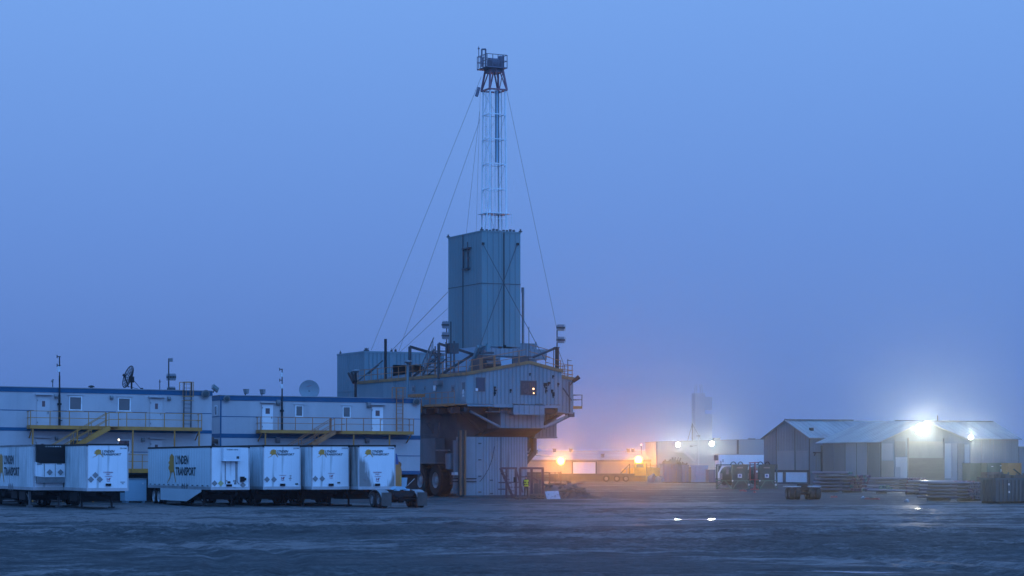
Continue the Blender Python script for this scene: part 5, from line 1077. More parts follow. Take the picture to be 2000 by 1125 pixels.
# oilfield truck in front of the warehouse
TF = Fr(1092, 352, 0); t = TF.thing('bed_truck', 'long yellow nosed flatbed truck parked in front of the warehouse, three rear axles showing', 'truck')
U_, Z_ = TF.U, TF.Z
mb = MB(); mb.box(0, U_(1240), 0, 2.5, Z_(930), Z_(925)); mb.box(0, U_(1180), .1, .2, Z_(938), Z_(930)); mb.box(.2, U_(1240), .8, 1.7, Z_(934), Z_(930)); mb.box(-.1, .1, 0, 2.5, Z_(933), Z_(922)); mb.build('bed', M('bed_dark', (.07, .06, .06), (.05, .045, .045), 1, rough=.7), t)
for px in (1184, 1205, 1222.5, 1277): wheel(t, (U_(px), -.02, .5), (0, -1, 0), .5, .3, dual=px < 1270, rimm=GREYS)
mb = MB(); mb.prism([(U_(1238), 0, Z_(929)), (U_(1262), 0, Z_(929)), (U_(1262), 0, Z_(911)), (U_(1258), 0, Z_(904)), (U_(1241), 0, Z_(904)), (U_(1238), 0, Z_(908))], (0, 2.4, 0)); cb = mb.build('cab', YMACH, t)
mb = MB(); mb.box(U_(1243), U_(1257), -.03, 0, Z_(913), Z_(906.5)); mb.build('side_window', GLASS, cb)
mb = MB(); mb.prism([(U_(1264), .3, Z_(930)), (U_(1292), .3, Z_(930)), (U_(1292), .3, Z_(918)), (U_(1288), .3, Z_(913.5)), (U_(1264), .3, Z_(912.5))], (0, 1.8, 0)); mb.build('hood', YMACH, t)
mb = MB(); mb.box(U_(1290), U_(1294), .1, 2.4, Z_(934), Z_(929)); mb.box(U_(1262), U_(1264), .1, 2.3, Z_(934), Z_(905)); mb.build('bumper', DARK, t)
mb = MB(); mb.bar((U_(1271), 1.2, Z_(912)), (U_(1271), 1.2, Z_(905)), .12); mb.bar((U_(1264), .2, Z_(908.5)), (U_(1284), .2, Z_(908.5)), .1); mb.bar((U_(1284), .2, Z_(908.5)), (U_(1284), .2, Z_(913.5)), .08); mb.build('rack', DARK, t)
mb = MB(); mb.box(U_(1226), U_(1237), .4, 2.1, Z_(925), Z_(914)); mb.tube((U_(1219), .3, Z_(920)), (U_(1219), 2.2, Z_(920)), .35, None, 12); mb.build('winch', YMACH, t)
mb = MB(); mb.bar((U_(1230), .2, Z_(925)), (U_(1230), .2, Z_(906)), .14); mb.bar((U_(1230), .2, Z_(906)), (U_(1212), .2, Z_(925)), .1); mb.build('gin_pole', DARK, t)

# white metal building with two white lamps
SF = Fr(1283, 358, 4); t = SF.thing('metal_building', 'white metal building with horizontal ribbed siding and two white floodlights', 'building')
U_, Z_ = SF.U, SF.Z; ua, ub = U_(1439.5), U_(1500); zl, zm_, zr2 = Z_(863.5), Z_(859.5, ua), Z_(858, ub)
mb = MB(); mb.prism([(0, 0, 0), (ua, 0, 0), (ua, 0, zm_), (0, 0, zl)], (0, 14, 0))
for z in np.arange(.2, zl - .1, .44): mb.box(.1, ua - .1, -.10, 0, z, z + .2)
mb.build('wall', SIDING, t)
mb = MB(); mb.prism([(ua + .2, .8, 0), (ub, .8, 0), (ub, .8, zr2), (ua + .2, .8, zm_)], (0, 12, 0))
for z in np.arange(.2, zr2 - .25, .44): mb.box(ua + .3, ub, .70, .8, z, z + .2)
mb.build('annex_wall', SIDING, t)
mb = MB(); mb.prism([(-.1, -.1, zl), (ua + .1, -.1, zm_), (ua + .1, -.1, zm_ + .1), (-.1, -.1, zl + .1)], (0, 14, 0)); mb.prism([(ua + .1, .7, zm_), (ub, .7, zr2), (ub, .7, zr2 + .08), (ua + .1, .7, zm_ + .08)], (0, 12, 0)); mb.build('roof_edge', GREYS, t)
mb = MB(); mb.box(-.12, .1, -.1, .1, 0, zl); mb.build('corner_trim', GREYS, t); mb = MB(); mb.box(ua - .05, ua + .25, -.12, .8, 0, zm_); mb.build('corner_trim', DARK, t)
mb = MB(); a, b = U_(1336, -1), U_(1357, -1); z1, z0 = Z_(883, a, -1), Z_(901, b, -1)
mb.bar((a, -1.6, z1), (b, -1.6, z0), .06, .2); mb.bar((a, -.6, z1), (b, -.6, z0), .06, .2)
for k in range(1, 9): q = k / 9; mb.box(a + (b - a) * q - .12, a + (b - a) * q + .12, -1.6, -.6, z1 + (z0 - z1) * q, z1 + (z0 - z1) * q + .04)
for k in (0, .5, 1): mb.bar((a + (b - a) * k, -1.6, z1 + (z0 - z1) * k), (a + (b - a) * k, -1.6, z1 + (z0 - z1) * k + 1), .05)
mb.bar((a, -1.6, z1 + 1), (b, -1.6, z0 + 1), .05); mb.box(a - 1.2, a, -1.6, 0, z1 - .05, z1); mb.build('stair', ALU, t)
for px, y in ((1399, 857.5), (1468, 858)): mb = MB(); u = U_(px, 3); zz = wz(y, SF.Y(u, 3)); mb.box(u - .5, u + .5, 2.5, 3.5, zz - .3, zz + .15); mb.build('roof_vent', GREYS, t)
for px, y, lab in ((1324, 868.5, 'left of two white floodlights on the ribbed white building'), (1390, 866.5, 'right of two white floodlights on the ribbed white building')):
    u = U_(px, -1.6); Y = SF.Y(u, -1.6); f = flood((wx(px, Y), Y, wz(y, Y)), lab, WHI, 650, 1.3, .38, aim=(-.12, -1, .03), strength=16, group='white floodlights on the ribbed building'); spill(f, (0, -1.2, -.2), WHI, 9)
AF = thing('guyed_aerial', 'slender aerial held by slanting guy lines behind the ribbed white building', 'antenna', (wx(1352, 366), 366, 5.5)); zz = wz(827, 366) - 5.5
mb = MB(); mb.tube((0, 0, -5.5), (0, 0, zz), .06); mb.build('pole', DARK, AF)
for px, y, dy in ((1341, 862, -2), (1368, 860, -2), (1346, 862, 4)): mb = MB(); mb.tube((0, 0, zz - .1), (wx(px, 366) - wx(1352, 366), dy, wz(y, 366) - 5.5), .03, None, 5); mb.build('guy_line', WIRE, AF)
PF = thing('light_pole', 'tall pale pole standing before the ribbed white building, between its two lamps', 'pole', (wx(1364, 346), 346, 0)); zz = wz(852.5, 346)
mb = MB(); mb.tube((0, 0, -.1), (0, 0, zz), .13, .09, 10); mb.build('pole', ALU, PF); mb = MB(); mb.box(-.3, .3, -.2, .2, zz, zz + .16); mb.build('pole_cap', GREYS, PF); mb = MB(); mb.bar((-.2, 0, wz(870, 346)), (-1.2, 0, wz(872, 346)), .07); mb.box(-1.3, -.9, -.15, .15, wz(873, 346), wz(870, 346)); mb.build('bracket', DARK, PF)
for px, y in ((1405.5, 857.5),):
    t2 = thing('obstruction_light', 'tiny pale light on the roof edge right of the white lamps', 'light', (wx(px, 362), 362, 5.8)); zz = wz(y, 362) - 5.8
    mb = MB(); mb.tube((0, 0, 0), (0, 0, zz - .1), .04); mb.build('post', DARK, t2); mb = MB(); mb.lathe((0, 0, zz), (0, 0, 1), [(.001, -.1), (.1, 0), (.001, .1)], 8); mb.build('lens', EM('pale_warm', (1, .75, .6), 3), t2)

# ghostly far rig in the mist
GF = Fr(1358, 2600, 20); t = GF.thing('distant_drilling_tower', 'faint tall drilling tower almost lost in the mist', 'drilling rig')
GM = M('misty_cladding', (.25, .26, .32), (.23, .24, .30), .05, rough=.7); U_, Z_ = GF.U, GF.Z  # pale tone carries part of the mist's fading in the colour
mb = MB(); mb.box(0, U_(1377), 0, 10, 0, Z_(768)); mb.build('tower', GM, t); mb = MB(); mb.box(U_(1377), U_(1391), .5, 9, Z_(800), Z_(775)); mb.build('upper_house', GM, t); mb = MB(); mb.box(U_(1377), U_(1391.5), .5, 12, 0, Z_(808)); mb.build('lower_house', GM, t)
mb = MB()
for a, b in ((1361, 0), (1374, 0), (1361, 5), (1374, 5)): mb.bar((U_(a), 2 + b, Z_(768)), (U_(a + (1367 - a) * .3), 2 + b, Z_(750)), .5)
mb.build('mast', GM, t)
for px in (1363, 1369, 1379): mb = MB(); mb.lathe((U_(px), 1, Z_(751)), (0, 0, 1), [(.001, -.4), (.35, 0), (.001, .4)], 8); mb.build('lamp', EM('far_lamp', (.9, .5, .6), 1.2), t)

# white trailer unit in front of the ribbed building
XF = Fr(1404, 300, 4); t = XF.thing('white_trailer_unit', 'plain white box trailer standing behind the green tank frames', 'trailer'); U_, Z_ = XF.U, XF.Z
mb = MB(); mb.box(0, U_(1492), 0, 2.6, .9, Z_(888)); mb.build('body', WHITEB, t); mb = MB(); mb.box(-.05, U_(1492) + .05, -.05, 2.65, Z_(888), Z_(886.8)); mb.build('roof', GREYS, t)
mb = MB(); mb.box(U_(1398), U_(1403.5), .2, 1.6, Z_(899), Z_(889)); mb.build('heater_box', RIGD, t); mb = MB(); mb.box(U_(1400), U_(1403.5), .3, 1.5, Z_(912), Z_(900)); mb.build('side_box', WHITEB, t)
for px in (1415, 1425, 1480): wheel(t, (U_(px), -.02, .5), (0, -1, 0), .5, .28, rimm=GREYS)
mb = MB(); mb.box(U_(1411), U_(1413), -.06, 0, Z_(903), Z_(897)); mb.box(U_(1407), U_(1409), -.05, 0, Z_(912), Z_(900)); mb.build('fitting', GREYS, t)

# blue bins with scrap
def bin_(px0, px1, ytop, Y, label, mat, deg=12, D=2.2, name='waste_bin', group=None, ribs=.45, ybase=None):
    fr = Fr(px0, Y, deg); t = fr.thing(name, label, 'waste bin', group); u1 = fr.U(px1); z1 = fr.Z(ytop); z0 = .12
    mb = MB(); e = .07
    mb.box(0, u1, 0, e, z0, z1); mb.box(0, u1, D - e, D, z0, z1); mb.box(0, e, e, D - e, z0, z1); mb.box(u1 - e, u1, e, D - e, z0, z1); mb.box(e, u1 - e, e, D - e, z0, z0 + .08)
    n = max(2, int(u1 / ribs))
    for i in range(n + 1): q = .05 + (u1 - .1) * i / n; mb.box(q - .06, q + .06, -.09, 0, z0, z1 - .1)
    for i in range(1, 4): q = D * i / 4; mb.box(-.09, 0, q - .06, q + .06, z0, z1 - .1)
    o = mb.build('body', mat, t); mb = MB(); mb.box(-.1, u1 + .05, -.1, .0, z1 - .1, z1 + .04); mb.box(-.1, 0, 0, D, z1 - .1, z1 + .04); mb.box(u1, u1 + .05, 0, D, z1 - .1, z1 + .04); mb.build('rim', mat, t)
    mb = MB(); mb.box(.2, u1 - .2, .2, D - .2, 0, z0); mb.box(.1, .35, -.05, D, -.08, z0); mb.box(u1 - .35, u1 - .1, -.05, D, -.08, z0); mb.build('skid', DARK, t)
    return fr, t, u1, z1
def scrap(fr, u0, u1, v0, v1, z, h, label, mat, n=16, seed=1, name='scrap_load'):
    r = random.Random(seed); u = (u0 + u1) / 2; v = (v0 + v1) / 2
    t = thing(name, label, 'scrap', (fr.o[0] + u * fr.c - v * fr.s, fr.Y(u, v), z), (0, 0, fr.rz))
    for k, m_ in enumerate(mat):
        mb = MB()
        for i in range(n // len(mat)):
            a, b = r.uniform(u0 - u, u1 - u), r.uniform(v0 - v, v1 - v); l = r.uniform(.3, .9); q = r.uniform(0, 6.28); e = r.uniform(-.5, 1.2)
            if k % 2 == 0: mb.bar((a, b, -.2), (a + l * cos(q) * .5, b + l * sin(q) * .5, r.uniform(.2, h)), r.uniform(.08, .3), r.uniform(.06, .2))
            else: mb.box(a - l / 2, a + l / 2, b - .2, b + .2, -.2, r.uniform(.1, h * .7))
        mb.build(('scrap_metal', 'scrap_timber')[k], m_, t)['kind'] = 'stuff'
    return t
fr, t, u1, z1 = bin_(1297, 1313, 906, 335, 'pale blue ribbed waste bin at the left end of the blue bins', BLUEB, group='blue waste bins')
scrap(fr, .1, u1 + .6, .3, 1.6, z1, .7, 'dark scrap heaped on the left blue waste bin', [DARK, RIGD], 16, 3)
fr, t, u1, z1 = bin_(1313.5, 1331, 907.5, 338, 'dark blue waste bin under the tallest scrap pile', BLUEB, group='blue waste bins'); scrap(fr, .2, u1 - .1, .3, 1.6, z1, 1.15, 'tallest pile of dark scrap, sticking up above the blue bins', [DARK, RIGD], 18, 5)
fr, t, u1, z1 = bin_(1332, 1345, 908.5, 334, 'narrow blue waste bin in the middle of the bins, left of the tarpaulined gap', BLUEB, group='blue waste bins'); scrap(fr, .1, u1, .3, 1.6, z1, .5, 'low scrap on the narrow middle blue bin', [DARK, RIGD], 14, 8)
fr, t, u1, z1 = bin_(1345.5, 1357, 919, 334, 'low dark bin with brown load between the blue bins', M('dull_bin', (.07, .07, .09), (.05, .05, .06), 1, rough=.6)); scrap(fr, .1, u1, .3, 1.6, z1, .75, 'brown timber scrap in the low dark bin', [WOOD, RIGD], 14, 9)
fr, t, u1, z1 = bin_(1358, 1382.5, 909.5, 332, 'widest bright blue waste bin, right end of the tall bins', M('bright_blue_bin', (.045, .14, .36), (.04, .11, .28), 1, rough=.5), group='blue waste bins')
fr, t, u1, z1 = bin_(1384, 1400, 917.5, 331, 'low navy waste bin next to the green tank frames', M('navy_bin', (.03, .05, .14), (.025, .04, .10), 1, rough=.5), group='blue waste bins')
mb = MB(); mb.box(.2, u1 - .2, .2, 2, z1 + .041, z1 + .10); mb.build('lid', ALU, t)

def heap(name, label, cat, px, Y, sx, sy, h, mat, seed, deg=0, sub=26):
    """irregular draped heap"""
    t = thing(name, label, cat, (wx(px, Y), Y, 0), (0, 0, radians(deg))); r = np.random.RandomState(seed); n = sub
    xs = np.linspace(-1, 1, n); X, Yy = np.meshgrid(xs, xs); R = np.maximum(np.abs(X) ** 1.5 * .9, np.abs(Yy) ** 1.5) + .0
    H = np.clip(1 - (np.abs(X) ** 2.2 + np.abs(Yy) ** 2.2), 0, 1) ** .55
    nz = softnoise(X * sx, Yy * sy, 1.6 / max(sx, sy) * 2.2, seed) * .5 + softnoise(X * sx, Yy * sy, 4.5, seed + 1) * .22
    Zh = np.clip(H * (h * (1 + nz * 1.1)) - .05, -.05, None)
    vs = [(X[i, j] * sx, Yy[i, j] * sy, Zh[i, j]) for i in range(n) for j in range(n)]; fs = [(i * n + j, i * n + j + 1, (i + 1) * n + j + 1, (i + 1) * n + j) for i in range(n - 1) for j in range(n - 1)]
    mb = MB(); mb.add(vs, fs); mb.build('cover', mat, t)
    if name.startswith('rubble'):
        rr = random.Random(seed)
        for nm, mt, cnt in (('broken_timber', WOOD, 16), ('rubble_stone', M('stone_rubble', (.11, .10, .10), (.07, .065, .065), 2, rough=.85), 34)):
            mb = MB()
            for _ in range(cnt):
                i, j = rr.randrange(3, n - 3), rr.randrange(2, n - 3); p = Vector(vs[i * n + j]) ; q = rr.uniform(0, 6.28)
                if nm == 'broken_timber': l_ = rr.uniform(.3, .9); mb.bar(p + Vector((-l_ * cos(q), -l_ * sin(q), rr.uniform(0, .15))), p + Vector((l_ * cos(q), l_ * sin(q), rr.uniform(.02, .25))), rr.uniform(.08, .2), rr.uniform(.06, .14))
                else:
                    a = rr.uniform(.07, .22); e = lambda: rr.uniform(.5, 1.1) * a
                    mb.hexa([p + Vector((-e(), -e(), -a)), p + Vector((e(), -e(), -a)), p + Vector((e(), e(), -a)), p + Vector((-e(), e(), -a)), p + Vector((-e(), -e(), e())), p + Vector((e(), -e(), e())), p + Vector((e(), e(), e())), p + Vector((-e(), e(), e()))])
            mb.build(nm, mt, t)['kind'] = 'stuff'
    return t
heap('tarpaulin_heap', 'humped grey tarpaulin heap between the yellow truck nose and the blue bins', 'heap', 1273, 338, .75, .9, 1.35, GTARP, 4)
heap('tarpaulin_heap', 'flatter dark tarpaulin heap touching the left blue bin', 'heap', 1288, 337, .75, .8, .95, GTARP, 9)

# green framed tanks
def tank(px, Y, label, dm=0):
    fr = Fr(px, Y, 26); t = fr.thing('framed_tank', label, 'tank', 'green framed tanks'); W, H, D = 2.35, wz(907, Y) - dm, 3.4
    for u in (0, W - .14):
        for v in (0, D - .14): mb = MB(); mb.box(u, u + .14, v, v + .14, 0, H); mb.build('corner_post', GREEN, t)
    mb = MB()
    for z in (.06, H - .12): mb.box(.14, W - .14, 0, .12, z, z + .12); mb.box(.14, W - .14, D - .12, D, z, z + .12); mb.box(0, .12, .14, D - .14, z, z + .12); mb.box(W - .12, W, .14, D - .14, z, z + .12)
    mb.build('frame_rail', GREEN, t)
    mb = MB(); z = fr.Z(939); G2 = M('light_green_rail', (.05, .15, .12), (.04, .11, .09), 1, rough=.5); mb.box(-.02, W + .02, -.03, 0, z - .05, z + .06); mb.box(-.03, 0, 0, D, z - .05, z + .06); mb.build('mid_rail', G2, t)
    mb = MB(); mb.bar((.1, -.01, .1), (.8, -.01, z), .08); mb.bar((W - .1, -.01, .1), (W - .8, -.01, z), .08); mb.bar((-.01, .1, .1), (-.01, 1.5, z), .08); mb.bar((-.01, D - .1, .1), (-.01, 1.9, z), .08); mb.build('brace', G2, t)
    mb = MB(); mb.lathe((W / 2, .25, H * .56), (0, 1, 0), [(.001, 0), (.5, .04), (.85, .16), (1.02, .36), (1.02, D - .8), (.85, D - .6), (.001, D - .5)], 30); tk = mb.build('vessel', GREEN, t)
    mb = MB(); mb.box(.14, W - .14, .34, .40, .5, H - .1); mb.build('end_panel', GREEN, t)
    mb = MB(); zl = fr.Z(929.5); mb.box(.85, 1.3, .10, .24, zl - .22, zl + .22); mb.build('placard', LABELW, tk); mb = MB(); mb.box(.92, 1.15, .09, .10, zl - .08, zl + .14); mb.build('print', BLUEB, tk)
    mb = MB(); zl = fr.Z(913.5); mb.box(.75, 1.45, .14, .5, zl - .07, zl + .07); mb.build('name_strip', PLAC, tk)
    mb = MB(); mb.box(.4, W - .3, .2, .6, .12, .55); mb.build('valve_box', M('dark_green', (.02, .045, .04), None, 2), t)
    mb = MB(); mb.lathe((W - .25, -.04, fr.Z(947)), (0, -1, 0), [(.001, 0), (.12, .02), (.001, .08)], 10); mb.lathe((.02, -.04, fr.Z(939)), (0, -1, 0), [(.001, 0), (.1, .02), (.001, .06)], 10); mb.build('valve_cap', LABELW, t)
    for a, b in ((.15, .9), (1.1, 1.75)):
        mb = MB(); pts = [(a + (b - a) * q, .6, H - .05 + .32 * sin(pi * q) ** .6) for q in np.linspace(0, 1, 7)]; mb.path(pts, .06, 7); mb.build('hose', BLACK, t)
    for v, zz in ((.7, H * .75), (2.0, H * .55)): mb = MB(); mb.box(-.05, -.02, v, v + .5, zz - .4, zz + .25); mb.build('side_plate', PLAC, t)
    mb = MB(); mb.prism([(-.02, D - .5, H - .9), (-.02, D - .5, H - .15), (-.02, D - 1.2, H - .15)], (.03, 0, 0)); mb.build('gusset', GREEN, t)
    return t
tank(1430, 250, 'left green framed tank with open side frame and white placard')
tank(1483, 252, 'right green framed tank with a white placard, beside the red stand')
fr = Fr(1467, 247, 26); t = fr.thing('red_stand', 'rusty red steel stand between the two green framed tanks', 'stand'); U_, Z_ = fr.U, fr.Z
mb = MB(); mb.bar((U_(1474.5), 0, 0), (U_(1474.5), 0, Z_(904)), .12); mb.bar((U_(1468), .3, Z_(939)), (U_(1468), .3, Z_(904)), .08); mb.bar((U_(1463), 0, Z_(904)), (U_(1481), 0, Z_(903)), .1); mb.bar((U_(1467), 0, Z_(937)), (U_(1481), 0, Z_(937)), .1); mb.bar((U_(1466), 0, .05), (U_(1482), 0, .05), .12); mb.bar((U_(1470), 0, Z_(958)), (U_(1474.5), 0, Z_(948)), .07); mb.build('frame', REDF, t)
mb = MB(); mb.box(U_(1472), U_(1477.5), -.25, 0, Z_(935), Z_(915)); mb.build('meter_box', M('dark_red', (.16, .04, .04), None, 2), t); mb = MB(); mb.lathe((U_(1475.5), -.27, Z_(921)), (0, -1, 0), [(.001, 0), (.12, .02), (.001, .05)], 10); mb.build('gauge', LABELW, t)
for px, y, lab in ((1456, 959.5, 'pale scrap block on the ground left of the red stand'), (1450, 958.5, 'small reddish block on the ground, far left of the red stand'), (1474, 961.5, 'small pale block on the ground just below the red stand'), (1629, 971, 'reddish timber offcut on the ground before the left pipe stack'), (1686, 974, 'upright pale stub near the loose pipes'), (1704, 975, 'long thin reddish timber lying before the loose pipes'), (1771, 980, 'white crumpled scrap on the mud before the pipe stacks'), (829, 973, 'small white stone on the mud before the rig wheels')):
    Y = gY(y + .5); t = thing('ground_scrap', lab, 'scrap', (wx(px, Y), Y, -.02), (0, 0, px * .7)); w_ = .9 if 'long' in lab else .16 if 'stone' in lab else .3
    mb = MB(); mb.hexa([(-w_, -.1, 0), (w_, -.12, 0), (w_ * .9, .12, 0), (-w_, .1, 0), (-w_ * .9, -.08, .12), (w_ * .8, -.1, .16), (w_ * .85, .1, .13), (-w_ * .8, .08, .17)]); mb.build('piece', REDF if 'red' in lab else GREYS, t)
    mb = MB(); mb.hexa([(-w_ * .4, -.1, .1), (w_ * .3, -.1, .12), (w_ * .3, .06, .1), (-w_ * .3, .08, .1), (-w_ * .3, -.05, .24), (w_ * .2, -.06, .2), (w_ * .2, .04, .22), (-w_ * .2, .05, .26)]); mb.build('broken_edge', WOOD if 'red' in lab else ALU, t)

# ------------------------------------------------------------------ galvanised sheds
LS = Fr(1581, 313, 26); t = LS.thing('long_shed', 'long galvanised metal shed with gable end toward the tanks, two white panels at its foot', 'shed'); U_, V_, Z_ = LS.U, LS.V, LS.Z
D = V_(1492); ue = U_(1989); ze = Z_(854); zr = wz(822, LS.Y(0, D / 2)); zk = Z_(918.5)
mb = MB(); mb.prism([(0, 0, zk), (0, D, zk), (0, D, ze), (0, D / 2, zr), (0, 0, ze)], (.12, 0, 0)); mb.box(.12, ue, 0, .12, 0, ze); mb.prism([(ue - .12, 0, 0), (ue - .12, D, 0), (ue - .12, D, ze), (ue - .12, D / 2, zr), (ue - .12, 0, ze)], (.12, 0, 0)); mb.box(.12, ue, D - .12, D, 0, ze)
mb.ribs(0, D, .4, zk, lambda v: ze + (zr - ze) * (1 - abs(v - D / 2) / (D / 2)) - .05, 0, 'v', .04, .025); mb.ribs(.2, ue, .4, 1, ze, 0, 'u', .04, .025); mb.build('wall', [GALV2, SEAML], t)
mb = MB(); mb.box(0, .1, 0, D, 0, zk); mb.build('base_wall', M('base_dark', (.05, .05, .055), None, .6, rough=.8), t)
for a, b in ((1495, 1529), (1536, 1576.5)):
    v0, v1 = V_(b), V_(a); mb = MB(); mb.box(-.09, 0, v0, v1, Z_(942, 0, v0), Z_(922.5, 0, v0)); mb.build('white_panel', WHITEB, t)
mb = MB(); mb.box(-.14, 0, 0, V_(1496), zk - .25, zk + .02); mb.build('ledge', DARK, t)
for p in (1517, 1553): v = V_(p); mb = MB(); mb.box(-.07, 0, v - .05, v + .05, zk, ze + (zr - ze) * (1 - abs(v - D / 2) / (D / 2)) - .05); mb.build('post', DARK, t)
mb = MB(); mb.box(-.05, .05, -.05, .05, 0, ze); mb.build('corner_post', DARK, t)
mb = MB(); mb.box(-.03, -.0, V_(1553) , V_(1517), zk + .02, Z_(880)); mb.box(-.03, 0, V_(1578), V_(1555), zk + .02, Z_(880)); mb.build('patch_panel', M('pale_galv', (.165, .19, .215), (.14, .16, .18), .5, (1, 1, .3), .5), t)
o_ = .45; zo = ze - (zr - ze) * o_ / (D / 2)
mb = MB(); mb.prism([(-.3, -o_, zo), (-.3, D / 2, zr), (-.3, D + o_, zo), (-.3, D + o_, zo + .1), (-.3, D / 2, zr + .12), (-.3, -o_, zo + .1)], (ue + .6, 0, 0))
for u in np.arange(.4, ue, .8):
    for s_ in (-1, 1): a = (u, D / 2, zr + .12); b = (u, D / 2 + s_ * (D / 2 + o_), zo + .1); mb.bar(a, b, .05, .05)
rf = mb.build('roof', SHROOF, t)
for a, b in ((1534, 1665), (1750, 1938)): mb = MB(); mb.box(U_(a, D / 2), U_(b, D / 2), D / 2 - .3, D / 2 + .3, zr + .1, zr + .26); mb.build('ridge_cap', GREYS, rf)
mb = MB(); u = U_(1836, D / 2); mb.tube((u, D / 2 + .6, zr - .2), (u, D / 2 + .6, zr + 1.0), .08); mb.build('vent_pipe', GREYS, rf)
mb = MB(); u = U_(1563, 2); mb.box(1.5, 2.0, 2.0, 2.4, ze + (zr - ze) * .36, ze + (zr - ze) * .36 + .5); mb.build('roof_vent', DARK, rf)
mb = MB(); u0, u1 = U_(1588), U_(1603); mb.box(u0, u1, -.5, 0, Z_(885), Z_(883)); mb.bar((u0 + .2, -.4, Z_(884)), (u0 + .2, 0, Z_(890)), .08); mb.build('wall_bracket', DARK, t)
mb = MB(); mb.box(U_(1603), U_(1609), -.3, 0, 0, Z_(870)); mb.build('dark_opening', M('opening_dark', (.02, .02, .022), None, 1, rough=.9), t)
for p in (1917, 1940, 1963): u = U_(p); mb = MB(); mb.box(u - .03, u + .03, -.035, 0, 0, ze); mb.build('wall_seam', GREYS, t)

CS = Fr(1720, 290, 26); t = CS.thing('gabled_shed', 'weathered sheet metal shed with a front gable and wide timber door under the brightest lamp', 'shed'); U_, V_, Z_ = CS.U, CS.V, CS.Z
W = U_(1893); um = U_(1806); D = V_(1607); ze = Z_(862); zr = Z_(823, um); zer = Z_(860, W)
def zg(u): return ze + (zr - ze) * u / um if u < um else zr + (zer - zr) * (u - um) / (W - um)
mb = MB(); mb.prism([(0, 0, 0), (W, 0, 0), (W, 0, zer), (um, 0, zr), (0, 0, ze)], (0, .12, 0)); mb.box(0, .12, .12, D, 0, ze); mb.box(W - .12, W, .12, D, 0, zer); mb.ribs(0, D, .4, .0, ze, 0, 'v', .04, .025); mb.ribs(0, W, .35, 0, lambda u: zg(u) - .05, 0, 'u', .04, .02)
mb.build('wall', [GALV, SEAML], t)
o_ = .35
mb = MB(); mb.prism([(-o_, -.25, ze - .18), (um, -.25, zr), (W + o_, -.25, zer - .18), (W + o_, -.25, zer - .08), (um, -.25, zr + .12), (-o_, -.25, ze - .08)], (0, D + 1.5, 0))
for v in np.arange(.4, D + 1, .8):
    mb.bar((um, v, zr + .12), (-o_, v, ze - .08), .05, .05); mb.bar((um, v, zr + .12), (W + o_, v, zer - .08), .05, .05)
mb.build('roof', SHROOF2, t)
PALE = M('pale_galv', (.165, .19, .215)); PGREY = M('slate_sheet', (.09, .10, .11), (.072, .08, .088), .5, (1, 1, .3), .5); PB = M('brown_sheet', (.125, .11, .105), (.10, .088, .082), .7, (1, 1, .4), .7); PLIGHT = M('white_sheet', (.27, .295, .32), (.23, .25, .275), .5, (1, 1, .3), .5)
def panel(a, b, y0, y1, mt, d=.06, name='wall_panel'):
    u0, u1 = U_(a), U_(b); z0 = 0 if y1 > 945 else Z_(y1, u0); z1 = min(Z_(y0, u0), zg(u0) - .1, zg(u1) - .1)
    mb = MB(); mb.box(u0, u1, -d, 0, z0, z1); return mb.build(name, mt, t)
panel(1721, 1745, 900, 950, PB); panel(1721.5, 1744, 866, 898, PALE, .05); panel(1749, 1771.5, 893, 950, PLIGHT); panel(1748, 1768, 862, 892, PGREY, .05); panel(1746.5, 1758, 912, 950, PALE, .09); panel(1843, 1857, 866, 934, PLIGHT, .05); panel(1857.5, 1869, 866, 950, PALE, .05); panel(1869.5, 1883, 866, 950, PGREY, .05); panel(1883.5, 1892.5, 868, 940, PLIGHT, .06)
a, b = U_(1774), U_(1842.5); za, zc = Z_(894.5, a), Z_(862, a)
mb = MB(); mb.box(a, b, -.12, 0, .3, za)
for z in np.arange(.45, za, .22): mb.box(a, b, -.135, -.12, z, z + .2)
dr = mb.build('timber_door', PLY, t); mb = MB(); mb.box(a, (a + b) / 2, -.09, 0, za + .02, zc); mb.box((a + b) / 2, b, -.075, 0, za + .02, zc); mb.build('upper_panel', M('tan_sheet', (.15, .145, .135), (.125, .12, .115), .6, (1, 1, .5), .6), t)
mb = MB(); mb.box(a - .12, a, -.15, 0, 0, zc + .4); mb.box(b, b + .12, -.15, 0, 0, zc + .4); mb.box(a, b, -.13, 0, 0, .3); mb.build('frame', PB, dr)
mb = MB(); mb.box(0, W, -.2, 0, -.1, .22); mb.build('foundation', DARK, t)
for p0, p1, mt in ((1607.5, 1628, PGREY), (1630, 1651, M('navy_sheet', (.09, .10, .115), (.075, .085, .10), .5, (1, 1, .3), .5)), (1652, 1673, PALE), (1674, 1694, PALE), (1696, 1718, PGREY)):
    v0, v1 = V_(p1), V_(p0); mb = MB(); mb.box(-.05, 0, v0, v1, 0, ze - .2); mb.build('side_panel', mt, t)
for p in (1651.5, 1673.5, 1695): v = V_(p); mb = MB(); mb.box(-.07, 0, v - .05, v + .05, 0, ze - .2); mb.build('side_seam', DARK, t)
mb = MB(); mb.box(-.05, .05, -.1, .0, 0, ze - .1); mb.build('corner_post', DARK, t)
u = U_(1799, -1.3); Y = CS.Y(u, -1.3); f = flood((wx(1799, Y), Y, wz(838, Y)), 'largest and brightest white floodlight on the gable over the timber door', WHI, 1600, 1.0, .75, strength=30, group='white floodlights on the sheds'); spill(f, (0, -2.2, -.9), WHI, 10, .6)
u = LS.U(1895.5, -1.0); Y = LS.Y(u, -1.0); f = flood((wx(1896, Y), Y, wz(854, Y)), 'smaller white floodlight in the corner right of the gabled shed', WHI, 700, .7, .34, strength=14, group='white floodlights on the sheds'); spill(f, (.4, -1.2, -.3), WHI, 12)
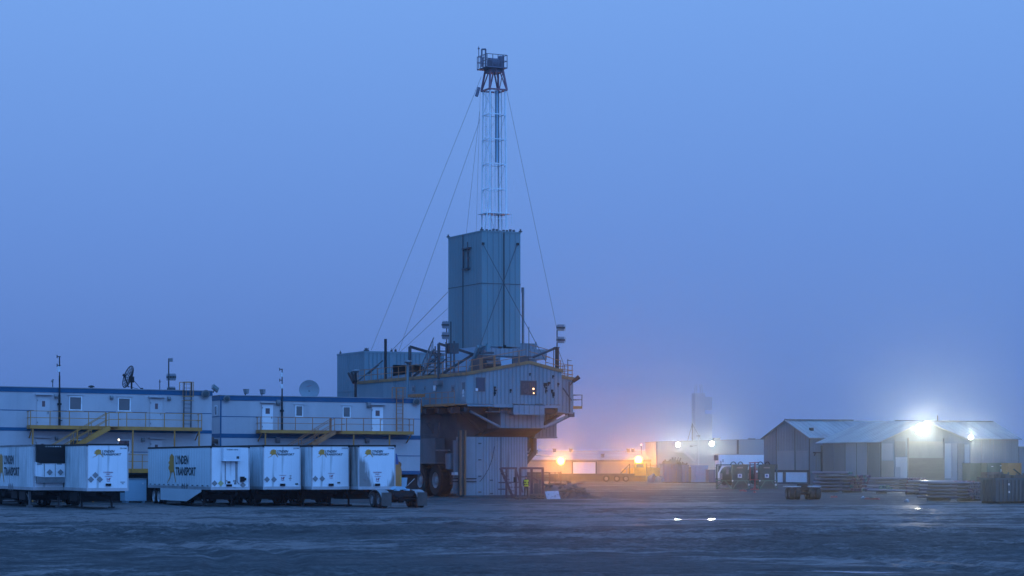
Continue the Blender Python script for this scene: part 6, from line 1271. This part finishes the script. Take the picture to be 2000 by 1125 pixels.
# building at the far right edge
EF = Fr(1991, 345, 26); t = EF.thing('far_building', 'plain grey building just showing at the right edge of the photo', 'building'); mb = MB(); z = EF.Z(874); mb.box(0, 12, 0, 8, 0, z); mb.ribs(0, 12, .6, 0, z, 0, 'u', .05, .03); mb.build('wall', GALV, t); mb = MB(); mb.box(-.2, 12.2, -.2, 8.2, z, z + .15); mb.build('roof', SHROOF, t)

# ------------------------------------------------------------------ containers, crates, skip
def container(px0, px1, Y, ytop, label, mat, deg=8, D=3.0):
    fr = Fr(px0, Y, deg); t = fr.thing('storage_container', label, 'container'); u1 = fr.U(px1); H = fr.Z(ytop)
    mb = MB(); mb.box(.05, u1 - .05, .06, D, .12, H - .06)
    n = int(u1 / .28)
    for i in range(n): q = .12 + (u1 - .24) * (i + .5) / n; mb.box(q - .07, q + .07, .02, .06, .16, H - .12)
    mb.build('body', mat, t)
    mb = MB(); mb.box(0, .1, 0, .1, 0, H); mb.box(u1 - .1, u1, 0, .1, 0, H); mb.box(.1, u1 - .1, 0, .1, H - .12, H); mb.box(.1, u1 - .1, 0, .1, 0, .14); mb.box(0, .1, .1, D, H - .12, H); mb.box(0, .1, .1, D, 0, .14); mb.build('frame', mat, t); return fr, t, u1, H
container(1895.5, 1927, 272, 904.5, 'plain dark green storage container beside the gabled shed', GREEN2)
fr, t, u1, H = container(1928, 1967.5, 270, 904, 'green storage container with white placards on its side, left of the orange box', GREEN2)
for px, y, a, b in ((1955, 909.5, .12, .06), (1963, 909.5, .15, .06), (1957, 919.5, .17, .22), (1963.3, 919.5, .15, .22), (1938, 911, .12, .05)): u = fr.U(px); z = fr.Z(y); mb = MB(); mb.box(u - a, u + a, -.02, .02, z - b, z + b); mb.build('placard', LABELW, t)
fr, t, u1, H = container(1968.5, 1995, 268, 904.3, 'orange storage box with a black bar leaning on it', ORANGEB)
mb = MB(); mb.bar((fr.U(1979), -.1, fr.Z(916)), (fr.U(1992), -.1, fr.Z(926.5)), .12); t2 = fr.thing('black_bar', 'black bar leaning slantwise against the orange box', 'bar'); mb.build('bar', BLACK, t2); mb = MB(); mb.box(fr.U(1990), fr.U(1993.5), -.25, 0, 0, fr.Z(926.5)); mb.build('stand', DARK, t2)
for k, (px0, px1, y0, y1, lab) in enumerate(((1919, 1941, 931.5, 946, 'timber crate standing lower left of the skip'), (1928, 1958, 922, 931.5, 'timber crate raised on a pallet behind the skip'))):
    fr = Fr(px0, 205 - k * 8, 20); t = fr.thing('timber_crate', lab, 'crate'); u1 = fr.U(px1); z0, z1 = (0 if k == 0 else 0), fr.Z(y0)
    mb = MB(); mb.box(0, u1, 0, 1.0, .1, z1)
    for z in np.arange(.15, z1, .22): mb.box(-.02, u1 + .02, -.03, 0, z, z + .18)
    mb.build('boards', WOOD, t); mb = MB(); mb.box(0, .1, -.06, 1.0, 0, .1); mb.box(u1 - .1, u1, -.06, 1, 0, .1); mb.box(u1 / 2 - .05, u1 / 2 + .05, -.06, 1, 0, z1); mb.build('batten', WOOD, t)
fr, t, u1, z1 = bin_(1944, 2030, 934.5, 164, 'dark teal ribbed steel skip at the right edge, filled with timber', TEAL, deg=20, D=2.0, name='steel_skip', ribs=.32)
for px, y in ((1969, 946), (1969.5, 961)): u = fr.U(px); z = fr.Z(y); mb = MB(); mb.box(u - .04, u + .05, -.12, -.09, z - .07, z + .07); mb.build('plate', LABELW, t)
scrap(fr, .3, u1 - .2, .3, 1.7, z1, .45, 'broken timber and scrap piled in the teal skip', [WOOD, PLY], 22, 12)

# ------------------------------------------------------------------ pipe stacks: every pipe a thing of its own
PM = {}
def pipe_proto(L, d, cap):
    k = (round(L, 2), d, cap.name)
    if k in PM: return PM[k]
    mb = MB(); n = 10; r = d / 2
    mb.tube((0, .12, 0), (0, L - .1, 0), r, None, n)
    mb.cm = 1; mb.tube((0, 0, 0), (0, .12, 0), r * 1.06, None, n); mb.tube((0, L - .1, 0), (0, L, 0), r * 1.06, None, n)
    mb.cm = 2; mb.lathe((0, -.004, 0), (0, 1, 0), [(.001, 0), (r * .62, 0)], n)
    o = mb.build('steel_pipe', [PIPE, cap, BORE]); me = o.data; bpy.data.objects.remove(o); PM[k] = me; return me
def pipe_stack(px, Y, rows, L, d, pitch, caps, label, group, deg=26, z00=.16, taper=0, jitter=.18, sleepers=True, seed=1):
    fr = Fr(px, Y, deg); r = random.Random(seed)
    for j in range(len(rows)):
        n, off = rows[j]; z = z00 + d / 2 + j * pitch
        for i in range(n):
            cap = caps(j, i, r); o = bpy.data.objects.new('steel_pipe', pipe_proto(L, d, cap)); COL.objects.link(o)
            u = off + (i + .5) * d * 1.07; v = r.uniform(-jitter, jitter)
            o.location = (fr.o[0] + u * fr.c - v * fr.s, fr.o[1] + u * fr.s + v * fr.c, z); o.rotation_euler = (0, r.uniform(0, 3), fr.rz)
            col = 'purple' if cap is PURP else 'red' if cap is PINK else 'green' if cap is TURQ else 'plain steel'
            tag(o, label % col, 'pipe', group)
    if sleepers:
        for j in range(len(rows)):
            n, off = rows[j]; zt = z00 + j * pitch - .004
            h = max(.05, pitch - d) if j else z00
            for q in (.18, .78):
                t = thing('timber_sleeper', ('timber sleeper under the bottom layer of %s' if j == 0 else 'timber sleeper between the layers of %s') % group.replace('pipes in ', ''), 'sleeper', (fr.o[0] - L * q * fr.s, fr.o[1] + L * q * fr.c, 0), (0, 0, fr.rz), 'sleepers of ' + group.replace('pipes in ', ''))
                mb = MB(); mb.box(off - .12, off + n * d * 1.07 + .1, -.07, .07, zt - h + .006, zt); mb.build('beam', WOOD, t)
purp = lambda j, i, r: PURP if r.random() < .72 else PINK if r.random() < .5 else PIPE
mixA = lambda j, i, r: TURQ if r.random() < .22 else PURP if r.random() < .7 else PINK
pipe_stack(1661, 223, [(8, 0), (8, 0), (8, .02), (8, .1), (7, .5), (3, -.3)], 6.6, .235, .325, mixA, 'steel pipe with %s end cap in the tall pipe stack behind the axle dolly', 'pipes in the tall left stack', seed=2)
pipe_stack(1773, 243, [(9, 0), (9, 0), (9, .0), (9, 0)], 7.2, .235, .30, purp, 'steel pipe with %s end cap in the stack before the timber door', 'pipes in the middle stack', seed=3)
pipe_stack(1716, 231, [(7, 0), (6, .1)], 5, .22, .24, lambda j, i, r: TURQ, 'steel pipe with %s end cap in the low stack, bright green ends', 'pipes in the green capped stack', seed=4)
pipe_stack(1788, 209, [(4, 0)], 7.6, .21, .24, lambda j, i, r: PIPE, 'loose %s pipe lying low on the mud in front of the stacks', 'pipes in the loose bottom row', seed=5, z00=.2)
pipe_stack(1890, 170.5, [(9, 0), (9, .03), (9, 0), (9, .05), (8, .12)], 6.2, .20, .262, lambda j, i, r: PURP if r.random() < .35 else PIPE, 'steel pipe with %s end in the front stack left of the skip', 'pipes in the front right stack', seed=6, z00=.2)
pipe_stack(1860, 203, [(9, 0), (9, 0), (9, 0), (9, .05)], 7.0, .235, .30, lambda j, i, r: PINK if r.random() < .45 else PURP, 'steel pipe with %s end cap in the stack right behind the front stack', 'pipes in the back right stack', seed=7)
mb = MB(); fr = Fr(1650, 226, 26)

# tandem axle dolly on the mud, seen from behind
fr = Fr(1541, 181, 4); t = fr.thing('axle_dolly', 'small axle dolly with four pairs of wide tyres standing alone on the mud', 'dolly'); U_, Z_ = fr.U, fr.Z; W = U_(1602)
for u in (0, U_(1579)):
    w_ = (U_(1562) if u == 0 else W - u)
    for v in (0, 1.25):
        for k in (0, 1): wheel(t, (u + .0 + k * w_ * .5 if False else u + k * (w_ * .52), v, .46), (-1, 0, 0), .46, w_ * .46, rimm=GREYS)
mb = MB(); mb.box(-.12, U_(1563), -.3, 1.9, .96, 1.04); mb.box(U_(1578), W + .02, -.3, 1.9, .96, 1.04); mb.build('mudguard', ALU, t)
mb = MB(); mb.box(U_(1556), U_(1586), -.2, 2.0, .72, .96); mb.box(U_(1562), U_(1566), -.3, 3.2, .6, .8); mb.box(U_(1576), U_(1580), -.3, 3.2, .6, .8); mb.tube((.2, 0, .46), (W - .2, 0, .46), .09); mb.tube((.2, 1.25, .46), (W - .2, 1.25, .46), .09); mb.build('frame', DARK, t)
mb = MB(); mb.lathe((U_(1571), .7, .96), (0, 0, 1), [(.001, 0), (.42, 0), (.46, .12), (.42, .26), (.2, .34), (.001, .34)], 20); mb.build('turntable', DARK, t)
for u in (.0, U_(1580)): mb = MB(); mb.box(u - .02, u + .1, -.34, -.3, .2, .96); mb.build('mudflap', RUB, t)

# ------------------------------------------------------------------ steel frames, worker, heap in front of the rig
def frame_thing(name, label, cat, px, Y, deg=10): fr = Fr(px, Y, deg); return fr, fr.thing(name, label, cat)
fr, t = frame_thing('steel_stair', 'purple brown steel stair frame leaning before the rig base, left one', 'stair', 977, 188, 6); U_, Z_ = fr.U, fr.Z; DS = M('rusted_frame', (.07, .045, .06), (.05, .035, .05), 2, rough=.7)
mb = MB(); zt = Z_(914.5); b_ = lambda *a: mb.bar(*a)
mb.bar((U_(977), 0, zt), (U_(1010), 0, zt), .16); mb.bar((U_(989), 0, 0), (U_(989), 0, zt), .16); mb.bar((U_(1007.5), 0, 0), (U_(1007.5), 0, zt), .16); mb.bar((U_(979), 0, zt), (U_(1003), -.1, 0), .13); mb.bar((U_(979), 1.0, zt), (U_(1003), .9, 0), .13); mb.build('frame', DS, t)
mb = MB()
for k in range(1, 8): q = k / 8; u = U_(979) + (U_(1003) - U_(979)) * q; z = zt * (1 - q); mb.box(u - .04, u + .32, -.05, .95, z - .05, z)
mb.build('tread', DS, t); mb = MB(); mb.bar((U_(974), .2, Z_(942.5)), (U_(990), .2, Z_(942.5)), .1); mb.bar((U_(973), .1, Z_(955.5)), (U_(990), .1, Z_(955.5)), .1); mb.bar((U_(993), .1, Z_(942)), (U_(1014), .1, Z_(942)), .08); mb.build('rail', DS, t)
mb = MB(); mb.box(U_(1003), U_(1007), -.12, .1, Z_(942), Z_(932)); mb.build('junction_box', BLACK, t)
fr, t = frame_thing('steel_stand', 'taller purple brown steel frame with crossbars standing beside the worker, right one', 'stand', 1015, 187, 6); U_, Z_ = fr.U, fr.Z
mb = MB(); zt = Z_(914.5); mb.bar((U_(1015), 0, zt), (U_(1062), 0, zt), .17)
for p, y in ((1016, 972), (1038, 974), (1060, 962)): mb.bar((U_(p), 0, 0), (U_(p), 0, zt), .2)
mb.bar((U_(1008), 0, Z_(918)), (U_(1021), 0, Z_(962)), .13); mb.build('frame', DS, t)
mb = MB(); mb.bar((U_(1014), .05, Z_(931.5)), (U_(1039), .05, Z_(931.5)), .09); mb.bar((U_(1040), .1, Z_(933)), (U_(1052), .1, Z_(940)), .1); mb.bar((U_(1004), .05, Z_(952)), (U_(1020), .05, Z_(951)), .08); mb.build('rail', DS, t)
mb = MB(); mb.box(U_(1053), U_(1056), -.05, .2, 0, Z_(937)); mb.box(U_(1043), U_(1052), -.1, .5, 0, Z_(944)); mb.box(U_(1041), U_(1054), -.2, .6, Z_(957), Z_(955)); mb.build('cabinet', RIGD, t)
fr, t = frame_thing('rack_panel', 'brown slatted rack panels behind the steel frame', 'rack', 1029, 194, 6); U_, Z_ = fr.U, fr.Z; RP = M('rack_brown', (.10, .07, .065), (.075, .055, .055), 1.2, rough=.75)
mb = MB(); mb.bar((U_(1029), 0, Z_(923.5)), (U_(1073), 0, Z_(923.5)), .12); mb.bar((U_(1048), 0, Z_(933)), (U_(1073), 0, Z_(933)), .1); mb.bar((U_(1053), 0, Z_(937.5)), (U_(1073), 0, Z_(937.5)), .08)
for p in (1030, 1048, 1073): mb.bar((U_(p), 0, 0), (U_(p), 0, Z_(922)), .12)
mb.build('frame', RP, t); mb = MB()
for y in np.arange(924.5, 946, 2.2): mb.box(U_(1029), U_(1060), .06, .1, Z_(y + 1.5), Z_(y))
mb.build('slats', RP, t)
fr, t = frame_thing('wire_fence', 'low brown wire fence section, right end of the rack panels', 'fence', 1073, 197, 4); U_, Z_ = fr.U, fr.Z
mb = MB()
for y in np.arange(923, 944, 2.6): mb.bar((0, 0, Z_(y)), (U_(1096), 0, Z_(y)), .035)
for p in (1074, 1084, 1095): mb.bar((U_(p), 0, 0), (U_(p), 0, Z_(922)), .06)
mb.build('panel', RP, t); mb = MB(); mb.bar((U_(1095.5), 0, -.1), (U_(1095.5), 0, Z_(921)), .09); mb.build('end_post', RP, t)
for k, (p0, p1, y0, y1, lab) in enumerate(((1008, 1030, 979, 972.5, 'lower plank platform in front of the stair frames'), (1040, 1064, 978, 966, 'stacked plank pallet beside the leaning board'))):
    fr = Fr(p0, 182.5 + k, 8); t = fr.thing('plank_platform', lab, 'pallet'); u1 = fr.U(p1); z1 = fr.Z(y1); mb = MB()
    for z in np.arange(.05, z1, .2):
        mb.box(0, u1, -.0, 1.2, z, z + .13)
    mb.build('planks', WOOD, t); mb = MB(); 
    for u in (.1, u1 / 2, u1 - .2): mb.box(u, u + .12, .02, 1.18, -.08, max(.2, z1 - .1))
    mb.build('bearers', DARK, t)
heap('rubble_heap', 'long lumpy heap of brown tarpaulin and rubble right of the rig base', 'heap', 1095, 190, 1.9, 1.3, 1.25, TARP, 14, 8, 40)
heap('rubble_heap', 'lower rubble tail trailing off to the right of the brown heap', 'heap', 1124, 188, 1.1, .9, .62, M('rubble_grey', (.08, .07, .07), (.055, .05, .05), 2, rough=.85, bump=.5), 21, 4, 34)
heap('mud_ridge', 'thin dark mud ridge at the right end of the rubble', 'mud', 1147, 187, 1.3, .5, .26, M('dark_mud', (.035, .032, .03), (.05, .046, .044), 3, rough=.8, bump=.5), 31, 0, 30)
fr = Fr(1068, 184.5, 6); t = fr.thing('leaning_board', 'pale stained board leaning against the rubble heap', 'board'); U_, Z_ = fr.U, fr.Z
mb = MB(); mb.hexa([(U_(1068.5), 0, Z_(976.5)), (U_(1095), 0, Z_(974.5)), (U_(1095), .04, Z_(974.5)), (U_(1068.5), .04, Z_(976.5)), (U_(1065), .35, Z_(959.5)), (U_(1091.5), .35, Z_(958.8)), (U_(1091.5), .39, Z_(958.8)), (U_(1065), .39, Z_(959.5))]); mb.build('board', M('pale_board', (.36, .34, .36), (.17, .15, .16), 5, rough=.75, lo=.5, hi=.7), t)
mb = MB(); mb.bar((U_(1080), .34, .3), (U_(1080), .8, .0), .07); mb.build('prop', WOOD, t)

def worker():
    Y = 190.5; x = wx(1027.5, Y); t = thing('person', 'standing worker in dark clothes with yellow green hi-vis bands, behind the steel frame', 'person', (x, Y, 0), (0, 0, radians(20)))
    J = {'pel': (0, 0, .98, .155), 'sp': (0, 0, 1.18, .15), 'ch': (0, -.01, 1.38, .17), 'nk': (0, -.01, 1.52, .065), 'hd': (0, -.03, 1.62, .075), 'ht': (0, -.03, 1.76, .085)}
    for s, k in ((-1, 'l'), (1, 'r')):
        J['sh' + k] = (s * .17, 0, 1.45, .075); J['el' + k] = (s * .24, .03, 1.17, .055); J['wr' + k] = (s * .22, -.08, .94, .04); J['pm' + k] = (s * .21, -.10, .88, .042)
        J['hp' + k] = (s * .095, 0, .92, .105); J['kn' + k] = (s * .11, -.02, .5, .075); J['an' + k] = (s * .12, .02, .09, .055); J['to' + k] = (s * .13, -.16, .045, .045)
    E_ = [('pel', 'sp'), ('sp', 'ch'), ('ch', 'nk'), ('nk', 'hd'), ('hd', 'ht')]
    for k in 'lr': E_ += [('ch', 'sh' + k), ('sh' + k, 'el' + k), ('el' + k, 'wr' + k), ('wr' + k, 'pm' + k), ('pel', 'hp' + k), ('hp' + k, 'kn' + k), ('kn' + k, 'an' + k), ('an' + k, 'to' + k)]
    def skin(J, E, sub=2):
        ks = list(J); me = bpy.data.meshes.new('skin'); me.from_pydata([J[k][:3] for k in ks], [(ks.index(a), ks.index(b)) for a, b in E], [])
        o = bpy.data.objects.new('skin', me); COL.objects.link(o); md = o.modifiers.new('s', 'SKIN'); md.use_smooth_shade = True
        for i, k in enumerate(ks): me.skin_vertices[0].data[i].radius = (J[k][3], J[k][3] * .92); me.skin_vertices[0].data[i].use_root = (i == 0)
        sb = o.modifiers.new('u', 'SUBSURF'); sb.levels = sb.render_levels = sub
        dg = bpy.context.evaluated_depsgraph_get(); dg.update(); m2 = bpy.data.meshes.new_from_object(o.evaluated_get(dg)); bpy.data.objects.remove(o); return m2
    body = skin(J, E_)
    body.materials.clear(); body.materials.append(CLOTH); body.materials.append(SKIN)
    for p in body.polygons:
        c = p.center; p.material_index = 1 if (c.z > 1.55 or (c.z < .95 and abs(c.x) > .165 and c.z > .8)) else 0
    o = bpy.data.objects.new('body', body); COL.objects.link(o); o.parent = t
    for s in (-1, 1):                                        # fingers and thumb rooted in the palm
        F_ = {}; Ee = []; bx = s * .21
        for i, (dx, dy, L_) in enumerate(((0, -.032, .075), (0, -.011, .085), (0, .010, .08), (0, .031, .062))):
            F_['a%d' % i] = (bx + dx, -.10 + dy, .87, .011); F_['b%d' % i] = (bx + dx - s * .006, -.105 + dy, .87 - L_ * .55, .0095); F_['c%d' % i] = (bx + dx - s * .02, -.107 + dy, .87 - L_, .008); Ee += [('a%d' % i, 'b%d' % i), ('b%d' % i, 'c%d' % i)]
        F_['t0'] = (bx, -.125, .885, .012); F_['t1'] = (bx - s * .005, -.155, .86, .010); F_['t2'] = (bx - s * .012, -.165, .83, .009); Ee += [('t0', 't1'), ('t1', 't2')]
        h = skin(F_, Ee, 1); h.materials.clear(); h.materials.append(SKIN); ho = bpy.data.objects.new('fingers', h); COL.objects.link(ho); ho.parent = o
    mb = MB(); mb.lathe((0, -.035, 1.70), (0, 0, 1), [(.135, 0), (.125, .02), (.115, .07), (.075, .12), (.001, .14)], 18); mb.hexa([(-.09, -.21, 1.70), (.09, -.21, 1.70), (.1, -.1, 1.70), (-.1, -.1, 1.70), (-.08, -.21, 1.715), (.08, -.21, 1.715), (.1, -.1, 1.72), (-.1, -.1, 1.72)]); mb.build('hard_hat', M('dark_blue_hat', (.03, .035, .09), None, 3, rough=.4), t)
    mb = MB(); mb.lathe((0, -.115, 1.645), (0, -1, -.3), [(.02, -.01), (.014, .018), (.001, .026)], 8); mb.build('nose', SKIN, o)
    for s in (-1, 1):
        mb = MB(); mb.lathe((s * .032, -.108, 1.675), (0, -1, 0), [(.011, -.005), (.008, .004), (.001, .006)], 8); mb.build('eye', BLACK, o)
        mb = MB(); mb.lathe((s * .083, -.02, 1.655), (s, 0, 0), [(.026, -.01), (.022, .01), (.001, .012)], 8); mb.build('ear', SKIN, o)
    mb = MB(); mb.box(-.024, .024, -.112, -.10, 1.598, 1.606); mb.build('mouth', M('lips', (.22, .09, .08), None, 3), o)
    def band(z0, z1, rx, ry, cy=-.005):
        mb = MB(); n = 24
        for za, zb in ((z0, z1),):
            vs = [(rx * cos(2 * pi * i / n), cy + ry * sin(2 * pi * i / n), z) for z in (za, zb) for i in range(n)]; mb.add(vs, [(i, (i + 1) % n, n + (i + 1) % n, n + i) for i in range(n)])
        mb.build('hi_vis_band', HIVIS, t)
    band(1.30, 1.47, .20, .19); band(1.13, 1.22, .18, .175); band(.92, 1.04, .19, .18)
    for s in (-1, 1):
        mb = MB(); mb.bar((s * .09, -.19, 1.04), (s * .02, -.19, 1.32), .05, .02); mb.build('hi_vis_strap', HIVIS, t)
worker()

# ------------------------------------------------------------------ haze
hb = MB(); hb.box(-950, 950, -60, 2800, -1.5, 112)
hm = bpy.data.materials.new('haze_air'); hm.use_nodes = True; hn = hm.node_tree; hn.nodes.remove(hn.nodes['Principled BSDF'])
hv = hn.nodes.new('ShaderNodeVolumePrincipled'); hv.inputs['Color'].default_value = (.80, .92, 1, 1); hv.inputs['Density'].default_value = .00028; hv.inputs['Anisotropy'].default_value = .955
hn.links.new(hv.outputs[0], hn.nodes['Material Output'].inputs['Volume'])
ho = hb.build('haze', hm, smooth=False); ho['kind'] = 'stuff'; ho['label'] = 'thin blue evening mist over the whole yard'
